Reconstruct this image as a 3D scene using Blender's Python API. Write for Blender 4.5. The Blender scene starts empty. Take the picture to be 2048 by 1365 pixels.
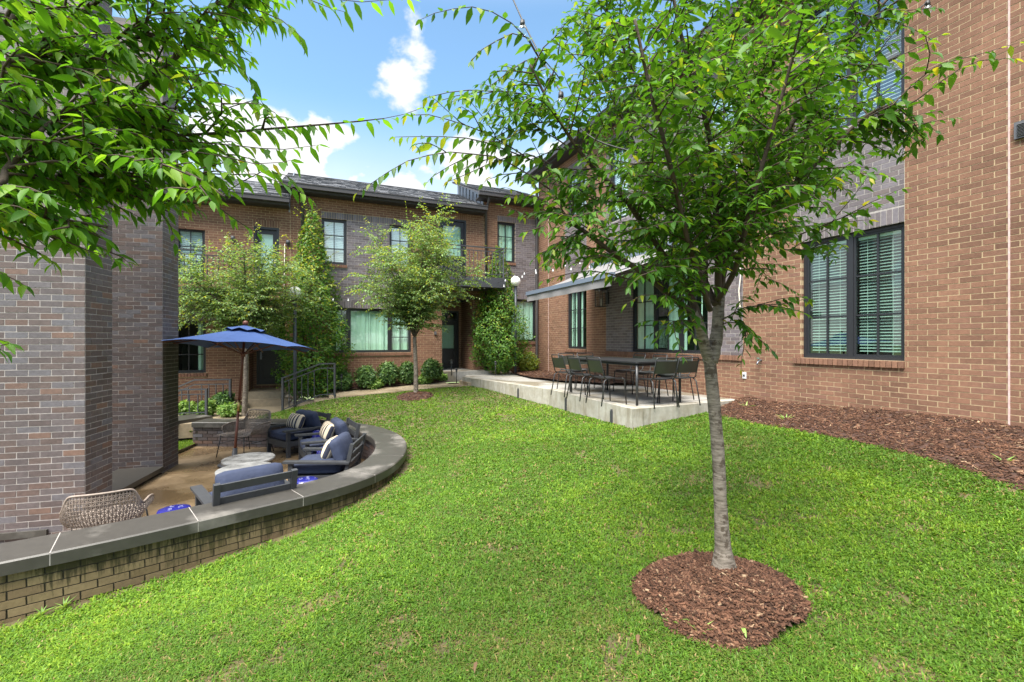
import bpy, math, random
import numpy as np
from mathutils import Matrix, Vector

# ------------------------------------------------------------------ camera, sky, sun, exposure
scene = bpy.context.scene
COL = scene.collection
RND = random.Random(7)
NR = np.random.default_rng(11)

cam_data = bpy.data.cameras.new('camera')
cam_data.lens = 16.0
cam_data.sensor_width = 36.0
cam_data.clip_start = 0.05
cam_data.clip_end = 1500.0
cam = bpy.data.objects.new('camera', cam_data)
cam.location = (0, 0, 0)
cam.rotation_euler = (math.radians(90), 0, 0)
COL.objects.link(cam)
scene.camera = cam

SUN_EL, SUN_AZ = math.radians(60), math.radians(-150)     # azimuth measured from +Y towards +X
world = bpy.data.worlds.new('World')
scene.world = world
world.use_nodes = True
def build_world():
    nt = world.node_tree
    N, L = nt.nodes, nt.links
    N.clear()
    out = N.new('ShaderNodeOutputWorld')
    bg = N.new('ShaderNodeBackground')
    sky = N.new('ShaderNodeTexSky')
    sky.sky_type = 'NISHITA'
    sky.sun_disc = False
    sky.sun_elevation = SUN_EL
    sky.sun_rotation = SUN_AZ
    sky.air_density = 1.0
    sky.dust_density = 0.6
    sky.ozone_density = 1.6
    tc = N.new('ShaderNodeTexCoord')
    sep = N.new('ShaderNodeSeparateXYZ')
    L.new(tc.outputs['Generated'], sep.inputs[0])
    def math_(op, a, b=None, clamp=False):
        m = N.new('ShaderNodeMath'); m.operation = op; m.use_clamp = clamp
        for i, v in enumerate((a, b)):
            if v is None: continue
            if isinstance(v, (int, float)): m.inputs[i].default_value = v
            else: L.new(v, m.inputs[i])
        return m.outputs[0]
    zc = math_('MAXIMUM', sep.outputs[2], 0.0)
    # cumulus: noise on the direction, a little squashed so that the bases are flat
    mp = N.new('ShaderNodeMapping'); mp.inputs['Scale'].default_value = (1, 1, 1.5)
    mp.inputs['Location'].default_value = (0.62, 0.15, 0.31)
    L.new(tc.outputs['Generated'], mp.inputs[0])
    no = N.new('ShaderNodeTexNoise'); no.inputs['Scale'].default_value = 6.5
    no.inputs['Detail'].default_value = 9; no.inputs['Roughness'].default_value = 0.52
    no.inputs['Distortion'].default_value = 0.12
    L.new(mp.outputs[0], no.inputs['Vector'])
    bias = N.new('ShaderNodeMapRange')
    bias.inputs['From Min'].default_value = 0.22; bias.inputs['From Max'].default_value = 0.56
    bias.inputs['To Min'].default_value = 0.06; bias.inputs['To Max'].default_value = -0.13
    L.new(zc, bias.inputs[0])
    dens = math_('ADD', no.outputs[0], bias.outputs[0])
    def puff(az, el, rad, amt, dens):
        a_, e_ = math.radians(az), math.radians(el)
        v = N.new('ShaderNodeVectorMath'); v.operation = 'DISTANCE'
        L.new(tc.outputs['Generated'], v.inputs[0])
        v.inputs[1].default_value = (math.sin(a_) * math.cos(e_), math.cos(a_) * math.cos(e_), math.sin(e_))
        m = N.new('ShaderNodeMapRange'); m.interpolation_type = 'SMOOTHSTEP'
        m.inputs['From Min'].default_value = rad; m.inputs['From Max'].default_value = 0.0
        m.inputs['To Min'].default_value = 0.0; m.inputs['To Max'].default_value = amt
        L.new(v.outputs['Value'], m.inputs[0])
        return math_('ADD', dens, m.outputs[0])
    for q in ((-12.2, 30.5, 0.115, 0.22), (-13.2, 27.8, 0.09, 0.16), (-33, 23, 0.13, 0.2), (-22, 21.5, 0.11, 0.17), (-27, 20, 0.14, 0.18), (-14, 19, 0.12, 0.08), (-5, 22, 0.12, 0.08), (12, 24, 0.2, 0.1), (40, 30, 0.3, 0.08), (-70, 30, 0.4, 0.1), (110, 35, 0.4, 0.1), (180, 30, 0.5, 0.1), (-130, 40, 0.4, 0.1)):
        dens = puff(*q, dens)
    cm = N.new('ShaderNodeMapRange'); cm.interpolation_type = 'SMOOTHSTEP'
    cm.inputs['From Min'].default_value = 0.52; cm.inputs['From Max'].default_value = 0.62
    L.new(dens, cm.inputs[0])
    # thin high haze that whitens towards the horizon
    hz = N.new('ShaderNodeMapRange'); hz.interpolation_type = 'SMOOTHSTEP'
    hz.inputs['From Min'].default_value = 0.46; hz.inputs['From Max'].default_value = 0.22
    hz.inputs['To Min'].default_value = 0.0; hz.inputs['To Max'].default_value = 0.72
    L.new(zc, hz.inputs[0])
    vl = N.new('ShaderNodeMapRange'); vl.interpolation_type = 'SMOOTHSTEP'      # unseen veil of cloud overhead, made extra bright to lift the fill light
    vl.inputs['From Min'].default_value = 0.58; vl.inputs['From Max'].default_value = 0.85
    vl.inputs['To Max'].default_value = 0.9
    L.new(zc, vl.inputs[0])
    fac = math_('MAXIMUM', cm.outputs[0], hz.outputs[0])
    no2 = N.new('ShaderNodeTexNoise'); no2.inputs['Scale'].default_value = 7.0
    no2.inputs['Detail'].default_value = 6
    L.new(mp.outputs[0], no2.inputs['Vector'])
    cr = N.new('ShaderNodeMapRange')
    cr.inputs['From Min'].default_value = 0.3; cr.inputs['From Max'].default_value = 0.65
    cr.inputs['To Min'].default_value = 0.62; cr.inputs['To Max'].default_value = 1.0
    L.new(no2.outputs[0], cr.inputs[0])
    cc = N.new('ShaderNodeMix'); cc.data_type = 'RGBA'
    cc.inputs[6].default_value = (1.15, 1.2, 1.35, 1); cc.inputs[7].default_value = (2.1, 2.1, 2.1, 1)
    L.new(cr.outputs[0], cc.inputs[0])
    mix = N.new('ShaderNodeMix'); mix.data_type = 'RGBA'
    L.new(fac, mix.inputs[0])
    sk = N.new('ShaderNodeMix'); sk.data_type = 'RGBA'; sk.blend_type = 'MULTIPLY'
    sk.inputs[0].default_value = 1.0; sk.inputs[7].default_value = (0.50, 0.58, 0.55, 1)
    L.new(sky.outputs[0], sk.inputs[6])
    L.new(sk.outputs[2], mix.inputs[6]); L.new(cc.outputs[2], mix.inputs[7])
    mv = N.new('ShaderNodeMix'); mv.data_type = 'RGBA'
    L.new(vl.outputs[0], mv.inputs[0]); L.new(mix.outputs[2], mv.inputs[6]); mv.inputs[7].default_value = (6.2, 6.1, 6.0, 1)
    L.new(mv.outputs[2], bg.inputs['Color'])
    bg.inputs['Strength'].default_value = 0.15
    L.new(bg.outputs[0], out.inputs[0])
build_world()

sun_data = bpy.data.lights.new('sun', 'SUN')
sun_data.energy = 2.9
sun_data.angle = math.radians(40)
sun_data.color = (1.0, 0.95, 0.86)
sun = bpy.data.objects.new('sun', sun_data)
d = Vector((math.sin(SUN_AZ) * math.cos(SUN_EL), math.cos(SUN_AZ) * math.cos(SUN_EL), math.sin(SUN_EL)))
sun.rotation_euler = d.to_track_quat('Z', 'Y').to_euler()
sun.location = (-20, -5, 30)
COL.objects.link(sun)

vs = scene.view_settings
vs.view_transform = 'Standard'
vs.look = 'None'
vs.exposure = 2.0
vs.gamma = 1.0
vs.use_curve_mapping = False
scene.cycles.max_bounces = 8
scene.cycles.transparent_max_bounces = 16
scene.cycles.use_denoising = True

# ------------------------------------------------------------------ picture measures -> space
F, CX, CY = 910.2, 1024.0, 683.0          # focal length and centre in photo pixels
def up(u, v, Y):                           # point at depth Y on the ray of a photo pixel
    return Vector(((u - CX) / F * Y, Y, (CY - v) / F * Y))
def upz(u, v, z):                          # point at height z on that ray
    Y = -z * F / (v - CY)
    return Vector(((u - CX) / F * Y, Y, z))
O2 = Vector((0.916, 15.73, 0))             # inner corner of the two facades
ER = Vector((0.3888, -0.9213, 0))          # along the right house towards the camera
NRM = Vector((-0.9213, -0.3888, 0))        # its outward normal = along the rear facade to the left
EB, NB = NRM.copy(), Vector((0.3888, -0.9213, 0))
UP = Vector((0, 0, 1))

# ------------------------------------------------------------------ object helpers
def setp(o, label=None, cat=None, group=None, kind=None):
    if label: o['label'] = label
    if cat: o['category'] = cat
    if group: o['group'] = group
    if kind: o['kind'] = kind
    return o

def thing(name, label, cat, loc=(0, 0, 0), rot=0.0, group=None):
    o = bpy.data.objects.new(name, None)
    o.location = loc
    o.rotation_euler = (0, 0, rot)
    o.empty_display_size = 0.2
    COL.objects.link(o)
    return setp(o, label, cat, group)

def attach(o, parent, world_coords):
    o.parent = parent
    if world_coords:
        m = Matrix.Identity(4)
        p = parent
        chain = []
        while p is not None:
            chain.append(p); p = p.parent
        for p in reversed(chain):
            m = m @ p.matrix_parent_inverse @ Matrix.LocRotScale(p.location, p.rotation_euler, p.scale)
        o.matrix_parent_inverse = m.inverted()

class MB:
    """collects shapes and links them as one mesh object"""
    def __init__(s):
        s.v, s.f, s.m, s.sm = [], [], [], []
    def add(s, vs_, fs, mi=0, smooth=False):
        b = len(s.v)
        s.v.extend([tuple(x) for x in vs_])
        for f in fs:
            s.f.append([b + i for i in f]); s.m.append(mi); s.sm.append(smooth)
    def box(s, c, ax, ay, az, hx, hy, hz, mi=0, back=True):
        c = Vector(c)
        vs_ = []
        for i in (-1, 1):
            for j in (-1, 1):
                for k in (-1, 1):
                    vs_.append(c + ax * (i * hx) + ay * (j * hy) + az * (k * hz))
        fs = [(0, 1, 3, 2), (4, 6, 7, 5), (0, 4, 5, 1), (2, 3, 7, 6), (0, 2, 6, 4), (1, 5, 7, 3)]
        if ax.cross(ay).dot(az) < 0: fs = [tuple(reversed(f)) for f in fs]
        s.add(vs_, fs, mi)
        return s
    def abox(s, x0, x1, y0, y1, z0, z1, mi=0):
        return s.box(((x0 + x1) / 2, (y0 + y1) / 2, (z0 + z1) / 2), Vector((1, 0, 0)), Vector((0, 1, 0)), UP,
                     (x1 - x0) / 2, (y1 - y0) / 2, (z1 - z0) / 2, mi)
    def bar(s, a, b, w, h, mi=0, upv=None):
        """a rectangular bar from a to b, w wide and h high"""
        a, b = Vector(a), Vector(b)
        dx = (b - a)
        L_ = dx.length
        dx.normalize()
        u = upv or (UP if abs(dx.z) < 0.95 else Vector((0, 1, 0)))
        sx = dx.cross(u).normalized()
        u2 = sx.cross(dx).normalized()
        return s.box((a + b) / 2, dx, sx, u2, L_ / 2, w / 2, h / 2, mi)
    def tube(s, pts, rad, n=6, mi=0, cap=True, smooth=True):
        pts = [Vector(p) for p in pts]
        if isinstance(rad, (int, float)): rad = [rad] * len(pts)
        b = len(s.v)
        prev = None
        for i, p in enumerate(pts):
            if i == 0: t = pts[1] - pts[0]
            elif i == len(pts) - 1: t = pts[-1] - pts[-2]
            else: t = pts[i + 1] - pts[i - 1]
            if t.length < 1e-9: t = Vector((0, 0, 1))
            t.normalize()
            if prev is None:
                a = t.cross(UP if abs(t.z) < 0.9 else Vector((1, 0, 0))).normalized()
            else:
                a = (prev - t * prev.dot(t))
                a = a.normalized() if a.length > 1e-6 else t.orthogonal().normalized()
            prev = a
            c = t.cross(a)
            for k in range(n):
                an = 2 * math.pi * k / n
                s.v.append(tuple(p + (a * math.cos(an) + c * math.sin(an)) * rad[i]))
        for i in range(len(pts) - 1):
            for k in range(n):
                k2 = (k + 1) % n
                s.f.append([b + i * n + k, b + i * n + k2, b + (i + 1) * n + k2, b + (i + 1) * n + k])
                s.m.append(mi); s.sm.append(smooth)
        if cap:
            s.f.append([b + k for k in reversed(range(n))]); s.m.append(mi); s.sm.append(False)
            e = b + (len(pts) - 1) * n
            s.f.append([e + k for k in range(n)]); s.m.append(mi); s.sm.append(False)
        return s
    def lathe(s, prof, c=(0, 0, 0), n=24, mi=0, smooth=True):
        b = len(s.v)
        for r, z in prof:
            for k in range(n):
                a = 2 * math.pi * k / n
                s.v.append((c[0] + r * math.cos(a), c[1] + r * math.sin(a), c[2] + z))
        for i in range(len(prof) - 1):
            for k in range(n):
                k2 = (k + 1) % n
                s.f.append([b + i * n + k, b + i * n + k2, b + (i + 1) * n + k2, b + (i + 1) * n + k])
                s.m.append(mi); s.sm.append(smooth)
        s.f.append([b + k for k in reversed(range(n))]); s.m.append(mi); s.sm.append(False)
        e = b + (len(prof) - 1) * n
        s.f.append([e + k for k in range(n)]); s.m.append(mi); s.sm.append(False)
        return s
    def ball(s, c, r, nu=16, nv=10, mi=0, sc=(1, 1, 1)):
        prof = []
        b = len(s.v)
        for j in range(1, nv):
            t = math.pi * j / nv
            for k in range(nu):
                a = 2 * math.pi * k / nu
                s.v.append((c[0] + r * sc[0] * math.sin(t) * math.cos(a), c[1] + r * sc[1] * math.sin(t) * math.sin(a), c[2] - r * sc[2] * math.cos(t)))
        for j in range(nv - 2):
            for k in range(nu):
                k2 = (k + 1) % nu
                s.f.append([b + j * nu + k, b + j * nu + k2, b + (j + 1) * nu + k2, b + (j + 1) * nu + k]); s.m.append(mi); s.sm.append(True)
        p0 = len(s.v); s.v.append((c[0], c[1], c[2] - r * sc[2])); s.v.append((c[0], c[1], c[2] + r * sc[2]))
        for k in range(nu):
            k2 = (k + 1) % nu
            s.f.append([p0, b + k2, b + k]); s.m.append(mi); s.sm.append(True)
            t = b + (nv - 2) * nu
            s.f.append([p0 + 1, t + k, t + k2]); s.m.append(mi); s.sm.append(True)
        return s
    def cushion(s, c, size, r, n=6, puff=0.0, M=None, mi=0):
        """rounded, slightly puffed box"""
        hx, hy, hz = size[0] / 2, size[1] / 2, size[2] / 2
        M = M or Matrix.Identity(3)
        c = Vector(c)
        for ax in range(3):
            for sg in (-1, 1):
                vs_, fs = [], []
                for i in range(n + 1):
                    for j in range(n + 1):
                        a, b2 = 2 * i / n - 1, 2 * j / n - 1
                        p = [0, 0, 0]
                        p[ax] = sg; p[(ax + 1) % 3] = a; p[(ax + 2) % 3] = b2
                        q = Vector((p[0] * hx, p[1] * hy, p[2] * hz))
                        inn = Vector((max(-hx + r, min(hx - r, q.x)), max(-hy + r, min(hy - r, q.y)), max(-hz + r, min(hz - r, q.z))))
                        dl = q - inn
                        if dl.length > 1e-6: q = inn + dl.normalized() * min(r, dl.length if dl.length < r else r)
                        if puff:
                            w = (1 - min(1, abs(q.x) / hx) ** 2) * (1 - min(1, abs(q.y) / hy) ** 2)
                            q.z += math.copysign(1, q.z) * puff * w if abs(q.z) > 1e-6 else 0
                        vs_.append(c + M @ q)
                for i in range(n):
                    for j in range(n):
                        k = i * (n + 1) + j
                        f = (k, k + n + 1, k + n + 2, k + 1)
                        fs.append(f if sg > 0 else tuple(reversed(f)))
                s.add(vs_, fs, mi, True)
        return s
    def build(s, name, mats, parent=None, world_coords=True, kind=None, merge=False):
        me = bpy.data.meshes.new(name)
        me.from_pydata(s.v, [], s.f)
        if not isinstance(mats, (list, tuple)): mats = [mats]
        for m in mats: me.materials.append(m)
        me.polygons.foreach_set('material_index', s.m)
        me.polygons.foreach_set('use_smooth', s.sm)
        if merge:
            import bmesh
            bm = bmesh.new(); bm.from_mesh(me)
            bmesh.ops.remove_doubles(bm, verts=bm.verts, dist=1e-4)
            bm.to_mesh(me); bm.free()
        me.update()
        o = bpy.data.objects.new(name, me)
        COL.objects.link(o)
        if parent is not None: attach(o, parent, world_coords)
        if kind: o['kind'] = kind
        return o

def np_mesh(name, V, Fc, mats, parent=None, mat_idx=None, smooth=False, attrs=None, kind=None):
    """fast mesh from arrays; Fc is (n, k)"""
    me = bpy.data.meshes.new(name)
    V = np.ascontiguousarray(V, dtype=np.float32); Fc = np.ascontiguousarray(Fc, dtype=np.int32)
    n, k = Fc.shape
    me.vertices.add(len(V)); me.vertices.foreach_set('co', V.ravel())
    me.loops.add(n * k); me.loops.foreach_set('vertex_index', Fc.ravel())
    me.polygons.add(n)
    me.polygons.foreach_set('loop_start', np.arange(0, n * k, k, dtype=np.int32))
    if not isinstance(mats, (list, tuple)): mats = [mats]
    for m in mats: me.materials.append(m)
    if mat_idx is not None: me.polygons.foreach_set('material_index', np.asarray(mat_idx, dtype=np.int32))
    me.polygons.foreach_set('use_smooth', np.full(n, bool(smooth)))
    if attrs:
        for an, vals in attrs.items():
            at = me.attributes.new(an, 'FLOAT', 'POINT')
            at.data.foreach_set('value', np.asarray(vals, dtype=np.float32))
    me.update(calc_edges=True)
    o = bpy.data.objects.new(name, me)
    COL.objects.link(o)
    if parent is not None: attach(o, parent, True)
    if kind: o['kind'] = kind
    return o

KIDS = {}
def copy_tree(root, loc, rot, label, group=None):
    """a thing with copies of its parts and sub-parts (mesh data shared)"""
    if root.name not in KIDS:
        KIDS[root.name] = [(c, [g for g in bpy.data.objects if g.parent == c]) for c in bpy.data.objects if c.parent == root]
    r = root.copy(); COL.objects.link(r)
    r.location = loc; r.rotation_euler = (0, 0, rot)
    r['label'] = label
    if group: r['group'] = group
    for c, gs in KIDS[root.name]:
        k = c.copy(); COL.objects.link(k); k.parent = r
        for g in gs:
            q = g.copy(); COL.objects.link(q); q.parent = k
    return r

# ------------------------------------------------------------------ materials
def lin(r, g, b):
    f = lambda c: (c / 255 / 12.92) if c / 255 <= 0.04045 else ((c / 255 + 0.055) / 1.055) ** 2.4
    return (f(r), f(g), f(b), 1)

def mat(name, color, rough=0.6, metal=0.0, spec=0.5, var=0.0, vscale=8.0, bump=0.0, bscale=60.0, coat=0.0, detail=5):
    m = bpy.data.materials.new(name); m.use_nodes = True
    N, L = m.node_tree.nodes, m.node_tree.links
    p = N['Principled BSDF']
    p.inputs['Base Color'].default_value = color if len(color) == 4 else (*color, 1)
    p.inputs['Roughness'].default_value = rough
    p.inputs['Metallic'].default_value = metal
    p.inputs['Specular IOR Level'].default_value = spec
    p.inputs['Coat Weight'].default_value = coat
    tc = N.new('ShaderNodeTexCoord')
    if var:
        n = N.new('ShaderNodeTexNoise'); n.inputs['Scale'].default_value = vscale; n.inputs['Detail'].default_value = detail
        L.new(tc.outputs['Object'], n.inputs['Vector'])
        mr = N.new('ShaderNodeMapRange')
        mr.inputs['From Min'].default_value = 0.25; mr.inputs['From Max'].default_value = 0.75
        mr.inputs['To Min'].default_value = 1 - var; mr.inputs['To Max'].default_value = 1 + var
        L.new(n.outputs[0], mr.inputs[0])
        mx = N.new('ShaderNodeVectorMath'); mx.operation = 'SCALE'
        mx.inputs[0].default_value = tuple(color[:3])
        L.new(mr.outputs[0], mx.inputs['Scale'])
        L.new(mx.outputs[0], p.inputs['Base Color'])
    if bump:
        n = N.new('ShaderNodeTexNoise'); n.inputs['Scale'].default_value = bscale; n.inputs['Detail'].default_value = 6
        L.new(tc.outputs['Object'], n.inputs['Vector'])
        b = N.new('ShaderNodeBump'); b.inputs['Strength'].default_value = bump; b.inputs['Distance'].default_value = 0.01
        L.new(n.outputs[0], b.inputs['Height']); L.new(b.outputs[0], p.inputs['Normal'])
    return m

def brick_mat(name, stops, rough=0.85, grain=0.18, streak=None, spec=0.3):
    """each brick takes its own colour: random per object + random per mesh island"""
    m = bpy.data.materials.new(name); m.use_nodes = True
    N, L = m.node_tree.nodes, m.node_tree.links
    p = N['Principled BSDF']
    p.inputs['Roughness'].default_value = rough
    p.inputs['Specular IOR Level'].default_value = spec
    g = N.new('ShaderNodeNewGeometry'); oi = N.new('ShaderNodeObjectInfo')
    a = N.new('ShaderNodeMath'); a.operation = 'ADD'
    L.new(g.outputs['Random Per Island'], a.inputs[0]); L.new(oi.outputs['Random'], a.inputs[1])
    fr = N.new('ShaderNodeMath'); fr.operation = 'FRACT'; L.new(a.outputs[0], fr.inputs[0])
    cr = N.new('ShaderNodeValToRGB')
    el = cr.color_ramp.elements
    while len(el) < len(stops): el.new(0.5)
    for e, (pos, c) in zip(el, stops):
        e.position = pos; e.color = (*c[:3], 1)
    cr.color_ramp.interpolation = 'LINEAR'
    L.new(fr.outputs[0], cr.inputs[0])
    n = N.new('ShaderNodeTexNoise'); n.inputs['Scale'].default_value = 22; n.inputs['Detail'].default_value = 8
    n.inputs['Roughness'].default_value = 0.7
    L.new(g.outputs['Position'], n.inputs['Vector'])
    mr = N.new('ShaderNodeMapRange')
    mr.inputs['From Min'].default_value = 0.3; mr.inputs['From Max'].default_value = 0.7
    mr.inputs['To Min'].default_value = 1 - grain; mr.inputs['To Max'].default_value = 1 + grain
    L.new(n.outputs[0], mr.inputs[0])
    mx = N.new('ShaderNodeVectorMath'); mx.operation = 'SCALE'
    L.new(cr.outputs[0], mx.inputs[0]); L.new(mr.outputs[0], mx.inputs['Scale'])
    # large soft weathering patches
    n3 = N.new('ShaderNodeTexNoise'); n3.inputs['Scale'].default_value = 1.1; n3.inputs['Detail'].default_value = 3
    L.new(g.outputs['Position'], n3.inputs['Vector'])
    mr3 = N.new('ShaderNodeMapRange')
    mr3.inputs['From Min'].default_value = 0.3; mr3.inputs['From Max'].default_value = 0.7
    mr3.inputs['To Min'].default_value = 0.84; mr3.inputs['To Max'].default_value = 1.14
    L.new(n3.outputs[0], mr3.inputs[0])
    mx3 = N.new('ShaderNodeVectorMath'); mx3.operation = 'SCALE'
    L.new(mx.outputs[0], mx3.inputs[0]); L.new(mr3.outputs[0], mx3.inputs['Scale'])
    col = mx3.outputs[0]
    if streak:
        col = streak(N, L, g, col, p)
    L.new(col, p.inputs['Base Color'])
    b = N.new('ShaderNodeBump'); b.inputs['Strength'].default_value = 0.35; b.inputs['Distance'].default_value = 0.004
    n2 = N.new('ShaderNodeTexNoise'); n2.inputs['Scale'].default_value = 90; n2.inputs['Detail'].default_value = 4
    L.new(g.outputs['Position'], n2.inputs['Vector'])
    L.new(n2.outputs[0], b.inputs['Height']); L.new(b.outputs[0], p.inputs['Normal'])
    return m

def mixcol(N, L, fac, a, b):
    mx = N.new('ShaderNodeMix'); mx.data_type = 'RGBA'
    if isinstance(fac, (int, float)): mx.inputs[0].default_value = fac
    else: L.new(fac, mx.inputs[0])
    for i, v in ((6, a), (7, b)):
        if isinstance(v, tuple): mx.inputs[i].default_value = (*v[:3], 1)
        else: L.new(v, mx.inputs[i])
    return mx.outputs[2]

def moss_streaks(N, L, g, col, p):
    """damp dark drips hanging from the cap and olive algae, as on the planter side of the wall"""
    mp = N.new('ShaderNodeMapping'); mp.inputs['Scale'].default_value = (34, 34, 3.2)
    L.new(g.outputs['Position'], mp.inputs[0])
    n = N.new('ShaderNodeTexNoise'); n.inputs['Scale'].default_value = 0.8; n.inputs['Detail'].default_value = 9; n.inputs['Roughness'].default_value = 0.72; n.inputs['Distortion'].default_value = 0.6
    L.new(mp.outputs[0], n.inputs['Vector'])
    sep = N.new('ShaderNodeSeparateXYZ'); L.new(g.outputs['Position'], sep.inputs[0])
    mr = N.new('ShaderNodeMapRange')
    mr.inputs['From Min'].default_value = -2.15; mr.inputs['From Max'].default_value = -1.74
    mr.inputs['To Min'].default_value = -0.26; mr.inputs['To Max'].default_value = 0.21
    L.new(sep.outputs[2], mr.inputs[0])
    ad = N.new('ShaderNodeMath'); ad.operation = 'ADD'; L.new(n.outputs[0], ad.inputs[0]); L.new(mr.outputs[0], ad.inputs[1])
    nb = N.new('ShaderNodeTexNoise'); nb.inputs['Scale'].default_value = 1.7; nb.inputs['Detail'].default_value = 3
    L.new(g.outputs['Position'], nb.inputs['Vector'])
    nm = N.new('ShaderNodeMapRange'); nm.inputs['From Min'].default_value = 0.3; nm.inputs['From Max'].default_value = 0.7; nm.inputs['To Min'].default_value = -0.16; nm.inputs['To Max'].default_value = 0.12
    L.new(nb.outputs[0], nm.inputs[0])
    ad2 = N.new('ShaderNodeMath'); ad2.operation = 'ADD'; L.new(ad.outputs[0], ad2.inputs[0]); L.new(nm.outputs[0], ad2.inputs[1])
    th = N.new('ShaderNodeMapRange'); th.inputs['From Min'].default_value = 0.47; th.inputs['From Max'].default_value = 0.62; th.inputs['To Max'].default_value = 0.88
    L.new(ad2.outputs[0], th.inputs[0])
    n2 = N.new('ShaderNodeTexNoise'); n2.inputs['Scale'].default_value = 5; n2.inputs['Detail'].default_value = 4
    L.new(g.outputs['Position'], n2.inputs['Vector'])
    olive = mixcol(N, L, n2.outputs[0], (0.02, 0.017, 0.011), (0.055, 0.05, 0.014))
    return mixcol(N, L, th.outputs[0], col, olive)

def algae(N, L, g, col, p):
    """green-black damp patch low on the rear return of the chimney"""
    n = N.new('ShaderNodeTexNoise'); n.inputs['Scale'].default_value = 3.0; n.inputs['Detail'].default_value = 5
    L.new(g.outputs['Position'], n.inputs['Vector'])
    vm = N.new('ShaderNodeVectorMath'); vm.operation = 'SUBTRACT'
    L.new(g.outputs['Position'], vm.inputs[0]); vm.inputs[1].default_value = (-5.78, 7.75, -0.75)
    vs2 = N.new('ShaderNodeVectorMath'); vs2.operation = 'MULTIPLY'
    L.new(vm.outputs[0], vs2.inputs[0]); vs2.inputs[1].default_value = (2.6, 2.6, 1.1)
    ln = N.new('ShaderNodeVectorMath'); ln.operation = 'LENGTH'; L.new(vs2.outputs[0], ln.inputs[0])
    ad = N.new('ShaderNodeMath'); ad.operation = 'ADD'; L.new(ln.outputs['Value'], ad.inputs[0]); L.new(n.outputs[0], ad.inputs[1])
    th = N.new('ShaderNodeMapRange'); th.interpolation_type = 'SMOOTHSTEP'
    th.inputs['From Min'].default_value = 1.55; th.inputs['From Max'].default_value = 1.15
    th.inputs['To Max'].default_value = 0.85
    L.new(ad.outputs[0], th.inputs[0])
    return mixcol(N, L, th.outputs[0], col, (0.022, 0.022, 0.010))

def leaf_mat(name, stops, rough=0.5, trans=0.35, spec=0.35):
    m = bpy.data.materials.new(name); m.use_nodes = True
    N, L = m.node_tree.nodes, m.node_tree.links
    p = N['Principled BSDF']; out = N['Material Output']
    p.inputs['Roughness'].default_value = rough
    p.inputs['Specular IOR Level'].default_value = spec
    g = N.new('ShaderNodeNewGeometry'); oi = N.new('ShaderNodeObjectInfo')
    a = N.new('ShaderNodeMath'); a.operation = 'ADD'
    L.new(g.outputs['Random Per Island'], a.inputs[0]); L.new(oi.outputs['Random'], a.inputs[1])
    fr = N.new('ShaderNodeMath'); fr.operation = 'FRACT'; L.new(a.outputs[0], fr.inputs[0])
    cr = N.new('ShaderNodeValToRGB'); el = cr.color_ramp.elements
    while len(el) < len(stops): el.new(0.5)
    for e, (pos, c) in zip(el, stops): e.position = pos; e.color = (*c[:3], 1)
    L.new(fr.outputs[0], cr.inputs[0])
    L.new(cr.outputs[0], p.inputs['Base Color'])
    tr = N.new('ShaderNodeBsdfTranslucent')
    tv = N.new('ShaderNodeVectorMath'); tv.operation = 'MULTIPLY'
    L.new(cr.outputs[0], tv.inputs[0]); tv.inputs[1].default_value = (1.7, 1.6, 0.7)
    L.new(tv.outputs[0], tr.inputs['Color'])
    mx = N.new('ShaderNodeMixShader'); mx.inputs[0].default_value = trans
    L.new(p.outputs[0], mx.inputs[1]); L.new(tr.outputs[0], mx.inputs[2])
    L.new(mx.outputs[0], out.inputs['Surface'])
    return m

def grass_mat():
    m = bpy.data.materials.new('grass_blades'); m.use_nodes = True
    N, L = m.node_tree.nodes, m.node_tree.links
    p = N['Principled BSDF']; out = N['Material Output']
    p.inputs['Roughness'].default_value = 0.55; p.inputs['Specular IOR Level'].default_value = 0.3
    at = N.new('ShaderNodeAttribute'); at.attribute_name = 'tone'
    cr = N.new('ShaderNodeValToRGB'); el = cr.color_ramp.elements
    stops = [(0.0, (0.30, 0.22, 0.09)), (0.05, (0.14, 0.17, 0.03)), (0.3, (0.060, 0.145, 0.015)), (0.65, (0.138, 0.255, 0.021)), (1.0, (0.275, 0.385, 0.032))]
    while len(el) < len(stops): el.new(0.5)
    for e, (pos, c) in zip(el, stops): e.position = pos; e.color = (*c, 1)
    L.new(at.outputs['Fac'], cr.inputs[0]); L.new(cr.outputs[0], p.inputs['Base Color'])
    tr = N.new('ShaderNodeBsdfTranslucent')
    tv = N.new('ShaderNodeVectorMath'); tv.operation = 'MULTIPLY'
    L.new(cr.outputs[0], tv.inputs[0]); tv.inputs[1].default_value = (1.5, 1.4, 0.7)
    L.new(tv.outputs[0], tr.inputs['Color'])
    mx = N.new('ShaderNodeMixShader'); mx.inputs[0].default_value = 0.35
    L.new(p.outputs[0], mx.inputs[1]); L.new(tr.outputs[0], mx.inputs[2]); L.new(mx.outputs[0], out.inputs['Surface'])
    return m

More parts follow.
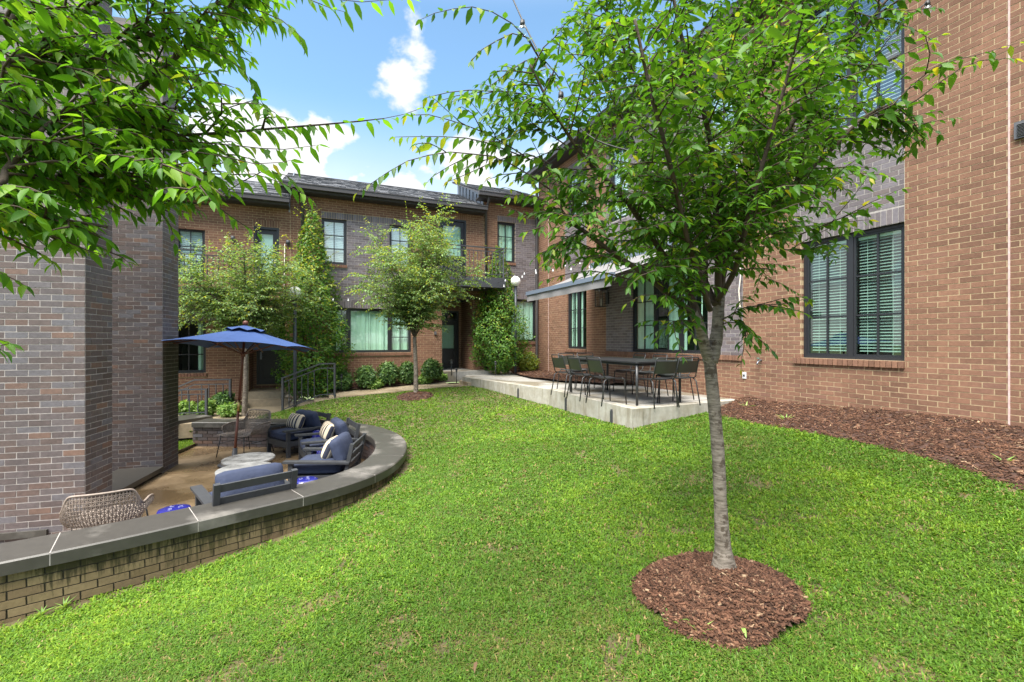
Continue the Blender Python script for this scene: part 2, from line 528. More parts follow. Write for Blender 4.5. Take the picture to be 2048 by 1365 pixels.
def glass_mat(name, tint, refl=1.0):
    m = bpy.data.materials.new(name); m.use_nodes = True
    N, L = m.node_tree.nodes, m.node_tree.links
    N.remove(N['Principled BSDF']); out = N['Material Output']
    t = N.new('ShaderNodeBsdfTransparent'); t.inputs[0].default_value = (*tint, 1)
    gl = N.new('ShaderNodeBsdfGlossy'); gl.inputs['Roughness'].default_value = 0.01
    gl.inputs['Color'].default_value = (0.9, 0.97, 0.97, 1)
    fr = N.new('ShaderNodeLayerWeight'); fr.inputs['Blend'].default_value = 0.5      # the same from both sides of the pane
    pw = N.new('ShaderNodeMath'); pw.operation = 'POWER'; pw.inputs[1].default_value = 4.0; L.new(fr.outputs['Facing'], pw.inputs[0])
    mu = N.new('ShaderNodeMath'); mu.operation = 'MULTIPLY_ADD'; mu.use_clamp = True; mu.inputs[1].default_value = 0.9; mu.inputs[2].default_value = 0.13 * refl
    L.new(pw.outputs[0], mu.inputs[0])
    n = N.new('ShaderNodeTexNoise'); n.inputs['Scale'].default_value = 1.2; n.inputs['Detail'].default_value = 1
    g = N.new('ShaderNodeNewGeometry'); L.new(g.outputs['Position'], n.inputs['Vector'])
    b = N.new('ShaderNodeBump'); b.inputs['Strength'].default_value = 0.04; b.inputs['Distance'].default_value = 0.05
    L.new(n.outputs[0], b.inputs['Height']); L.new(b.outputs[0], gl.inputs['Normal'])
    mx = N.new('ShaderNodeMixShader')
    L.new(mu.outputs[0], mx.inputs[0]); L.new(t.outputs[0], mx.inputs[1]); L.new(gl.outputs[0], mx.inputs[2])
    L.new(mx.outputs[0], out.inputs['Surface'])
    return m

def wet_concrete(name, dry, wet, scale, t0, t1, rdry=0.8, rwet=0.25, streaks=0.0):
    m = bpy.data.materials.new(name); m.use_nodes = True
    N, L = m.node_tree.nodes, m.node_tree.links
    p = N['Principled BSDF']
    g = N.new('ShaderNodeNewGeometry')
    n = N.new('ShaderNodeTexNoise'); n.inputs['Scale'].default_value = scale; n.inputs['Detail'].default_value = 6; n.inputs['Roughness'].default_value = 0.55
    L.new(g.outputs['Position'], n.inputs['Vector'])
    th = N.new('ShaderNodeMapRange'); th.inputs['From Min'].default_value = t0; th.inputs['From Max'].default_value = t1
    L.new(n.outputs[0], th.inputs[0])
    n2 = N.new('ShaderNodeTexNoise'); n2.inputs['Scale'].default_value = 14; n2.inputs['Detail'].default_value = 8
    L.new(g.outputs['Position'], n2.inputs['Vector'])
    mr = N.new('ShaderNodeMapRange'); mr.inputs['To Min'].default_value = 0.7; mr.inputs['To Max'].default_value = 1.3
    L.new(n2.outputs[0], mr.inputs[0])
    c = mixcol(N, L, th.outputs[0], dry, wet)
    sc = N.new('ShaderNodeVectorMath'); sc.operation = 'SCALE'
    L.new(c, sc.inputs[0]); L.new(mr.outputs[0], sc.inputs['Scale'])
    colo = sc.outputs[0]
    if streaks:
        mp = N.new('ShaderNodeMapping'); mp.inputs['Scale'].default_value = (7, 7, 1.1); L.new(g.outputs['Position'], mp.inputs[0])
        ns = N.new('ShaderNodeTexNoise'); ns.inputs['Scale'].default_value = 1.3; ns.inputs['Detail'].default_value = 7; ns.inputs['Roughness'].default_value = 0.65; L.new(mp.outputs[0], ns.inputs['Vector'])
        ms = N.new('ShaderNodeMapRange'); ms.inputs['From Min'].default_value = 0.48; ms.inputs['From Max'].default_value = 0.72; ms.inputs['To Max'].default_value = streaks; L.new(ns.outputs[0], ms.inputs[0])
        colo = mixcol(N, L, ms.outputs[0], colo, (0.14, 0.115, 0.07))
    L.new(colo, p.inputs['Base Color'])
    rr = N.new('ShaderNodeMapRange'); rr.inputs['To Min'].default_value = rdry; rr.inputs['To Max'].default_value = rwet
    L.new(th.outputs[0], rr.inputs[0]); L.new(rr.outputs[0], p.inputs['Roughness'])
    b = N.new('ShaderNodeBump'); b.inputs['Strength'].default_value = 0.12; b.inputs['Distance'].default_value = 0.004
    n3 = N.new('ShaderNodeTexNoise'); n3.inputs['Scale'].default_value = 120; L.new(g.outputs['Position'], n3.inputs['Vector'])
    L.new(n3.outputs[0], b.inputs['Height']); L.new(b.outputs[0], p.inputs['Normal'])
    return m

M = {}
M['brick_red'] = brick_mat('red_brown_brick', [(0.0, (0.145, 0.076, 0.050)), (0.35, (0.178, 0.093, 0.061)), (0.8, (0.205, 0.107, 0.069)), (1.0, (0.168, 0.088, 0.063))])
M['brick_gray'] = brick_mat('slate_grey_brick', [(0.0, (0.095, 0.078, 0.082)), (0.4, (0.13, 0.11, 0.118)), (0.75, (0.155, 0.137, 0.152)), (1.0, (0.125, 0.096, 0.09))], rough=0.6, spec=0.5)
M['brick_dark'] = brick_mat('ironspot_brick', [(0.0, (0.066, 0.047, 0.045)), (0.22, (0.090, 0.074, 0.076)), (0.45, (0.090, 0.062, 0.054)), (0.6, (0.102, 0.097, 0.109)), (0.8, (0.071, 0.054, 0.053)), (0.95, (0.10, 0.064, 0.053)), (1.0, (0.14, 0.082, 0.06))], rough=0.55, grain=0.25, streak=algae, spec=0.55)
M['brick_moss'] = brick_mat('mossy_brick', [(0.0, (0.15, 0.108, 0.056)), (0.5, (0.20, 0.15, 0.08)), (1.0, (0.125, 0.085, 0.048))], streak=moss_streaks)
M['mortar_cream'] = mat('mortar_cream', (0.36, 0.27, 0.165), 0.95, var=0.18, vscale=30)
M['mortar_gray'] = mat('mortar_grey', (0.30, 0.275, 0.26), 0.95, var=0.2, vscale=30)
M['mortar_dark'] = mat('mortar_dark', (0.045, 0.038, 0.025), 0.95, var=0.3, vscale=12)
M['sealant'] = mat('control_joint_sealant', (0.50, 0.36, 0.34), 0.8, var=0.2, vscale=25)
M['frame'] = mat('black_window_frame', (0.017, 0.018, 0.022), 0.42)
M['steel'] = mat('charcoal_steel', (0.042, 0.045, 0.052), 0.42, var=0.1)
M['gutter'] = mat('dark_bronze_gutter', (0.05, 0.045, 0.045), 0.4, var=0.1)
M['flash'] = mat('grey_flashing', (0.2, 0.22, 0.25), 0.4, metal=0.6)
M['door'] = mat('black_door_paint', (0.012, 0.014, 0.018), 0.35)
M['glass'] = glass_mat('green_tinted_glass', (0.66, 0.86, 0.77), 1.0)
M['glass_hi'] = glass_mat('sky_reflecting_glass', (0.76, 0.90, 0.90), 1.8)
M['clear'] = glass_mat('clear_glass', (0.93, 0.96, 0.96), 0.8)
M['curtain'] = mat('white_curtain', (0.84, 0.86, 0.83), 0.9, var=0.05)
M['blind'] = mat('white_blind', (0.85, 0.86, 0.84), 0.6)
M['slat'] = mat('grey_white_slat', (0.40, 0.42, 0.42), 0.6)
M['room'] = mat('dim_room', (0.10, 0.10, 0.095), 0.9)
M['shingle'] = brick_mat('asphalt_shingle', [(0.0, (0.085, 0.088, 0.098)), (0.5, (0.125, 0.13, 0.142)), (1.0, (0.165, 0.17, 0.185))], rough=0.95, grain=0.3)
M['soffit'] = mat('dark_soffit', (0.035, 0.033, 0.034), 0.6)
M['concrete'] = wet_concrete('pale_concrete', (0.34, 0.325, 0.285), (0.25, 0.225, 0.175), 2.2, 0.42, 0.68, 0.85, 0.7, 0.75)
M['slab'] = wet_concrete('patio_slab', (0.29, 0.28, 0.26), (0.19, 0.165, 0.125), 0.9, 0.5, 0.60, 0.8, 0.4)
M['path'] = wet_concrete('tan_path', (0.29, 0.235, 0.16), (0.21, 0.16, 0.098), 1.5, 0.45, 0.65, 0.8, 0.4)
M['wetpatio'] = wet_concrete('damp_brown_patio', (0.235, 0.165, 0.095), (0.125, 0.083, 0.042), 0.9, 0.40, 0.56, 0.6, 0.16)
M['cap'] = wet_concrete('slate_cap', (0.046, 0.043, 0.038), (0.12, 0.112, 0.10), 1.6, 0.52, 0.64, 0.42, 0.65)
M['soil'] = mat('soil', (0.085, 0.068, 0.030), 1.0, var=0.4, vscale=5, bump=0.5, bscale=40)
M['ground'] = mat('far_ground', (0.09, 0.12, 0.04), 1.0, var=0.3, vscale=0.5)
M['mulchbed'] = mat('mulch_base', (0.055, 0.027, 0.018), 1.0, var=0.5, vscale=25, bump=1.0, bscale=60)
M['chips'] = brick_mat('mulch_chips', [(0.0, (0.034, 0.017, 0.010)), (0.4, (0.072, 0.034, 0.020)), (0.75, (0.118, 0.055, 0.032)), (0.95, (0.17, 0.09, 0.053)), (1.0, (0.30, 0.21, 0.13))], rough=0.9)
M['bark'] = None
M['twig'] = mat('brown_twig', (0.055, 0.036, 0.024), 0.8, var=0.3, vscale=20)
M['grass'] = grass_mat()
M['leaf'] = leaf_mat('elm_leaf', [(0.0, (0.030, 0.095, 0.010)), (0.4, (0.050, 0.14, 0.013)), (0.8, (0.085, 0.20, 0.018)), (1.0, (0.15, 0.27, 0.025))], trans=0.4)
M['leaf_near'] = leaf_mat('overhanging_leaf', [(0.0, (0.045, 0.14, 0.012)), (0.35, (0.075, 0.20, 0.015)), (0.8, (0.12, 0.27, 0.02)), (1.0, (0.19, 0.33, 0.03))], trans=0.55)
M['leaf_young'] = leaf_mat('young_leaf', [(0.0, (0.16, 0.24, 0.022)), (0.7, (0.26, 0.31, 0.03)), (1.0, (0.38, 0.34, 0.03))], trans=0.45)
M['leaf_pale'] = leaf_mat('pale_elm_leaf', [(0.0, (0.075, 0.155, 0.045)), (0.5, (0.14, 0.25, 0.075)), (0.85, (0.22, 0.34, 0.12)), (1.0, (0.33, 0.42, 0.20))], trans=0.35)
M['leaf_horn'] = leaf_mat('hornbeam_leaf', [(0.0, (0.032, 0.10, 0.012)), (0.5, (0.062, 0.16, 0.018)), (1.0, (0.14, 0.26, 0.03))], trans=0.3)
M['leaf_shrub'] = leaf_mat('shrub_leaf', [(0.0, (0.032, 0.085, 0.022)), (0.5, (0.06, 0.13, 0.034)), (1.0, (0.14, 0.24, 0.06))], trans=0.25)
M['leaf_hydra'] = leaf_mat('hydrangea_leaf', [(0.0, (0.10, 0.20, 0.04)), (0.6, (0.17, 0.30, 0.06)), (1.0, (0.30, 0.40, 0.12))], trans=0.3)
M['leaf_gold'] = leaf_mat('gold_leaf', [(0.0, (0.15, 0.22, 0.02)), (0.6, (0.25, 0.31, 0.03)), (1.0, (0.36, 0.38, 0.06))], trans=0.35)
M['navy'] = mat('navy_fabric', (0.021, 0.030, 0.064), 0.85, var=0.16, vscale=9, bump=0.9, bscale=14)
M['canopy'] = mat('blue_canopy', (0.019, 0.056, 0.185), 0.8, var=0.08, vscale=6, bump=0.1, bscale=260)
M['wood'] = mat('stained_wood', (0.115, 0.032, 0.016), 0.45, var=0.2, vscale=14)
M['brass'] = mat('brass', (0.5, 0.36, 0.14), 0.35, metal=1.0)
M['char'] = mat('charcoal_wood', (0.034, 0.036, 0.040), 0.5, var=0.2, vscale=16)
M['rattan'] = mat('grey_brown_rattan', (0.22, 0.175, 0.145), 0.6, var=0.2, vscale=30)
M['cobalt'] = mat('cobalt_glaze', (0.016, 0.017, 0.16), 0.15, coat=0.4)
M['white'] = mat('white_glaze', (0.4, 0.42, 0.6), 0.3)
M['zinc'] = wet_concrete('weathered_table_top', (0.25, 0.25, 0.245), (0.15, 0.15, 0.148), 4.0, 0.42, 0.62, 0.55, 0.25)
M['olive'] = mat('olive_black_metal', (0.030, 0.034, 0.026), 0.38)
M['blackmetal'] = mat('black_metal', (0.022, 0.023, 0.025), 0.38)
M['awning'] = mat('grey_awning', (0.17, 0.165, 0.17), 0.9, var=0.05, bump=0.1, bscale=150)
M['awntrim'] = mat('awning_front_bar', (0.12, 0.15, 0.20), 0.5)
M['globe'] = mat('opal_globe', (0.86, 0.86, 0.85), 0.22)
M['lamp_post'] = mat('slate_post', (0.055, 0.065, 0.085), 0.4)
M['stone'] = brick_mat('river_stone', [(0.0, (0.20, 0.17, 0.14)), (0.5, (0.34, 0.29, 0.24)), (1.0, (0.42, 0.33, 0.24))], rough=0.7)
M['lava'] = mat('black_lava_rock', (0.018, 0.018, 0.02), 0.8)
M['cable'] = mat('black_cable', (0.012, 0.012, 0.012), 0.5)
M['socket'] = mat('white_socket', (0.65, 0.66, 0.68), 0.4)
M['cream'] = mat('cream_cord', (0.62, 0.58, 0.5), 0.6)
M['vent'] = mat('vent_grey', (0.09, 0.09, 0.10), 0.45)

def bark_mat():
    m = bpy.data.materials.new('elm_bark'); m.use_nodes = True
    N, L = m.node_tree.nodes, m.node_tree.links
    p = N['Principled BSDF']; p.inputs['Roughness'].default_value = 0.85
    g = N.new('ShaderNodeNewGeometry')
    mp = N.new('ShaderNodeMapping'); mp.inputs['Scale'].default_value = (14, 14, 75)
    L.new(g.outputs['Position'], mp.inputs[0])
    n = N.new('ShaderNodeTexNoise'); n.inputs['Scale'].default_value = 1.0; n.inputs['Detail'].default_value = 6; n.inputs['Roughness'].default_value = 0.65
    L.new(mp.outputs[0], n.inputs['Vector'])
    cr = N.new('ShaderNodeValToRGB'); el = cr.color_ramp.elements
    el[0].position = 0.34; el[0].color = (0.055, 0.042, 0.03, 1); el[1].position = 0.64; el[1].color = (0.235, 0.20, 0.165, 1)
    L.new(n.outputs[0], cr.inputs[0])
    n2 = N.new('ShaderNodeTexNoise'); n2.inputs['Scale'].default_value = 17; n2.inputs['Detail'].default_value = 8; n2.inputs['Roughness'].default_value = 0.7
    L.new(g.outputs['Position'], n2.inputs['Vector'])
    th = N.new('ShaderNodeMapRange'); th.inputs['From Min'].default_value = 0.545; th.inputs['From Max'].default_value = 0.60; th.inputs['To Max'].default_value = 0.85
    L.new(n2.outputs[0], th.inputs[0])
    c = mixcol(N, L, th.outputs[0], cr.outputs[0], (0.045, 0.03, 0.018))
    sep = N.new('ShaderNodeSeparateXYZ'); L.new(g.outputs['Position'], sep.inputs[0])
    L.new(c, p.inputs['Base Color'])
    b = N.new('ShaderNodeBump'); b.inputs['Strength'].default_value = 0.6; b.inputs['Distance'].default_value = 0.006
    L.new(n.outputs[0], b.inputs['Height']); L.new(b.outputs[0], p.inputs['Normal'])
    return m
M['bark'] = bark_mat()
M['limb'] = mat('dark_limb_bark', (0.05, 0.034, 0.024), 0.85, var=0.35, vscale=18, bump=0.5, bscale=50)

def stripe_mat():
    m = bpy.data.materials.new('striped_canvas'); m.use_nodes = True
    N, L = m.node_tree.nodes, m.node_tree.links
    p = N['Principled BSDF']; p.inputs['Roughness'].default_value = 0.9
    tc = N.new('ShaderNodeTexCoord'); sep = N.new('ShaderNodeSeparateXYZ'); L.new(tc.outputs['Object'], sep.inputs[0])
    mu = N.new('ShaderNodeMath'); mu.operation = 'MULTIPLY'; mu.inputs[1].default_value = 11.5; L.new(sep.outputs[0], mu.inputs[0])
    fr = N.new('ShaderNodeMath'); fr.operation = 'FRACT'; L.new(mu.outputs[0], fr.inputs[0])
    gt = N.new('ShaderNodeMath'); gt.operation = 'GREATER_THAN'; gt.inputs[1].default_value = 0.56; L.new(fr.outputs[0], gt.inputs[0])
    L.new(mixcol(N, L, gt.outputs[0], (0.55, 0.46, 0.33), (0.022, 0.025, 0.045)), p.inputs['Base Color'])
    return m
M['stripe'] = stripe_mat()

# ------------------------------------------------------------------ terrain
CTRL = np.array([
    (1.83, 6.94, -1.335), (0.81, 9.74, -1.40), (-1.45, 13.2, -1.27), (1.26, 2.75, -1.52), (0.5, 2.6, -1.56), (2.0, 2.9, -1.45),
    (3.9, 3.6, -1.14), (3.87, 5.2, -1.15), (3.3, 7.5, -1.21), (5.08, 5.87, -0.955), (5.45, 4.99, -0.96), (4.2, 8.0, -1.05),
    (6.0, 3.7, -0.97), (7.0, 1.3, -0.98), (7.6, 0, -1.0), (5.5, 1.0, -1.1), (-3.85, 3.2, -2.13), (-2.95, 3.9, -2.09), (-2.1, 4.85, -2.0), (-1.65, 5.4, -1.87),
    (-1.45, 6.2, -1.84), (-1.5, 7.2, -1.83), (-1.9, 8.2, -1.78), (-2.6, 9.0, -1.72), (-3.84, 9.75, -1.66), (-5.2, 9.85, -1.68),
    (-2.4, 11.3, -1.36), (-4.49, 11.27, -1.42), (-1.92, 12.33, -1.26), (-5.5, 10.7, -1.70), (0, 0.5, -1.78), (0, 2, -1.68), (3, 1, -1.36),
    (-3, 1, -2.1), (-5.5, 1, -2.3), (2, -3, -1.7), (-3, -3, -2.1), (0, 4.5, -1.55), (0, 7, -1.52), (-0.6, 10, -1.45)])
def _rbf():
    P = CTRL[:, :2]
    D = np.linalg.norm(P[:, None] - P[None], axis=2)
    n = len(P)
    A = np.zeros((n + 3, n + 3))
    A[:n, :n] = np.where(D > 0, D, 0) + np.eye(n) * -0.05
    A[:n, n] = 1; A[:n, n + 1:] = P; A[n, :n] = 1; A[n + 1:, :n] = P.T
    return np.linalg.solve(A, np.concatenate([CTRL[:, 2], np.zeros(3)]))
_W = _rbf()
def zl(x, y):
    x = np.atleast_1d(np.asarray(x, float)); y = np.atleast_1d(np.asarray(y, float))
    D = np.sqrt((x[:, None] - CTRL[None, :, 0]) ** 2 + (y[:, None] - CTRL[None, :, 1]) ** 2 + 0.04)
    return D @ _W[:-3] + _W[-3] + _W[-2] * x + _W[-1] * y
def z1(x, y): return float(zl(x, y)[0])

def inside(px, py, poly):
    r = np.zeros(len(px), bool)
    n = len(poly)
    for i in range(n):
        x0, y0 = poly[i]; x1, y1 = poly[(i + 1) % n]
        c = ((y0 > py) != (y1 > py)) & (px < (x1 - x0) * (py - y0) / (y1 - y0 + 1e-12) + x0)
        r ^= c
    return r

def fb(s, d_, z=0.0):                         # point in the rear facade's frame: s to the left, d outwards
    return O2 + EB * s + NB * d_ + UP * z
def fr_(s, d_, z=0.0):                        # point in the right house's frame
    return O2 + ER * s + NRM * d_ + UP * z

# seat wall, upper patio, paths in plan
WALL_OUT = [(-6.5, 9.72), (-5.2, 9.68), (-4.1, 9.56), (-3.15, 9.2), (-2.45, 8.65), (-1.97, 8.0), (-1.69, 7.3), (-1.57, 6.6), (-1.6, 5.95),
            (-1.78, 5.42), (-2.1, 4.95), (-2.55, 4.5), (-3.2, 3.88), (-3.85, 3.36), (-4.8, 2.68), (-6.0, 1.95)]
def catmull(P, n):
    P = [Vector((*p, 0)) if len(p) == 2 else Vector(p) for p in P]
    out = []
    for i in range(len(P) - 1):
        p0 = P[max(i - 1, 0)]; p1 = P[i]; p2 = P[i + 1]; p3 = P[min(i + 2, len(P) - 1)]
        for k in range(n):
            t = k / n
            out.append(0.5 * ((2 * p1) + (p2 - p0) * t + (2 * p0 - 5 * p1 + 4 * p2 - p3) * t * t + (3 * p1 - p0 - 3 * p2 + p3) * t ** 3))
    out.append(P[-1].copy())
    return out
_wo = catmull(WALL_OUT, 10)
def resample(P, step):
    out = [P[0].copy()]; acc = 0.0
    for a, b in zip(P[:-1], P[1:]):
        L_ = (b - a).length
        while acc + L_ >= step:
            t = (step - acc) / L_
            a = a.lerp(b, t); L_ = (b - a).length
            out.append(a.copy()); acc = 0.0
        acc += L_
    return out
WO = resample(_wo, 0.03)                      # outer cap edge, every 3 cm
def left_n(P, i):
    a = P[max(i - 1, 0)]; b = P[min(i + 1, len(P) - 1)]
    t = (b - a).normalized()
    return t, Vector((t.y, -t.x, 0))          # tangent; normal pointing into the sunken patio
def offset(P, dist):
    return [p + left_n(P, i)[1] * dist for i, p in enumerate(P)]
WMID = offset(WO, 0.24)
ZCAP, ZPAT, ZUP = -1.65, -2.15, -1.06
wall_poly = [(p.x, p.y) for p in WMID] + [(-14, 1.5), (-14, 9.6)]
PAT = [Vector((1.83, 6.94, 0)), Vector((0.81, 9.74, 0)), Vector((-1.45, 13.2, 0))]      # front edge of the concrete terrace
pat_poly = [(1.83, 6.94), (0.81, 9.74), (-1.45, 13.2)] + [tuple(fb(s, dd)[:2]) for s, dd in ((2.6, 0.9), (2.6, -0.02), (-0.2, -0.02))] + [(4.3, 8.15)]
walk_poly = [tuple(fb(s, dd)[:2]) for s, dd in ((3.0, 2.0), (6.75, 2.0), (7.6, 2.0), (8.4, 2.2), (14, 2.2), (14, -0.2), (2.2, -0.2), (2.2, 1.3))]
BED = [(3.28, 7.55), (3.43, 6.56), (3.68, 5.82), (3.87, 5.2), (3.95, 4.63), (3.97, 4.13), (3.9, 3.46), (3.85, 2.5), (4.1, 1.0), (4.5, -1.0)]
bed_poly = BED + [tuple(fr_(18, 0.0)[:2]), tuple(fr_(8.25, 0.0)[:2])]
RING_C = Vector((1.22, 2.70, 0)); RING_R = 0.475

def grid_sheet(name, x0, x1, y0, y1, step, keep, zf, material, kind, parent=None, label=None, smooth=True):
    nx, ny = int(round((x1 - x0) / step)), int(round((y1 - y0) / step))
    xs = np.linspace(x0, x1, nx + 1); ys = np.linspace(y0, y1, ny + 1)
    X, Y = np.meshgrid(xs, ys, indexing='ij')
    Z = zf(X.ravel(), Y.ravel())
    V = np.stack([X.ravel(), Y.ravel(), Z], 1)
    i, j = np.meshgrid(np.arange(nx), np.arange(ny), indexing='ij')
    a = (i * (ny + 1) + j).ravel()
    Fq = np.stack([a, a + ny + 1, a + ny + 2, a + 1], 1)
    c = V[Fq].mean(1)
    Fq = Fq[keep(c[:, 0], c[:, 1])]
    used = np.unique(Fq)
    re = np.full(len(V), -1); re[used] = np.arange(len(used))
    return np_mesh(name, V[used], re[Fq], material, parent, smooth=smooth, kind=kind)

def lawn_keep(x, y):
    return ~inside(x, y, wall_poly) & ~inside(x, y, pat_poly) & ~inside(x, y, walk_poly)
setp(grid_sheet('lawn', -9, 8.2, -4, 15, 0.1, lawn_keep, zl, M['soil'], 'structure'), 'sloping lawn soil under the grass')
mb = MB(); mb.add([(-400, -400, -2.9), (400, -400, -2.9), (400, 400, -2.9), (-400, 400, -2.9)], [(0, 1, 2, 3)])
setp(mb.build('ground', M['ground'], kind='structure'), 'wide flat ground around the houses')

def hash_noise(x, y, sc, seed=0):
    """cheap smooth value noise for scattering"""
    x = x * sc + seed * 17.3; y = y * sc + seed * 9.1
    xi, yi = np.floor(x), np.floor(y)
    fx, fy = x - xi, y - yi
    fx = fx * fx * (3 - 2 * fx); fy = fy * fy * (3 - 2 * fy)
    h = lambda a, b: np.modf(np.abs(np.sin(a * 127.1 + b * 311.7 + seed) * 43758.5453))[0]
    return (h(xi, yi) * (1 - fx) + h(xi + 1, yi) * fx) * (1 - fy) + (h(xi, yi + 1) * (1 - fx) + h(xi + 1, yi + 1) * fx) * fy

# mulch bed along the right house and the ring round the tree
def bed_z(x, y):
    xb = np.interp(y, [p[1] for p in BED][::-1], [p[0] for p in BED][::-1])
    t = np.clip((x - xb) / 0.22, 0, 1)
    return zl(x, y) + 0.004 + t * (0.016 + 0.03 * hash_noise(x, y, 2.5, 3) + 0.025 * hash_noise(x, y, 9, 4))
bed = grid_sheet('mulch_bed', 3.0, 8.0, -1, 8.4, 0.05, lambda x, y: inside(x + 0.06 * (hash_noise(x, y, 5, 8) - 0.5), y, bed_poly), bed_z, M['mulchbed'], 'structure')
setp(bed, 'brown bark mulch bed along the right brick house')
def ring_z(x, y):
    r = np.hypot(x - RING_C.x, (y - RING_C.y) * 1.12) / RING_R
    h = 0.13 * np.clip(1 - r ** 1.5, -0.1, 1) + 0.05 * np.exp(-((x - RING_C.x - 0.12) ** 2 + (y - RING_C.y + 0.2) ** 2) / 0.02)
    q = np.clip((1.08 - r) / 0.3, 0, 1)
    return zl(x, y) + h + 0.004 + q * (0.03 * hash_noise(x, y, 7, 5) + 0.02 * hash_noise(x, y, 22, 6))
def ring_keep(x, y):
    a = np.arctan2(y - RING_C.y, x - RING_C.x)
    return np.hypot(x - RING_C.x, (y - RING_C.y) * 1.12) + 0.05 * (hash_noise(x, y, 9, 12) - 0.5) < RING_R * (1 + 0.06 * np.sin(3 * a + 1) + 0.02 * np.sin(7 * a))
setp(grid_sheet('mulch_mound', 0.5, 2.0, 2.0, 3.5, 0.025, ring_keep, ring_z, M['mulchbed'], 'structure'), 'round mound of mulch under the foreground tree')

def chips(name, pts, zf, lmin, lmax, label):
    """slivers of bark: joined loose pieces nobody could count"""
    n = len(pts)
    z = zf(pts[:, 0], pts[:, 1]) + 0.008
    a = NR.uniform(0, 2 * np.pi, n); tilt = NR.normal(0, 0.28, n)
    L_ = NR.uniform(lmin, lmax, n); w = L_ * NR.uniform(0.08, 0.3, n); t = NR.uniform(0.003, 0.007, n)
    dx = np.stack([np.cos(a) * np.cos(tilt), np.sin(a) * np.cos(tilt), np.sin(tilt)], 1)
    sx = np.stack([-np.sin(a), np.cos(a), NR.normal(0, 0.3, n)], 1)
    upv = np.cross(dx, sx)
    c = np.stack([pts[:, 0], pts[:, 1], z], 1)
    V = []
    for i in (-1, 1):
        for j in (-1, 1):
            for k in (-1, 1):
                V.append(c + dx * (i * L_ / 2)[:, None] + sx * (j * w / 2 * (0.6 if i > 0 else 1))[:, None] + upv * (k * t / 2)[:, None])
    V = np.stack(V, 1).reshape(-1, 3)
    fs = np.array([(0, 1, 3, 2), (4, 6, 7, 5), (0, 4, 5, 1), (2, 3, 7, 6), (0, 2, 6, 4), (1, 5, 7, 3)])
    Fq = (np.arange(n)[:, None, None] * 8 + fs[None]).reshape(-1, 4)
    return setp(np_mesh(name, V, Fq, M['chips'], kind='stuff'), label)

def sample_in(x0, x1, y0, y1, n, keep):
    p = np.stack([NR.uniform(x0, x1, n), NR.uniform(y0, y1, n)], 1)
    return p[keep(p[:, 0], p[:, 1])]
p = sample_in(3.0, 7.0, 0.5, 8.4, 60000, lambda x, y: inside(x, y, bed_poly))
chips('mulch', p, bed_z, 0.012, 0.065, 'loose bark chips on the bed by the right house')
p = sample_in(0.6, 1.9, 2.1, 3.4, 26000, ring_keep)
chips('mulch', p, ring_z, 0.008, 0.055, 'loose bark chips on the mound round the tree')

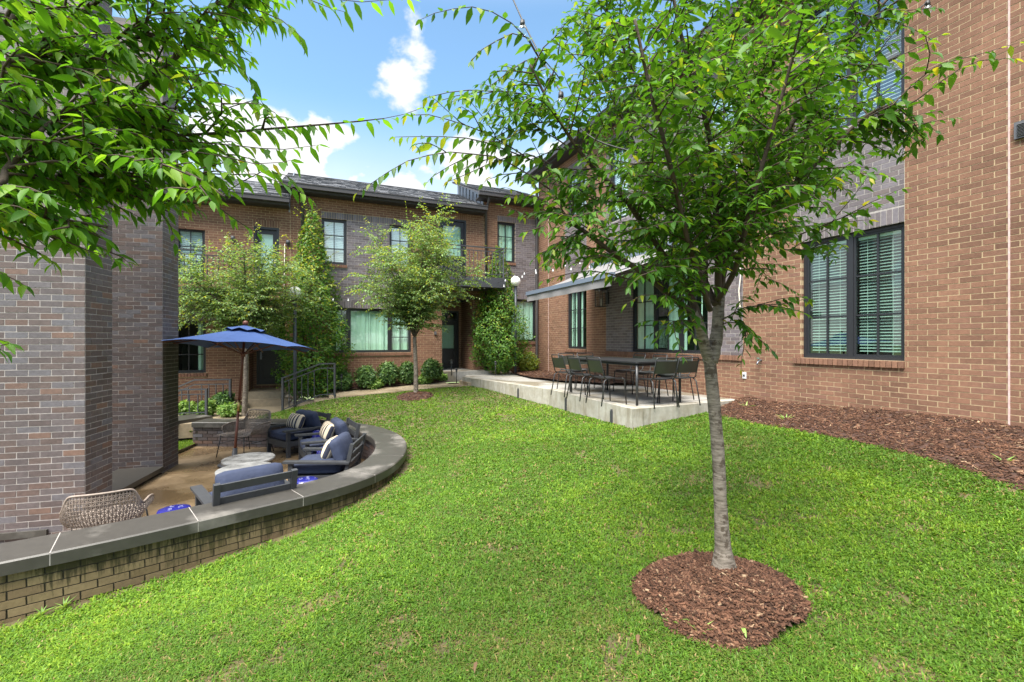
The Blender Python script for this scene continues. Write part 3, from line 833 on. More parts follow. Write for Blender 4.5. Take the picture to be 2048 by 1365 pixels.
# ---- grass
def build_grass():
    N0 = 1150000
    Y = 0.9 + 13.0 * NR.random(N0) ** 1.55
    X = Y * NR.uniform(-1.22, 1.24, N0)
    ext = NR.random(N0) < 0.14
    X[ext] = NR.uniform(-6, 5, ext.sum()); Y[ext] = NR.uniform(-0.5, 7.5, ext.sum())
    keep = lawn_keep(X, Y) & ~inside(X + 0.05 * NR.normal(size=N0) - 0.03, Y, bed_poly) & (X > -7.5)
    X, Y = X[keep], Y[keep]
    r = np.hypot(X - RING_C.x, (Y - RING_C.y) * 1.12)
    a = np.arctan2(Y - RING_C.y, X - RING_C.x)
    rr = RING_R * (1 + 0.06 * np.sin(3 * a + 1) + 0.02 * np.sin(7 * a))
    k = (r > rr - 0.02 + 0.04 * NR.normal(size=len(X))) | ((r > rr * 0.7) & (NR.random(len(X)) < 0.05))
    X, Y = X[k], Y[k]
    # worn spots and thicker clumps
    bare = hash_noise(X, Y, 3.1, 21) * 0.6 + hash_noise(X, Y, 9.0, 22) * 0.4
    k = (bare < 0.77) | (NR.random(len(X)) < 0.35)
    X, Y = X[k], Y[k]
    # trodden earth along the foot of the seat wall
    W2 = np.array([(p.x, p.y) for p in WO[::6]])
    dw = np.min(np.hypot(X[:, None].astype(np.float32) - W2[None, :, 0].astype(np.float32), Y[:, None].astype(np.float32) - W2[None, :, 1].astype(np.float32)), axis=1) if len(X) < 1200000 else np.ones(len(X))
    k = NR.random(len(X)) < np.clip((dw + 0.12 * (hash_noise(X, Y, 4, 51) - 0.5)) / 0.16, 0.06, 1) ** 1.5
    X, Y = X[k], Y[k]
    # small tree's ring
    k = np.hypot(X + 2.4, Y - 11.25) > 0.42
    X, Y = X[k], Y[k]
    n = len(X)
    Z = zl(X, Y)
    clump = hash_noise(X, Y, 4.5, 31) * 0.55 + hash_noise(X, Y, 14, 32) * 0.45
    big = hash_noise(X + 0.5 * hash_noise(X, Y, 1.3, 61), Y + 0.5 * hash_noise(X, Y, 1.3, 62), 1.0, 33)
    near = np.clip(Y / 3.0, 0.75, 3.2)
    Hh = NR.uniform(0.014, 0.034, n) * (0.65 + 0.8 * clump)
    Lb = NR.uniform(0.016, 0.045, n) * (0.7 + 0.6 * clump)
    W = NR.uniform(0.0028, 0.0058, n) * near ** 0.75
    broad = NR.random(n) < 0.22 + 0.3 * (hash_noise(X, Y, 1.7, 35) > 0.6)      # clover and crabgrass leaves
    W = np.where(broad, W * 2.1, W); Lb = np.where(broad, Lb * 0.6, Lb)
    an = NR.uniform(0, 2 * np.pi, n)
    dx, dy = np.cos(an), np.sin(an)
    sx, sy = -dy, dx
    base = np.stack([X, Y, Z - 0.004], 1)
    D = np.stack([dx, dy, np.zeros(n)], 1); S = np.stack([sx, sy, np.zeros(n)], 1); U = np.array([0, 0, 1.0])
    mid = base + D * (Lb * 0.42)[:, None] + U * (Hh * 0.72)[:, None]
    tip = base + D * (Lb * 1.15)[:, None] + U * (Hh * NR.uniform(0.55, 1.1, n))[:, None]
    V = np.stack([base - S * (W * 0.5)[:, None], base + S * (W * 0.5)[:, None], mid - S * (W * 0.62)[:, None], mid + S * (W * 0.62)[:, None], tip], 1)
    fine = hash_noise(X, Y, 26, 34)
    tone = np.clip(-0.03 + 0.32 * clump + 0.44 * big + 0.20 * fine + NR.normal(0, 0.15, n), 0.06, 1)
    dead = NR.random(n) < 0.02 + 0.10 * np.clip((bare[:n] if len(bare) == n else hash_noise(X, Y, 3.1, 21) * 0.6 + hash_noise(X, Y, 9.0, 22) * 0.4) - 0.5, 0, 1) * 3
    tone[dead] = 0.0
    idx = np.arange(n)[:, None] * 5
    T = np.concatenate([idx + np.array([[0, 1, 3]]), idx + np.array([[0, 3, 2]]), idx + np.array([[2, 3, 4]])], 0)
    o = np_mesh('grass', V.reshape(-1, 3), T, M['grass'], attrs={'tone': np.repeat(tone, 5)}, kind='stuff')
    setp(o, 'short bright green lawn grass on the slope')
    print('grass blades', n)
build_grass()

# ------------------------------------------------------------------ paved surfaces
def poly_sheet(name, pts, material, label, depth=0.0, kind='structure'):
    """flat paved polygon, with a skirt of the given depth"""
    mb = MB()
    top = [Vector(p) for p in pts]
    n = len(top)
    ar = sum(top[i].x * top[(i + 1) % n].y - top[(i + 1) % n].x * top[i].y for i in range(n))
    if ar < 0: top.reverse()
    mb.add(top, [tuple(range(n))])
    if depth:
        bot = [p - UP * depth for p in top]
        mb.add(top + bot, [(i, i + n, (i + 1) % n + n, (i + 1) % n) for i in range(n)])
    return setp(mb.build(name, material, kind=kind), label)

def flat(poly, z): return [Vector((x, y, z)) for x, y in poly]
poly_sheet('sunken_patio', flat([(p.x, p.y) for p in WMID] + [(-14, 1.5), (-14, 9.6)], ZPAT), M['wetpatio'], 'damp brown concrete patio inside the curved wall')
# grass strip and low cap wall seen beyond the chimney
poly_sheet('patio', flat([(1.85, 6.98), (0.84, 9.75), (-1.42, 13.2)] + [tuple(fb(s, dd)[:2]) for s, dd in ((2.9, 0.95), (2.6, -0.3), (-0.3, -0.3))] + [(4.3, 8.2)], ZUP), M['slab'], 'grey concrete terrace in front of the right house', 0.3)
def walk_pt(s, dd, z): return fb(s, dd, z)
poly_sheet('sidewalk', [walk_pt(3.55, 0.85, -1.22), walk_pt(3.55, 2.02, -1.24), walk_pt(6.75, 2.02, -1.40), walk_pt(6.75, 0.7, -1.40)], M['path'], 'tan concrete path along the rear houses', 0.2)
for k in range(3):
    s0 = 6.75 + 0.33 * k
    poly_sheet('path_step', [walk_pt(s0, 0.75, -1.40 - 0.085 * (k + 1)), walk_pt(s0, 2.05, -1.40 - 0.085 * (k + 1)), walk_pt(s0 + 0.34, 2.05, -1.40 - 0.085 * (k + 1)), walk_pt(s0 + 0.34, 0.75, -1.40 - 0.085 * (k + 1))], M['path'], 'tan concrete step below the steel railing', 0.3)
poly_sheet('path', [walk_pt(7.7, 0.4, -1.72), walk_pt(7.7, 2.1, -1.72), walk_pt(8.3, 2.55, -1.72), Vector((-6.0, 9.78, -1.72)), Vector((-7.2, 9.3, -1.72)), walk_pt(13.5, 1.0, -1.72), walk_pt(13.5, -0.02, -1.72), walk_pt(7.7, -0.02, -1.72)], M['path'], 'tan concrete path in front of the left house', 0.3)
for a, b, z0_, z1_, lab in ((3.5, 6.9, -1.17, -1.34, 'mulch strip under the shrubs of the middle house'), (8.7, 13.5, -1.60, -1.64, 'mulch strip under the shrubs of the left house')):
    mb = MB(); n = 30; vs_ = []
    for i in range(n + 1):
        t = i / n; s_ = a + (b - a) * t; z_ = z0_ + (z1_ - z0_) * t
        for j in range(5):
            dd = -0.01 + 0.88 * j / 4
            vs_.append(fb(s_, dd, z_ + RND.uniform(0, 0.03) + 0.02 - (0.06 if j == 4 else 0)))
    mb.add(vs_, [(i * 5 + j, i * 5 + j + 1, i * 5 + j + 6, i * 5 + j + 5) for i in range(n) for j in range(4)])
    setp(mb.build('mulch_strip', M['mulchbed'], kind='structure'), lab)
    pp = np.stack([NR.uniform(a, b, 2200), NR.uniform(0, 0.84, 2200)], 1)
    zz = z0_ + (z1_ - z0_) * (pp[:, 0] - a) / (b - a) + 0.035
    P3 = np.array([[O2.x + EB.x * s_ + NB.x * dd, O2.y + EB.y * s_ + NB.y * dd] for s_, dd in pp])
    chips('mulch', P3, lambda x, y, zz=zz: zz, 0.03, 0.09, 'loose chips on the ' + lab)
# mulch area on the terrace by the right house
ml = [(0.15, 0.0), (0.15, 1.1), (1.0, 1.35), (2.6, 1.55), (4.0, 1.3), (5.0, 0.72), (5.3, 0.05), (5.3, 0.0)]
mulch_t = [tuple(fr_(s, dd)[:2]) for s, dd in ml]
def mt_z(x, y): return np.full(len(x), ZUP + 0.03) + 0.03 * hash_noise(x, y, 3, 41) + 0.02 * hash_noise(x, y, 12, 42)
setp(grid_sheet('mulch_bed', -2, 4.5, 9.5, 16, 0.07, lambda x, y: inside(x, y, mulch_t), mt_z, M['mulchbed'], 'structure'), 'mulch bed between terrace and right house')
chips('mulch', sample_in(-1, 4.3, 9.5, 16, 14000, lambda x, y: inside(x, y, mulch_t)), mt_z, 0.03, 0.09, 'loose chips on the bed between terrace and house')

# concrete kerb wall of the terrace
t = thing('concrete_wall', 'pale concrete kerb wall edging the terrace above the lawn', 'low wall', (1.83, 6.94, -1.4))
def thick_line(mb, P, w, z0, z1, side=1):
    vs_ = []
    for i, p in enumerate(P):
        tt, nn = left_n(P, i)
        vs_ += [Vector((p.x, p.y, z0)), Vector((p.x, p.y, z1)), Vector((p.x, p.y, z1)) + nn * w * side, Vector((p.x, p.y, z0)) + nn * w * side]
    n = len(P)
    fs = []
    for i in range(n - 1):
        b = 4 * i
        for q in range(4):
            fs.append((b + q, b + (q + 1) % 4, b + 4 + (q + 1) % 4, b + 4 + q))
    fs.append((0, 3, 2, 1)); e = 4 * (n - 1); fs.append((e, e + 1, e + 2, e + 3))
    if side < 0: fs = [tuple(reversed(f)) for f in fs]
    mb.add(vs_, fs)
dAB = (PAT[1] - PAT[0]).normalized(); dBC = (PAT[2] - PAT[1]).normalized()
segs = [(PAT[0], PAT[0] + dAB * 1.42), (PAT[0] + dAB * 1.43, PAT[1] - dAB * 0.005), (PAT[1] + dBC * 0.005, PAT[1] + dBC * 1.9), (PAT[1] + dBC * 1.91, PAT[2])]
for a, b in segs:
    mb = MB(); thick_line(mb, [a, b], 0.2, -1.75, ZUP + 0.022)
    mb.build('wall_section', M['concrete'], t)
rt = Vector((4.05, 8.05, 0))
mb = MB(); thick_line(mb, [rt, PAT[0] + (rt - PAT[0]).normalized() * 0.205], 0.2, -1.75, ZUP + 0.018)
mb.build('wall_section', M['concrete'], t)
nAB = Vector((-dAB.y, dAB.x, 0))
for q in (0.55, 2.2, 3.9):
    p_ = PAT[0] + dAB * q if q < 2.9 else PAT[1] + dBC * 1.2
    nn = nAB if q < 2.9 else Vector((-dBC.y, dBC.x, 0))
    mb = MB(); mb.box(p_ + nn * 0.012 + UP * (-1.27), dAB, nn, UP, 0.018, 0.02, 0.13)
    mb.box(p_ + nn * 0.014 + UP * (-1.13), dAB, nn, UP, 0.012, 0.012, 0.012)
    mb.build('weep_slot', M['steel'], t)
for q in (0.6, 2.4, 4.2):
    a = PAT[0] + dAB * q + nAB * -0.21; b_ = a - nAB * 2.2
    MB().bar(a + UP * (ZUP + 0.0012), b_ + UP * (ZUP + 0.0012), 0.012, 0.004).build('slab_joint', M['mortar_dark'], t)
# two small steps from the terrace to the path
for k in range(2):
    zz = ZUP - 0.10 * (k + 1)
    mb = MB(); mb.box(fb(3.0 + 0.32 * k, 1.55, zz - 0.1), EB, NB, UP, 0.16, 0.42, 0.1)
    setp(mb.build('path_step', M['path'], kind='structure'), 'low concrete step beside the end of the kerb wall')

# ------------------------------------------------------------------ brick walls
CO, BL = 0.0677, 0.2032                       # course and brick pitch
class BrickJob:
    """collects the bricks of one wall; the 300 that show largest become objects of their own"""
    def __init__(s, mats): s.full, s.v, s.f, s.mi, s.mats = [], [], [], [], mats
    def brick(s, c, ex, n, L_, H_, mi, D=0.10, individual=True, face_off=0.0):
        j = RND.uniform(-0.0015, 0.0015)
        c = c + n * (j + face_off - D / 2)
        if individual: s.full.append((c.copy(), ex.copy(), n.copy(), round(L_, 4), round(H_, 4), D, mi))
        else: s.box(c, ex, n, L_, H_, D, mi)
    def box(s, c, ex, n, L_, H_, D, mi):
        b = len(s.v)
        a1, a2, a3 = ex * (L_ / 2), n * (D / 2), UP * (H_ / 2)
        q = lambda: UP * RND.uniform(-0.001, 0.001) + ex * RND.uniform(-0.0015, 0.0015)
        s.v += [c - a1 + a2 - a3 + q(), c + a1 + a2 - a3 + q(), c + a1 + a2 + a3 + q(), c - a1 + a2 + a3 + q(),
                c - a1 - a2 - a3, c + a1 - a2 - a3, c + a1 - a2 + a3, c - a1 - a2 + a3]
        s.f += [(b + 0, b + 1, b + 2, b + 3), (b + 1, b + 5, b + 6, b + 2), (b + 4, b + 0, b + 3, b + 7), (b + 3, b + 2, b + 6, b + 7), (b + 4, b + 5, b + 1, b + 0)]
        s.mi += [mi] * 5
    def score(s, c, n):
        if c.y < 0.3: return 0
        u = CX + F * c.x / c.y; v = CY - F * c.z / c.y
        if not (-20 < u < 2068 and -10 < v < 1375): return 0
        d2 = c.length_squared
        return max(0.0, -n.dot(c) / c.length) / d2
    def finish(s, parent, n_ind=300):
        sc = sorted(range(len(s.full)), key=lambda i: -s.score(s.full[i][0], s.full[i][2]))
        protos = {}
        for k, i in enumerate(sc):
            c, ex, n, L_, H_, D, mi = s.full[i]
            if k < n_ind and s.score(c, n) > 0:
                key = (L_, H_, D, mi)
                if key not in protos:
                    sub = BrickJob(s.mats); sub.box(Vector((0, 0, 0)), Vector((1, 0, 0)), Vector((0, -1, 0)), L_, H_, D, 0)
                    me = bpy.data.meshes.new('brick'); me.from_pydata([tuple(v) for v in sub.v], [], sub.f)
                    me.materials.append(s.mats[mi]); me.update(); protos[key] = me
                o = bpy.data.objects.new('brick', protos[key])
                o.location = c
                o.rotation_euler = (RND.uniform(-0.006, 0.006), 0, math.atan2(ex.y, ex.x) if Vector((ex.y, -ex.x, 0)).dot(n) > 0 else math.atan2(-ex.y, -ex.x))
                COL.objects.link(o); attach(o, parent, True)
            else:
                s.box(c, ex, n, L_, H_, D, mi)
        if s.f:
            o = np_mesh('brickwork', np.array([tuple(v) for v in s.v]), np.array(s.f), s.mats, parent, mat_idx=s.mi, kind='stuff')

def brick_wall(parent, job, fr, n, e, s0, s1, z0, z1, holes=(), zones=(), soldiers=(), rowlocks=(), mi=0, zmi=1, mortar_parent=None, mortar=('mortar_cream', 'mortar_gray'), name='wall', phase=0.0, ztop=None, D=0.10):
    """fr(s,d,z) -> point. holes: (s0,s1,z0,z1). zones: rects laid in the second brick. soldiers: rects of upright bricks. rowlocks: projecting sills"""
    blocks = list(holes) + [q[:4] for q in soldiers] + [q[:4] for q in rowlocks]
    nrow = int(math.ceil((z1 - z0) / CO - 1e-6))
    for r in range(nrow):
        za = z0 + r * CO; zb = min(za + CO - 0.0095, z1)
        if zb - za < 0.015: continue
        zm = (za + zb) / 2
        if ztop: pass
        cuts = sorted((max(b[0], s0), min(b[1], s1)) for b in blocks if b[2] < zm < b[3] and b[1] > s0 and b[0] < s1)
        free = []; cur = s0
        for a, b in cuts:
            if a > cur + 0.01: free.append((cur, a))
            cur = max(cur, b)
        if cur < s1 - 0.01: free.append((cur, s1))
        edges = sorted({z for q in zones if q[2] < zm < q[3] for z in (q[0], q[1])})
        fr2 = []
        for a, b in free:
            pts = [a] + [x for x in edges if a + 0.01 < x < b - 0.01] + [b]
            fr2 += list(zip(pts[:-1], pts[1:]))
        off = phase + (BL / 2 if r % 2 else 0)
        for a, b in fr2:
            k = math.floor((a - off) / BL)
            while True:
                ba = max(a, off + k * BL); bb = min(b, off + (k + 1) * BL)
                k += 1
                if ba >= b - 1e-6: break
                if bb - ba < 0.022: continue
                L_ = bb - ba - 0.0095
                sm = (ba + bb) / 2
                m = zmi if any(q[0] < sm < q[1] and q[2] < zm < q[3] for q in zones) else mi
                fullb = L_ > 0.18 and zb - za > 0.05
                job.brick(fr(sm, 0, zm), e, n, BL - 0.0095 if fullb and abs(L_ - BL + 0.0095) < 0.002 else L_, zb - za, m, D, individual=fullb)
    for q in soldiers:
        a, b, za, zb, m = q
        k = max(1, round((b - a) / CO)); w = (b - a) / k
        for i in range(k):
            job.brick(fr(a + (i + 0.5) * w, 0, (za + zb) / 2), e, n, w - 0.009, zb - za - 0.009, m, D, individual=False)
    for q in rowlocks:
        a, b, za, zb, m = q
        k = max(1, round((b - a) / CO)); w = (b - a) / k
        for i in range(k):
            job.brick(fr(a + (i + 0.5) * w, 0, (za + zb) / 2), e, n, w - 0.009, zb - za - 0.006, m, D + 0.05, individual=False, face_off=0.035)
    # mortar backing with openings
    ss = sorted({s0, s1} | {x for q in list(holes) + list(zones) for x in q[:2] if s0 < x < s1})
    zz = sorted({z0, z1} | {x for q in list(holes) + list(zones) for x in q[2:4] if z0 < x < z1})
    mb = MB()
    dep, th = -0.0025, 0.15
    for a, b in zip(ss[:-1], ss[1:]):
        for za, zb in zip(zz[:-1], zz[1:]):
            sm, zm = (a + b) / 2, (za + zb) / 2
            if any(q[0] < sm < q[1] and q[2] < zm < q[3] for q in holes): continue
            m = 1 if any(q[0] < sm < q[1] and q[2] < zm < q[3] for q in zones) else 0
            vs_ = [fr(a, dep, za), fr(b, dep, za), fr(b, dep, zb), fr(a, dep, zb)]
            f = (0, 1, 2, 3) if (vs_[1] - vs_[0]).cross(vs_[3] - vs_[0]).dot(n) > 0 else (3, 2, 1, 0)
            mb.add(vs_, [f], m)
    for q in holes:
        a, b, za, zb = max(q[0], s0), min(q[1], s1), max(q[2], z0), min(q[3], z1)
        k_ = 0.007; a -= k_; b += k_; zb += k_
        for (pa, pb) in (((a, za), (a, zb)), ((b, za), (b, zb)), ((a, za), (b, za)), ((a, zb), (b, zb))):
            mb.add([fr(pa[0], dep, pa[1]), fr(pb[0], dep, pb[1]), fr(pb[0], -th, pb[1]), fr(pa[0], -th, pa[1])], [(0, 1, 2, 3)], 0)
    return mb.build(name, [M[x] for x in mortar], mortar_parent or parent)

# ---- windows and doors
def window(house, fr, n, e, s0, s1, z0, z1, sashes, cover=None, glass='glass', fw=0.045, d0=-0.085, blind_sep=False, label=None):
    """sashes: (share, columns, rows). The window is its frame; panes, muntins, blinds and curtains are its pieces"""
    mb = MB()
    def bar(a, b, za, zb, d_, th=0.05):
        mb.box(fr((a + b) / 2, d_, (za + zb) / 2), e, n, UP, (b - a) / 2, th / 2, (zb - za) / 2)
    bar(s0, s1, z0, z0 + fw, d0); bar(s0, s1, z1 - fw, z1, d0)
    tot = sum(q[0] for q in sashes)
    edges = [s0 + (s1 - s0) * sum(q[0] for q in sashes[:i]) / tot for i in range(len(sashes) + 1)]
    for i, x in enumerate(edges):
        w = fw if i in (0, len(edges) - 1) else fw * 1.5
        xa = x if i == 0 else (x - w if i == len(edges) - 1 else x - w / 2)
        bar(xa, xa + w, z0 + fw, z1 - fw, d0)
    win = mb.build('window', M['frame'], house)
    if label: win['label'] = label
    for i, (sh, nc, nr) in enumerate(sashes):
        a = edges[i] + (fw if i == 0 else fw * 0.75); b = edges[i + 1] - (fw if i == len(sashes) - 1 else fw * 0.75)
        za, zb = z0 + fw, z1 - fw
        mu = MB()
        sw = 0.028
        for (xa, xb, ya, yb) in ((a, b, za, za + sw), (a, b, zb - sw, zb), (a, a + sw, za + sw, zb - sw), (b - sw, b, za + sw, zb - sw)):
            mu.box(fr((xa + xb) / 2, d0 - 0.006, (ya + yb) / 2), e, n, UP, (xb - xa) / 2, 0.018, (yb - ya) / 2)
        mu.build('sash', M['frame'], win)
        a, b, za, zb = a + sw, b - sw, za + sw, zb - sw
        for c in range(1, nc):
            x = a + (b - a) * c / nc
            MB().box(fr(x, d0 - 0.004, (za + zb) / 2), e, n, UP, 0.011, 0.014, (zb - za) / 2).build('muntin', M['frame'], win)
        for r in range(1, nr):
            z = za + (zb - za) * r / nr
            MB().box(fr((a + b) / 2, d0 - 0.0045, z), e, n, UP, (b - a) / 2, 0.0125, 0.011).build('muntin', M['frame'], win)
        for c in range(nc):
            for r in range(nr):
                xa, xb = a + (b - a) * c / nc, a + (b - a) * (c + 1) / nc
                ya, yb = za + (zb - za) * r / nr, za + (zb - za) * (r + 1) / nr
                pb = MB(); vs_ = [fr(xa, d0 - 0.01, ya), fr(xb, d0 - 0.01, ya), fr(xb, d0 - 0.01, yb), fr(xa, d0 - 0.01, yb)]
                f = (0, 1, 2, 3) if (vs_[1] - vs_[0]).cross(vs_[3] - vs_[0]).dot(n) > 0 else (3, 2, 1, 0)
                pb.add(vs_, [f]); pb.build('pane', M[glass], win)
        if cover and cover[i]:
            kind = cover[i]
            if kind.startswith('blind'):
                hh = float(kind.split(':')[1]) if ':' in kind else 1.0
                zlow = zb - (zb - za) * hh
                pitch = 0.043 if blind_sep else 0.05
                k = int((zb - zlow - 0.05) / pitch)
                tilt = (UP * math.cos(1.0) + n * -math.sin(1.0)).normalized()
                if kind.startswith('blindclosed'): tilt = (UP * math.cos(0.35) + n * -math.sin(0.35)).normalized()
                w = (b - a) / 2 - 0.012
                if blind_sep:
                    me = None
                    for q in range(k):
                        c = fr((a + b) / 2, d0 - 0.07, zb - 0.06 - q * pitch)
                        if me is None:
                            o = MB().box(Vector((0, 0, 0)), e, tilt, e.cross(tilt), w, 0.024, 0.0015).build('slat', M['slat'])
                            me = o.data; attach(o, win, True)
                        else:
                            o = bpy.data.objects.new('slat', me); COL.objects.link(o); attach(o, win, True)
                        o.location = c
                    rr = MB()
                    for xx in (0.22, 0.78):
                        rr.bar(fr(a + (b - a) * xx, d0 - 0.045, zb), fr(a + (b - a) * xx, d0 - 0.045, za), 0.003, 0.003)
                    rr.build('blind_cord', M['blind'], win)
                else:
                    sb = MB()
                    for q in range(k):
                        sb.box(fr((a + b) / 2, d0 - 0.07, zb - 0.06 - q * pitch), e, tilt, e.cross(tilt), w, 0.026, 0.0015)
                    sb.build('blind_slats', M['blind'], win, kind='stuff')
                MB().box(fr((a + b) / 2, d0 - 0.065, zb - 0.02), e, n, UP, w, 0.03, 0.02).build('head_rail', M['blind'], win)
            elif kind.startswith('curtain'):
                parts = kind.split(':')[1].split(',') if ':' in kind else ['0-1']
                for pr in parts:
                    f0, f1 = (float(x) for x in pr.split('-'))
                    xa, xb = a - 0.03 + (b - a + 0.06) * f0, a - 0.03 + (b - a + 0.06) * f1
                    nn = max(10, int((xb - xa) / 0.018)); vs_ = []
                    ph = RND.uniform(0, 6)
                    for q in range(nn + 1):
                        x = xa + (xb - xa) * q / nn
                        wv = 0.022 * math.sin(q * 0.62 + ph) + 0.012 * math.sin(q * 1.43 + 2 * ph) + 0.012 * math.sin(q * 0.21)
                        vs_ += [fr(x, d0 - 0.075 + wv, za - 0.05), fr(x, d0 - 0.075 + wv * 0.9, zb + 0.05)]
                    cb = MB(); cb.add(vs_, [(2 * q, 2 * q + 2, 2 * q + 3, 2 * q + 1) for q in range(nn)], 0, True)
                    cb.build('curtain', M['curtain'], win)
    # the dim room behind
    rb = MB(); de = -1.1
    c8 = [fr(s0 + 0.01, -0.16, z0), fr(s1 - 0.01, -0.16, z0), fr(s1 - 0.01, -0.16, z1), fr(s0 + 0.01, -0.16, z1), fr(s0, de, z0), fr(s1, de, z0), fr(s1, de, z1), fr(s0, de, z1)]
    rb.add(c8, [(4, 5, 6, 7), (0, 1, 5, 4), (1, 2, 6, 5), (2, 3, 7, 6), (3, 0, 4, 7)])
    rb.build('room', M['room'], win)
    return win

def door(house, fr, n, e, s0, s1, z0, z1, d0, transom=0.0, glaz=(0.42, 0.92), hinge_right=True, curtain=True):
    fw = 0.06
    mb = MB()
    for (a, b, za, zb) in ((s0, s0 + fw, z0, z1), (s1 - fw, s1, z0, z1), (s0 + fw, s1 - fw, z1 - fw, z1)):
        mb.box(fr((a + b) / 2, d0, (za + zb) / 2), e, n, UP, (b - a) / 2, 0.06, (zb - za) / 2)
    a, b = s0 + fw, s1 - fw
    zt = z1 - fw - transom
    if transom: mb.box(fr((a + b) / 2, d0, zt + 0.03), e, n, UP, (b - a) / 2, 0.05, 0.03)
    dr = mb.build('door', M['door'], house)
    H = zt - z0
    g0, g1 = z0 + H * glaz[0], z0 + H * glaz[1]
    lf = MB(); st = 0.1
    for (xa, xb, ya, yb) in ((a, a + st, z0, zt), (b - st, b, z0, zt), (a + st, b - st, g1, zt), (a + st, b - st, z0, z0 + 0.16), (a + st, b - st, g0 - 0.1, g0)):
        lf.box(fr((xa + xb) / 2, d0 - 0.02, (ya + yb) / 2), e, n, UP, (xb - xa) / 2, 0.025, (yb - ya) / 2)
    zmid = (z0 + 0.16 + g0 - 0.1) / 2
    lf.box(fr((a + b) / 2, d0 - 0.035, zmid), e, n, UP, (b - a) / 2 - st, 0.012, (g0 - 0.26 - z0) / 2)
    lf.box(fr((a + b) / 2, d0 - 0.027, zmid), e, n, UP, (b - a) / 2 - st - 0.05, 0.012, (g0 - 0.26 - z0) / 2 - 0.05)
    lf.build('door_leaf', M['door'], dr)
    def pane(xa, xb, ya, yb):
        vs_ = [fr(xa, d0 - 0.02, ya), fr(xb, d0 - 0.02, ya), fr(xb, d0 - 0.02, yb), fr(xa, d0 - 0.02, yb)]
        f = (0, 1, 2, 3) if (vs_[1] - vs_[0]).cross(vs_[3] - vs_[0]).dot(n) > 0 else (3, 2, 1, 0)
        MB().add(vs_, [f]) ; pb = MB(); pb.add(vs_, [f]); pb.build('pane', M['glass'], dr)
    pane(a + st, b - st, g0, g1)
    if transom: pane(a, b, zt + 0.06, z1 - fw)
    if curtain:
        MB().box(fr((a + b) / 2, d0 - 0.09, (g0 + g1) / 2), e, n, UP, (b - a) / 2 - 0.08, 0.008, (g1 - g0) / 2 + 0.03).build('curtain', M['curtain'], dr)
    MB().box(fr((a + b) / 2, d0 - 0.6, (z0 + z1) / 2), e, n, UP, (b - a) / 2 + 0.3, 0.01, (z1 - z0) / 2 + 0.2).build('room', M['room'], dr)
    xh = a + 0.05 if hinge_right else b - 0.05
    hb = MB(); hb.box(fr(xh, d0 + 0.012, z0 + H * 0.46), e, n, UP, 0.025, 0.008, 0.11)
    hb.tube([fr(xh, d0 + 0.02, z0 + H * 0.44), fr(xh, d0 + 0.06, z0 + H * 0.44), fr(xh + (0.1 if hinge_right else -0.1), d0 + 0.06, z0 + H * 0.44)], 0.009)
    hb.build('handle', M['flash'], dr)
    return dr

def add_light_block(house, fr, e, n, s0, s1, z0, z1):  # unseen dark shell added behind the facade to block light through gaps
    mb = MB()
    mb.box(fr((s0 + s1) / 2, -2.4, (z0 + z1) / 2), e, n, UP, (s1 - s0) / 2 - 0.03, 0.05, (z1 - z0) / 2)
    for s_ in (s0 + 0.06, s1 - 0.06): mb.box(fr(s_, -1.28, (z0 + z1) / 2), e, n, UP, 0.03, 1.1, (z1 - z0) / 2)
    mb.box(fr((s0 + s1) / 2, -1.25, z1 + 0.03), e, n, UP, (s1 - s0) / 2 - 0.04, 1.2, 0.02)
    mb.build('light_block', M['soffit'], house)

def gutter_run(house, fr, n, e, s0, s1, z, over=0.34):
    g = MB(); a, b = fr(s0, 0, 0), fr(s1, 0, 0)
    mid = (s0 + s1) / 2; hl = (s1 - s0) / 2
    g.box(fr(mid, over / 2, z - 0.01), e, n, UP, hl, over / 2, 0.012)                      # soffit
    g.box(fr(mid, over + 0.012, z + 0.09), e, n, UP, hl, 0.012, 0.10)                      # fascia
    g.build('eave', M['soffit'], house)
    q = MB()
    q.box(fr(mid, over + 0.085, z + 0.10), e, n, UP, hl + 0.02, 0.06, 0.055)
    q.box(fr(mid, over + 0.10, z + 0.165), e, n, UP, hl + 0.02, 0.062, 0.012)
    q.build('gutter', M['gutter'], house)

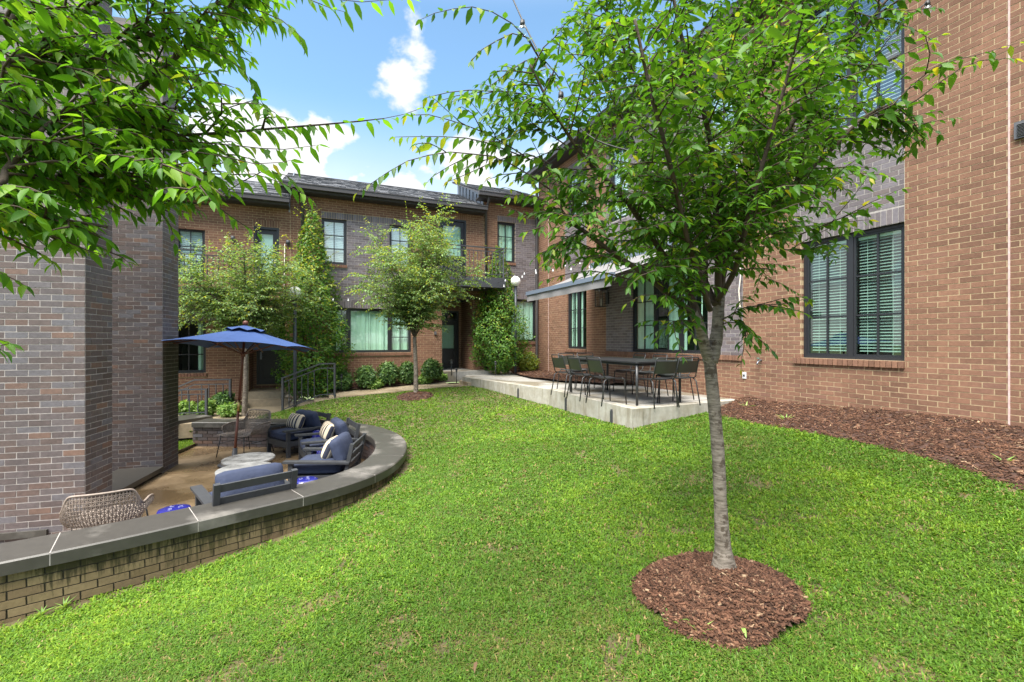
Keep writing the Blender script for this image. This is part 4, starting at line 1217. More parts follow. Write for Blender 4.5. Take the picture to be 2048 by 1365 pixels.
def shingle_roof(house, fr, e, n, s0, s1, z, over, depth, rise, clip=True):
    """sloped deck with lapped courses of tabs"""
    sl = Vector((-n.x * (depth + over), -n.y * (depth + over), rise)); Ls = sl.length; sd = sl.normalized()
    nn = e.cross(sd)
    if nn.z < 0: nn = -nn
    base = fr(s0, over + 0.06, z)
    mb = MB()
    mb.box(base + e * ((s1 - s0) / 2) + sd * (Ls / 2) - nn * 0.03, e, sd, nn, (s1 - s0) / 2, Ls / 2, 0.02)
    # ridge cap
    mb.box(base + e * ((s1 - s0) / 2) + sd * Ls, e, sd, nn, (s1 - s0) / 2, 0.08, 0.02)
    roof = mb.build('roof', M['gutter'], house)
    V, Fq = [], []
    ex = 0.14
    rows = int(Ls / ex)
    for r in range(rows):
        x = -RND.uniform(0, 0.3)
        while x < s1 - s0:
            w = RND.choice((0.16, 0.22, 0.3, 0.34))
            xa, xb = max(0, x + 0.004), min(s1 - s0, x + w - 0.004)
            x += w
            if xb - xa < 0.02: continue
            lift = RND.choice((0.008, 0.014, 0.02))
            p0 = base + e * xa + sd * (r * ex - RND.uniform(0, 0.012)) + nn * lift
            p1 = p0 + e * (xb - xa)
            b = len(V)
            V += [p0, p1, p1 + sd * (ex + 0.03) - nn * (lift - 0.002), p0 + sd * (ex + 0.03) - nn * (lift - 0.002), p0 - nn * lift, p1 - nn * lift]
            Fq += [(b, b + 1, b + 2, b + 3), (b + 4, b + 5, b + 1, b)]
    o = np_mesh('shingles', np.array([tuple(v) for v in V]), np.array(Fq), M['shingle'], roof, kind='stuff')
    return roof

def downpipe(house, pts, r=0.045):
    MB().tube(pts, r, 10).build('downpipe', M['gutter'], house)

# ------------------------------------------------------------------ right house
H1 = thing('brick_house', 'red brick house on the right with slate grey brick window bays', 'house', tuple(fr_(7, 0, -1.2)))
job = BrickJob([M['brick_red'], M['brick_gray']])
ZT = 5.55
holes = [(9.32, 10.69, -0.262, 1.545), (9.32, 10.69, 3.07, 5.1), (5.08, 7.45, -0.262, 1.545), (4.15, 4.95, 3.07, 5.0), (7.35, 8.15, 3.07, 5.0), (1.95, 3.07, -0.235, 1.545), (1.95, 3.07, 3.72, 4.98)]
zones = [(9.20, 10.69, 1.545, 5.4), (4.03, 8.25, -0.262, 5.3), (1.85, 3.07, 1.545, 3.72), (1.85, 3.07, 4.98, 5.3)]
sold = [(9.2, 10.69, 1.547, 1.745, 1), (4.9, 8.15, 1.547, 1.745, 1), (1.95, 3.07, 1.547, 1.745, 1), (1.95, 3.07, 4.98, 5.18, 1)]
rowl = [(9.20, 10.70, -0.355, -0.262, 0), (4.03, 8.25, -0.355, -0.262, 0), (1.85, 3.08, -0.328, -0.235, 0), (1.85, 3.08, 3.627, 3.72, 0)]
# course lines of the wall start below ground
w1 = brick_wall(H1, job, fr_, NRM, ER, 0.0, 14.0, -1.345, ZT, holes, zones, sold, rowl, phase=0.06)
job.finish(w1, 300)
window(H1, fr_, NRM, ER, 9.32, 10.69, -0.262, 1.545, [(1, 2, 3), (1, 2, 3)], ['blind', 'blind'], blind_sep=True, glass='glass')
window(H1, fr_, NRM, ER, 9.32, 10.69, 3.07, 5.1, [(1, 2, 3), (1, 2, 3)], ['blind', 'blind'], glass='glass_hi')
window(H1, fr_, NRM, ER, 5.08, 7.45, -0.262, 1.545, [(1, 2, 3), (1, 2, 3), (1, 2, 3)], ['curtain:0-0.8', 'curtain:0.4-0.9', 'curtain:0-0.1,0.62-0.7'])
for s_ in (4.15, 7.35): window(H1, fr_, NRM, ER, s_, s_ + 0.8, 3.07, 5.0, [(1, 2, 3)], ['blindclosed'], glass='glass_hi')
window(H1, fr_, NRM, ER, 1.95, 3.07, -0.235, 1.545, [(1, 2, 3), (1, 2, 3)], ['curtain:0-0.4,0.5-1', 'curtain:0-0.35,0.7-1'])
window(H1, fr_, NRM, ER, 1.95, 3.07, 3.72, 4.98, [(1, 2, 2), (1, 2, 2)], ['blindclosed', 'blindclosed'], glass='glass_hi')
add_light_block(H1, fr_, ER, NRM, 0.0, 14.0, -1.3, ZT - 0.03)
gutter_run(H1, fr_, NRM, ER, -0.4, 14.0, ZT)
shingle_roof(H1, fr_, ER, NRM, -0.4, 14.0, ZT + 0.2, 0.34, 3.2, 1.3)
for s_ in (0.75, 11.66):
    mb = MB(); prev = -1.0
    mb.box(fr_(s_, 0.0005, (ZT - 1.0) / 2), ER, NRM, UP, 0.008, 0.006, (ZT + 1.0) / 2)
    mb.build('control_joint', M['sealant'], H1)
# vent, hose tap, outlet, side wall end
mb = MB()
mb.box(fr_(11.95, 0.02, 2.27), ER, NRM, UP, 0.24, 0.02, 0.015 + 0.075)
mb.build('wall_vent', M['vent'], H1)
vb = bpy.data.objects[mb and 'wall_vent']
for k in range(9):
    MB().box(fr_(11.95, 0.045, 2.205 + 0.0155 * k), ER, (NRM - UP * 0.6).normalized(), (UP + NRM * 0.6).normalized(), 0.215, 0.008, 0.0025).build('louvre', M['vent'], vb)
mb = MB(); c = fr_(8.62, 0.0, -0.33)
mb.tube([c, c + NRM * 0.07], 0.016, 10); mb.tube([c + NRM * 0.06, c + NRM * 0.1 - UP * 0.05, c + NRM * 0.1 - UP * 0.075], 0.013, 8)
tap = mb.build('hose_tap', M['flash'], H1)
mb = MB(); mb.lathe([(0.0, 0), (0.028, 0.002), (0.03, 0.01), (0.0, 0.014)], tuple(c + NRM * 0.075 + UP * 0.03), 12)
mb.build('tap_handle', mat('tap_green', (0.05, 0.2, 0.16), 0.4), tap)
mb = MB(); c = fr_(8.29, 0.0, -0.61)
mb.box(c + NRM * 0.008, ER, NRM, UP, 0.035, 0.008, 0.055); mb.box(c + NRM * 0.02, ER, NRM, UP, 0.014, 0.01, 0.018, 1)
mb.build('pipe_outlet', [M['socket'], M['blackmetal']], H1)
# electrical conduit / light cord seen through the tree
mb = MB(); mb.tube([fr_(8.22, 0.03, 3.0), fr_(8.2, 0.03, 1.5), fr_(8.25, 0.05, 1.2), fr_(8.2, 0.04, 0.9), fr_(8.24, 0.05, 0.55), fr_(8.2, 0.02, 0.35)], 0.012, 6)
mb.build('light_cord', M['cream'], H1)
downpipe(H1, [fr_(0.02, 0.28, ZT + 0.05), fr_(0.02, 0.2, ZT - 0.15), fr_(0.03, 0.08, ZT - 0.35), fr_(0.03, 0.08, -0.85), fr_(0.05, 0.14, -1.0), fr_(0.2, 0.3, -1.02)], 0.05)

# ------------------------------------------------------------------ rear houses
def railing_panel(mb_rail, mb_bal, P0, P1, h, pitch=0.115, t=0.022, skip_low=0.1):
    P0, P1 = Vector(P0), Vector(P1)
    dv = P1 - P0
    mb_rail.bar(P0 + UP * h, P1 + UP * h, 0.045, 0.03)
    mb_rail.bar(P0 + UP * (h - 0.11), P1 + UP * (h - 0.11), 0.028, 0.022)
    mb_rail.bar(P0 + UP * skip_low, P1 + UP * skip_low, 0.028, 0.022)
    L_ = Vector((dv.x, dv.y, 0)).length
    k = max(1, int(L_ / pitch))
    out = []
    for i in range(1, k):
        p = P0 + dv * (i / k)
        out.append((p + UP * (skip_low + 0.01), p + UP * (h - 0.12)))
    return out

def add_balusters(parent, segs, t=0.016):
    for a, b in segs:
        MB().bar(a, b, t, t).build('baluster', M['steel'], parent)

# unit 2, in the middle
H2 = thing('row_house', 'middle row house with large curtained window and recessed black door', 'house', tuple(fb(4.8, 0, -1.3)))
job = BrickJob([M['brick_red'], M['brick_gray']])
holes = [(6.24, 6.92, 2.22, 3.53), (4.37, 5.02, 2.22, 3.53), (4.37, 6.60, -0.345, 0.965), (2.38, 3.40, -1.35, 1.35), (2.6, 3.5, 1.95, 3.9)]
zones = [(4.37, 6.92, 0.965, 3.53)]
sold = [(4.37, 6.92, 3.532, 3.72, 1), (4.37, 6.60, 0.967, 1.16, 1), (2.55, 3.55, 3.9, 4.08, 0)]
rowl = [(4.37, 6.62, -0.44, -0.347, 0), (6.22, 6.94, 2.13, 2.218, 0), (4.35, 5.04, 2.13, 2.218, 0)]
w2 = brick_wall(H2, job, fb, NB, EB, 2.0, 7.72, -1.55, 4.13, holes, zones, sold, rowl, phase=0.02)
RC = 1.3
# alcove: back wall with its door, right return, left return, ceiling
def fb_alc(s, d_, z): return fb(s, d_ - RC, z)
brick_wall(H2, job, fb_alc, NB, EB, 2.38, 3.40, -1.3, 1.46, [(2.47, 3.36, -0.94, 1.05)], (), [(2.47, 3.36, 1.052, 1.25, 0)], (), mortar_parent=w2, name='alcove_wall')
def fr_alc(s, d_, z): return fb(2.38 + d_, -s, z)          # right return, facing left
brick_wall(H2, job, fr_alc, EB, -NB, 0.10, RC, -1.3, 1.35, (), (), (), (), mortar_parent=w2, name='alcove_wall')
job.finish(w2, 300)
MB().box(fb(2.89, -0.65, 1.40), EB, NB, UP, 0.6, 0.75, 0.04).build('alcove_ceiling', M['soffit'], H2)
MB().box(fb(2.6, -0.38, -1.10), EB, NB, UP, 1.0, 0.95, 0.16).build('stoop', M['slab'], H2)
door(H2, fb_alc, NB, EB, 2.47, 3.36, -0.94, 1.05, -0.06, transom=0.3, hinge_right=False)
window(H2, fb, NB, EB, 6.24, 6.92, 2.22, 3.53, [(1, 2, 3)], ['blindclosed'], glass='glass_hi')
window(H2, fb, NB, EB, 4.37, 5.02, 2.22, 3.53, [(1, 2, 3)], ['blindclosed'], glass='glass_hi')
window(H2, fb, NB, EB, 4.37, 6.60, -0.345, 0.965, [(0.64, 2, 3), (1.2, 1, 1), (0.42, 2, 3)][::1], ['curtain:0-1', 'curtain:0-0.51,0.515-1', 'curtain:0.5-1'])
door(H2, fb, NB, EB, 2.6, 3.5, 1.95, 3.9, -0.07, hinge_right=False)
# balcony over the entrance
sl = MB(); sl.box(fb(2.75, 0.62, 1.77), EB, NB, UP, 1.02, 0.62, 0.15); sl.build('balcony_slab', M['steel'], H2)
rl = MB(); A, B, C_, D_ = fb(1.78, 0.03, 1.92), fb(1.78, 1.18, 1.92), fb(3.7, 1.18, 1.92), fb(3.7, 0.03, 1.92)
segs = []
for a, b in ((A, B), (B, C_), (C_, D_)): segs += railing_panel(rl, None, a, b, 0.9)
for p_ in (B, C_): rl.bar(p_, p_ + UP * 0.93, 0.04, 0.04)
br = rl.build('balcony_rail', M['steel'], H2); add_balusters(br, segs)
gutter_run(H2, fb, NB, EB, 2.05, 7.95, 4.13)
shingle_roof(H2, fb, EB, NB, 2.0, 7.95, 4.30, 0.34, 3.0, 1.36)
downpipe(H2, [fb(7.41, 0.36, 4.2), fb(7.41, 0.28, 4.0), fb(7.41, 0.08, 3.8), fb(7.41, 0.07, -1.3)])
add_light_block(H2, fb, EB, NB, 2.0, 7.72, -1.5, 4.1)
def gable_side(house, s_, zlo, zhi):
    mb = MB()
    q = [fb(s_, 0.0, zlo), fb(s_, -3.0, zlo + 1.45), fb(s_, -3.0, zhi + 1.45), fb(s_, 0.0, zhi)]
    mb.add(q + [p + EB * 0.03 for p in q], [(0, 1, 2, 3), (7, 6, 5, 4), (0, 4, 5, 1), (1, 5, 6, 2), (2, 6, 7, 3), (3, 7, 4, 0)])
    return mb.build('gable_side', M['flash'], house)
gable_side(H2, 7.735, 3.6, 4.32)
mb = MB(); mb.box(fb(3.62, 0.03, 0.25), EB, NB, UP, 0.03, 0.03, 0.05); mb.build('door_bell', M['vent'], H2)

# unit 3, in the corner
H3 = thing('row_house', 'corner row house with tall upper window behind the globe lamp', 'house', tuple(fb(0.9, 0, -1.2)))
job = BrickJob([M['brick_red'], M['brick_gray']])
holes = [(0.88, 1.52, 2.64, 3.98), (0.1, 1.05, -0.02, 1.42)]
zones = [(0.0, 1.52, 1.42, 3.98)]
sold = [(0.0, 1.52, 3.982, 4.18, 1), (0.0, 1.2, 1.422, 1.61, 1)]
rowl = [(0.0, 1.15, -0.115, -0.022, 0), (0.86, 1.54, 2.55, 2.638, 0)]
w3 = brick_wall(H3, job, fb, NB, EB, -0.2, 2.0, -1.5, 4.6, holes, zones, sold, rowl, phase=0.05)
job.finish(w3, 200)
window(H3, fb, NB, EB, 0.88, 1.52, 2.64, 3.98, [(1, 2, 3)], ['curtain:0-0.5,0.5-1'], glass='glass')
window(H3, fb, NB, EB, 0.1, 1.05, -0.02, 1.42, [(1, 1, 1)], ['curtain:0-0.4,0.42-1'])
gutter_run(H3, fb, NB, EB, -0.3, 2.3, 4.6)
shingle_roof(H3, fb, EB, NB, -0.5, 2.25, 4.77, 0.34, 3.0, 1.36)
gable_side(H3, 2.0, 4.0, 4.8); add_light_block(H3, fb, EB, NB, -0.2, 2.0, -1.5, 4.57)
lv = bpy.data.objects['gable_side.001'] if 'gable_side.001' in bpy.data.objects else None
for k in range(7):
    MB().box(fb(2.04, -0.25 - 0.4 * k, 4.56 + 0.193 * k), EB, NB, UP, 0.008, 0.012, 0.26).build('standing_seam', M['gutter'], H3)
downpipe(H3, [fb(1.95, 0.38, 4.66), fb(1.95, 0.28, 4.46), fb(1.95, 0.08, 4.25), fb(1.95, 0.07, -1.15)])

# unit 1, at the left
H1b = thing('row_house', 'left row house with lower eave and recessed black door up concrete steps', 'house', tuple(fb(10, 0, -1.7)))
job = BrickJob([M['brick_red'], M['brick_gray']])
holes = [(9.74, 10.4, 1.62, 2.93), (8.0, 8.62, 1.36, 3.13), (9.72, 10.5, -0.835, 0.54), (7.85, 8.74, -1.9, 0.7)]
zones = [(9.1, 12.8, 0.54, 1.3)]
sold = [(9.70, 10.6, 0.542, 0.74, 1), (7.98, 8.64, 3.132, 3.33, 0)]
rowl = [(9.70, 10.6, -0.93, -0.837, 0)]
w4 = brick_wall(H1b, job, fb, NB, EB, 7.72, 12.8, -1.9, 3.70, holes, zones, sold, rowl, phase=0.11)
def fb_al1(s, d_, z): return fb(s, d_ - 0.95, z)
brick_wall(H1b, job, fb_al1, NB, EB, 7.85, 8.74, -1.5, 0.7, [(7.92, 8.66, -1.27, 0.62)], (), (), (), mortar_parent=w4, name='alcove_wall')
def fr_al1(s, d_, z): return fb(7.85 + d_, -s, z)
brick_wall(H1b, job, fr_al1, EB, -NB, 0.10, 0.95, -1.5, 0.7, (), (), (), (), mortar_parent=w4, name='alcove_wall')
def fl_al1(s, d_, z): return fb(8.74 - d_, -s, z)
brick_wall(H1b, job, fl_al1, -EB, NB, 0.10, 0.95, -1.5, 0.7, (), (), (), (), mortar_parent=w4, name='alcove_wall')
job.finish(w4, 300)
MB().box(fb(8.3, -0.5, 0.74), EB, NB, UP, 0.5, 0.6, 0.03).build('alcove_ceiling', M['soffit'], H1b)
door(H1b, fb_al1, NB, EB, 7.92, 8.66, -1.27, 0.62, -0.06, glaz=(0.55, 0.93), hinge_right=False)
window(H1b, fb, NB, EB, 9.74, 10.4, 1.62, 2.93, [(1, 2, 3)], ['blindclosed'], glass='glass_hi')
window(H1b, fb, NB, EB, 9.72, 10.5, -0.835, 0.54, [(1, 2, 3)], ['curtain:0-0.22'])
door(H1b, fb, NB, EB, 8.0, 8.62, 1.36, 3.13, -0.07, glaz=(0.3, 0.93))
for k, (dd, zt) in enumerate(((0.30, -1.37), (0.62, -1.54))):
    MB().box(fb(8.3, dd - 0.6, zt - 0.3), EB, NB, UP, 0.55, 0.6 + 0.001 * k, 0.3).build('stoop_step', M['path'], H1b)
sl = MB(); sl.box(fb(10.6, 0.62, 1.13), EB, NB, UP, 2.2, 0.62, 0.15); sl.build('balcony_slab', M['steel'], H1b)
rl = MB(); A, B, C_ = fb(8.42, 0.03, 1.28), fb(8.42, 1.18, 1.28), fb(12.8, 1.18, 1.28)
segs = railing_panel(rl, None, A, B, 0.9) + railing_panel(rl, None, B, C_, 0.9)
rl.bar(B, B + UP * 0.93, 0.04, 0.04)
br = rl.build('balcony_rail', M['steel'], H1b); add_balusters(br, segs)
add_light_block(H1b, fb, EB, NB, 7.72, 12.8, -1.9, 3.67)
gutter_run(H1b, fb, NB, EB, 7.74, 12.8, 3.70)
shingle_roof(H1b, fb, EB, NB, 7.74, 12.8, 3.87, 0.34, 3.0, 1.36)
mb = MB()
for s_ in (9.1, 7.78):
    c = fb(s_, 0.06, 2.72)
    mb.tube([c - UP * 0.02, c + UP * 0.08], [0.055, 0.05], 10); mb.box(c - NB * 0.03, EB, NB, UP, 0.03, 0.03, 0.06)
mb.build('wall_light', M['vent'], H1b)
mb = MB(); mb.tube([fb(7.86, 0.03, 2.7), fb(7.88, 0.03, 1.3), fb(7.92, 0.03, 0.6)], 0.012, 6); mb.build('light_cord', M['cream'], H1b)

# ------------------------------------------------------------------ chimney block
EC = Vector((3.889, 1, 0)).normalized(); NCH = Vector((EC.y, -EC.x, 0))            # front faces look to the camera
RCH = Vector((-0.257, 1, 0)).normalized(); NRC = Vector((RCH.y, -RCH.x, 0))        # right returns
CHM = thing('brick_chimney', 'tall dark purple brown brick chimney with two stepped blocks beside the patio', 'chimney', (-5.7, 6.0, -2.15))
job = BrickJob([M['brick_dark'], M['brick_dark']])
cA = Vector((-4.69, 5.0, 0)); cB = Vector((-5.68, 7.40, 0))
def mk(O_, e_, n_): return lambda s, d_, z: O_ + e_ * s + n_ * d_ + UP * z
mt = ('mortar_gray', 'mortar_gray')
mA = brick_wall(CHM, job, mk(cA, EC, NCH), NCH, EC, -3.2, 0.0, -2.2, 5.1, mortar=mt, name='stack')
brick_wall(CHM, job, mk(cA, RCH, NRC), NRC, RCH, 0.0, 0.5, -2.2, 5.1, mortar=mt, mortar_parent=mA, name='stack_side', phase=0.1)
brick_wall(CHM, job, mk(cB, EC, NCH), NCH, EC, -1.6, 0.0, -2.2, 5.1, mortar=mt, mortar_parent=mA, name='stack_side')
brick_wall(CHM, job, mk(cB, RCH, NRC), NRC, RCH, 0.0, 0.56, -2.2, 5.1, mortar=mt, mortar_parent=mA, name='stack_side', phase=0.1)
job.finish(mA, 300)
mb = MB()
mb.box(cA + EC * -1.6 + RCH * 0.25 + UP * 5.13, EC, NCH, UP, 1.6, 0.25, 0.03); mb.box(cB + EC * -0.8 + RCH * 0.28 + UP * 5.13, EC, NCH, UP, 0.8, 0.28, 0.028)
mb.build('chimney_cap', M['cap'], CHM)
# hearth slab in the nook
hs = thing('hearth_slab', 'low slate hearth slab in the nook at the chimney foot', 'hearth', (-5.2, 6.4, -2.15))
q0 = cB + NRC * 0.03 + UP * 0; q1 = q0 - RCH * 2.6 + NRC * 0.0
mb = MB()
w_ = -EC
pts = [q0 - RCH * 0.02, q0 - RCH * 2.6, q0 - RCH * 2.6 + w_ * 0.62, q0 - RCH * 0.02 + w_ * 0.62]
vs_ = [Vector((p.x, p.y, -2.03)) for p in pts] + [Vector((p.x, p.y, -2.10)) for p in pts]
mb.add(vs_, [(3, 2, 1, 0), (0, 1, 5, 4), (1, 2, 6, 5), (2, 3, 7, 6), (3, 0, 4, 7), (4, 5, 6, 7)])
mb.build('slab', M['cap'], hs)
mb = MB(); pts = [q0 - RCH * 0.02 + w_ * 0.05, q0 - RCH * 2.55 + w_ * 0.05, q0 - RCH * 2.55 + w_ * 0.58, q0 - RCH * 0.02 + w_ * 0.58]
vs_ = [Vector((p.x, p.y, -2.102)) for p in pts] + [Vector((p.x, p.y, -2.16)) for p in pts]
mb.add(vs_, [(0, 1, 5, 4), (1, 2, 6, 5), (2, 3, 7, 6), (3, 0, 4, 7)]); mb.build('base', M['mortar_dark'], hs)
mb = MB()
for k in range(120):
    c = cB + w_ * RND.uniform(0.64, 1.15) - RCH * RND.uniform(0.02, 0.9)
    r = RND.uniform(0.015, 0.035); mb.ball((c.x, c.y, -2.12 + RND.uniform(0, 0.05)), r, 6, 4, 0, (1, RND.uniform(0.7, 1.2), 0.7))
setp(mb.build('lava_gravel', M['lava'], kind='stuff'), 'black lava gravel in the gap behind the hearth slab')

# low capped wall and grass strip beyond the chimney
lw = thing('low_wall', 'low brick wall with slate cap beyond the chimney by the black railing', 'low wall', (-7.2, 9.6, -2.15))
a = Vector((-6.62, 9.98, 0)); dl = Vector((-0.45, -0.89, 0)).normalized(); nl = Vector((0.89, -0.45, 0))
mb = MB(); mb.box(a + dl * 1.5 - nl * 0.35 + UP * (-1.69), dl, nl, UP, 1.55, 0.36, 0.04); mb.build('cap_stone', M['cap'], lw)
mb = MB(); mb.box(a + dl * 1.5 - nl * 0.36 + UP * (-1.94), dl, nl, UP, 1.5, 0.31, 0.21); mb.build('wall', M['brick_dark'], lw)
gs = [(-6.45, 9.2), (-6.6, 9.95), (-7.3, 8.7), (-7.0, 8.4), (-6.35, 8.62)]
poly_sheet('grass_strip', flat(gs, -2.09), M['soil'], 'small grass strip between patio and low wall', 0.05)
pg = sample_in(-7.4, -6.3, 8.3, 10, 14000, lambda x, y: inside(x, y, gs))
def tufts(name, pts, zf, label, h0=0.02, h1=0.05):
    n = len(pts); z = zf(pts[:, 0], pts[:, 1])
    an = NR.uniform(0, 6.28, n); H = NR.uniform(h0, h1, n); W = NR.uniform(0.006, 0.01, n)
    base = np.stack([pts[:, 0], pts[:, 1], z], 1); D = np.stack([np.cos(an), np.sin(an), 0 * an], 1); S = np.stack([-np.sin(an), np.cos(an), 0 * an], 1)
    V = np.stack([base - S * W[:, None] / 2, base + S * W[:, None] / 2, base + D * (H * 0.5)[:, None] + np.array([0, 0, 1]) * H[:, None]], 1).reshape(-1, 3)
    T = np.arange(n * 3).reshape(-1, 3)
    return setp(np_mesh(name, V, T, M['grass'], attrs={'tone': np.repeat(np.clip(NR.normal(0.6, 0.2, n), 0.1, 1), 3)}, kind='stuff'), label)
tufts('grass', pg, lambda x, y: np.full(len(x), -2.092), 'bright grass of the strip beyond the chimney')

# ------------------------------------------------------------------ curved seat wall
SW = thing('seat_wall', 'curved low brick seat wall with slate cap round the sunken patio', 'low wall', (-1.7, 6.4, -2.1))
job = BrickJob([M['brick_moss'], M['brick_dark']])
def curve_bricks(P, mi, normal_sign, z0, zt):
    L_ = [0.0]
    for a, b in zip(P[:-1], P[1:]): L_.append(L_[-1] + (b - a).length)
    tot = L_[-1]
    import bisect
    def at(s):
        i = min(max(bisect.bisect(L_, s) - 1, 0), len(P) - 2)
        t = (s - L_[i]) / max(1e-6, L_[i + 1] - L_[i])
        tt = (P[i + 1] - P[i]).normalized()
        return P[i].lerp(P[i + 1], t), tt
    rows = int(round((zt - z0) / CO))
    for r in range(rows):
        z = zt - (r + 0.5) * CO
        s = 0.1 if r % 2 else 0.0
        while s < tot - BL:
            c, tt = at(s + BL / 2)
            nn = Vector((tt.y, -tt.x, 0)) * normal_sign
            job.brick(Vector((c.x, c.y, z)), tt, nn, BL - 0.0105, CO - 0.0095, mi, 0.09)
            s += BL
po = offset(WO, 0.045); pi_ = offset(WO, 0.435)
def wall_ribbon(mb, Pa, Pb, z0, z1, mi=0):
    n = len(Pa); vs_ = []
    for a, b in zip(Pa, Pb):
        vs_ += [Vector((a.x, a.y, z0)), Vector((a.x, a.y, z1)), Vector((b.x, b.y, z1)), Vector((b.x, b.y, z0))]
    fs = []
    for i in range(n - 1):
        q = 4 * i
        for k in range(4): fs.append((q + k, q + (k + 1) % 4, q + 4 + (k + 1) % 4, q + 4 + k))
    fs += [(0, 3, 2, 1), (4 * n - 4, 4 * n - 3, 4 * n - 2, 4 * n - 1)]
    mb.add(vs_, fs, mi)
mb = MB(); wall_ribbon(mb, offset(WO, 0.053)[::4], offset(WO, 0.427)[::4], -2.6, ZCAP - 0.105)
core = mb.build('wall', M['mortar_dark'], SW)
curve_bricks(po, 0, -1, -2.55, ZCAP - 0.11)
curve_bricks(pi_, 1, 1, -2.2, ZCAP - 0.11)
# end face of the wall by the chimney
t0_, n0_ = left_n(WO, 0)
for r in range(6):
    for k in range(2):
        job.brick(WO[0] + n0_ * (0.14 + 0.2 * k) + UP * (ZCAP - 0.11 - (r + 0.5) * CO) - t0_ * 0.004, n0_, -t0_, 0.19, CO - 0.0095, 1, 0.06, individual=False)
job.finish(core, 300)
step = 0.95; L_tot = 0.03 * (len(WO) - 1)
n_cap = int(L_tot / step)
outc, inc = WO, offset(WO, 0.48)
for k in range(n_cap + 1):
    i0 = int(k * step / 0.03); i1 = min(int((k + 1) * step / 0.03), len(WO) - 1)
    if i1 - i0 < 3: continue
    A_ = [p.copy() for p in outc[i0:i1 + 1]]; B_ = [p.copy() for p in inc[i0:i1 + 1]]
    tt = (A_[1] - A_[0]).normalized(); A_[0] += tt * 0.004; B_[0] += tt * 0.004
    tt = (A_[-1] - A_[-2]).normalized(); A_[-1] -= tt * 0.004; B_[-1] -= tt * 0.004
    mb = MB(); n = len(A_); vs_ = []
    bv = 0.012
    prof = [(0.0, -0.105), (0.0, -bv), (bv, 0.0), (0.48 - bv, 0.0), (0.48, -bv), (0.48, -0.105)]
    for a, b in zip(A_, B_):
        dr = (b - a).normalized()
        for o_, h_ in prof: vs_.append(Vector((a.x, a.y, ZCAP + h_)) + dr * o_)
    fs = []
    for i in range(n - 1):
        for q in range(6): fs.append((i * 6 + q, i * 6 + (q + 1) % 6, (i + 1) * 6 + (q + 1) % 6, (i + 1) * 6 + q))
    fs += [(5, 4, 3, 2, 1, 0), tuple((n - 1) * 6 + q for q in range(6))]
    mb.add(vs_, fs); mb.build('cap_stone', M['cap'], SW)
    if k:
        a, b = outc[i0], inc[i0]; tt = (outc[min(i0 + 1, len(WO) - 1)] - a).normalized(); dr = (b - a).normalized()
        MB().box((a + b) / 2 + UP * (ZCAP - 0.052), tt, dr, UP, 0.0035, 0.2385, 0.0505).build('mortar_joint', M['mortar_gray'], SW)

# ------------------------------------------------------------------ railings, steps
def railing(name, label, pts, h=0.86, group=None):
    t = thing(name, label, 'railing', tuple(pts[0]), 0, group)
    rl = MB(); segs = []
    for a, b in zip(pts[:-1], pts[1:]): segs += railing_panel(rl, None, a, b, h, 0.13)
    rl.build('rail', M['steel'], t)
    for p_ in (pts[0], pts[-1]):
        MB().bar(Vector(p_) - UP * 0.03, Vector(p_) + UP * (h + 0.015), 0.045, 0.045).build('post', M['steel'], t)
    add_balusters(t, segs)
    return t
railing('stair_railing', 'charcoal steel railing sloping down beside the path steps', [fb(6.62, 2.0, -1.42), fb(6.95, 2.0, -1.42), fb(7.78, 2.0, -1.74)])
railing('stair_railing', 'black steel railing beyond the low wall, nearer of two', [Vector((-6.85, 10.2, -1.7)), Vector((-7.35, 10.1, -1.7)), Vector((-8.2, 9.95, -2.1))], 0.62, 'railings beyond the low wall')
railing('stair_railing', 'black steel railing beyond the low wall, taller one nearer the shrubs', [Vector((-6.75, 10.9, -1.7)), Vector((-7.5, 10.75, -1.7)), Vector((-8.6, 10.6, -2.2))], 0.78, 'railings beyond the low wall')

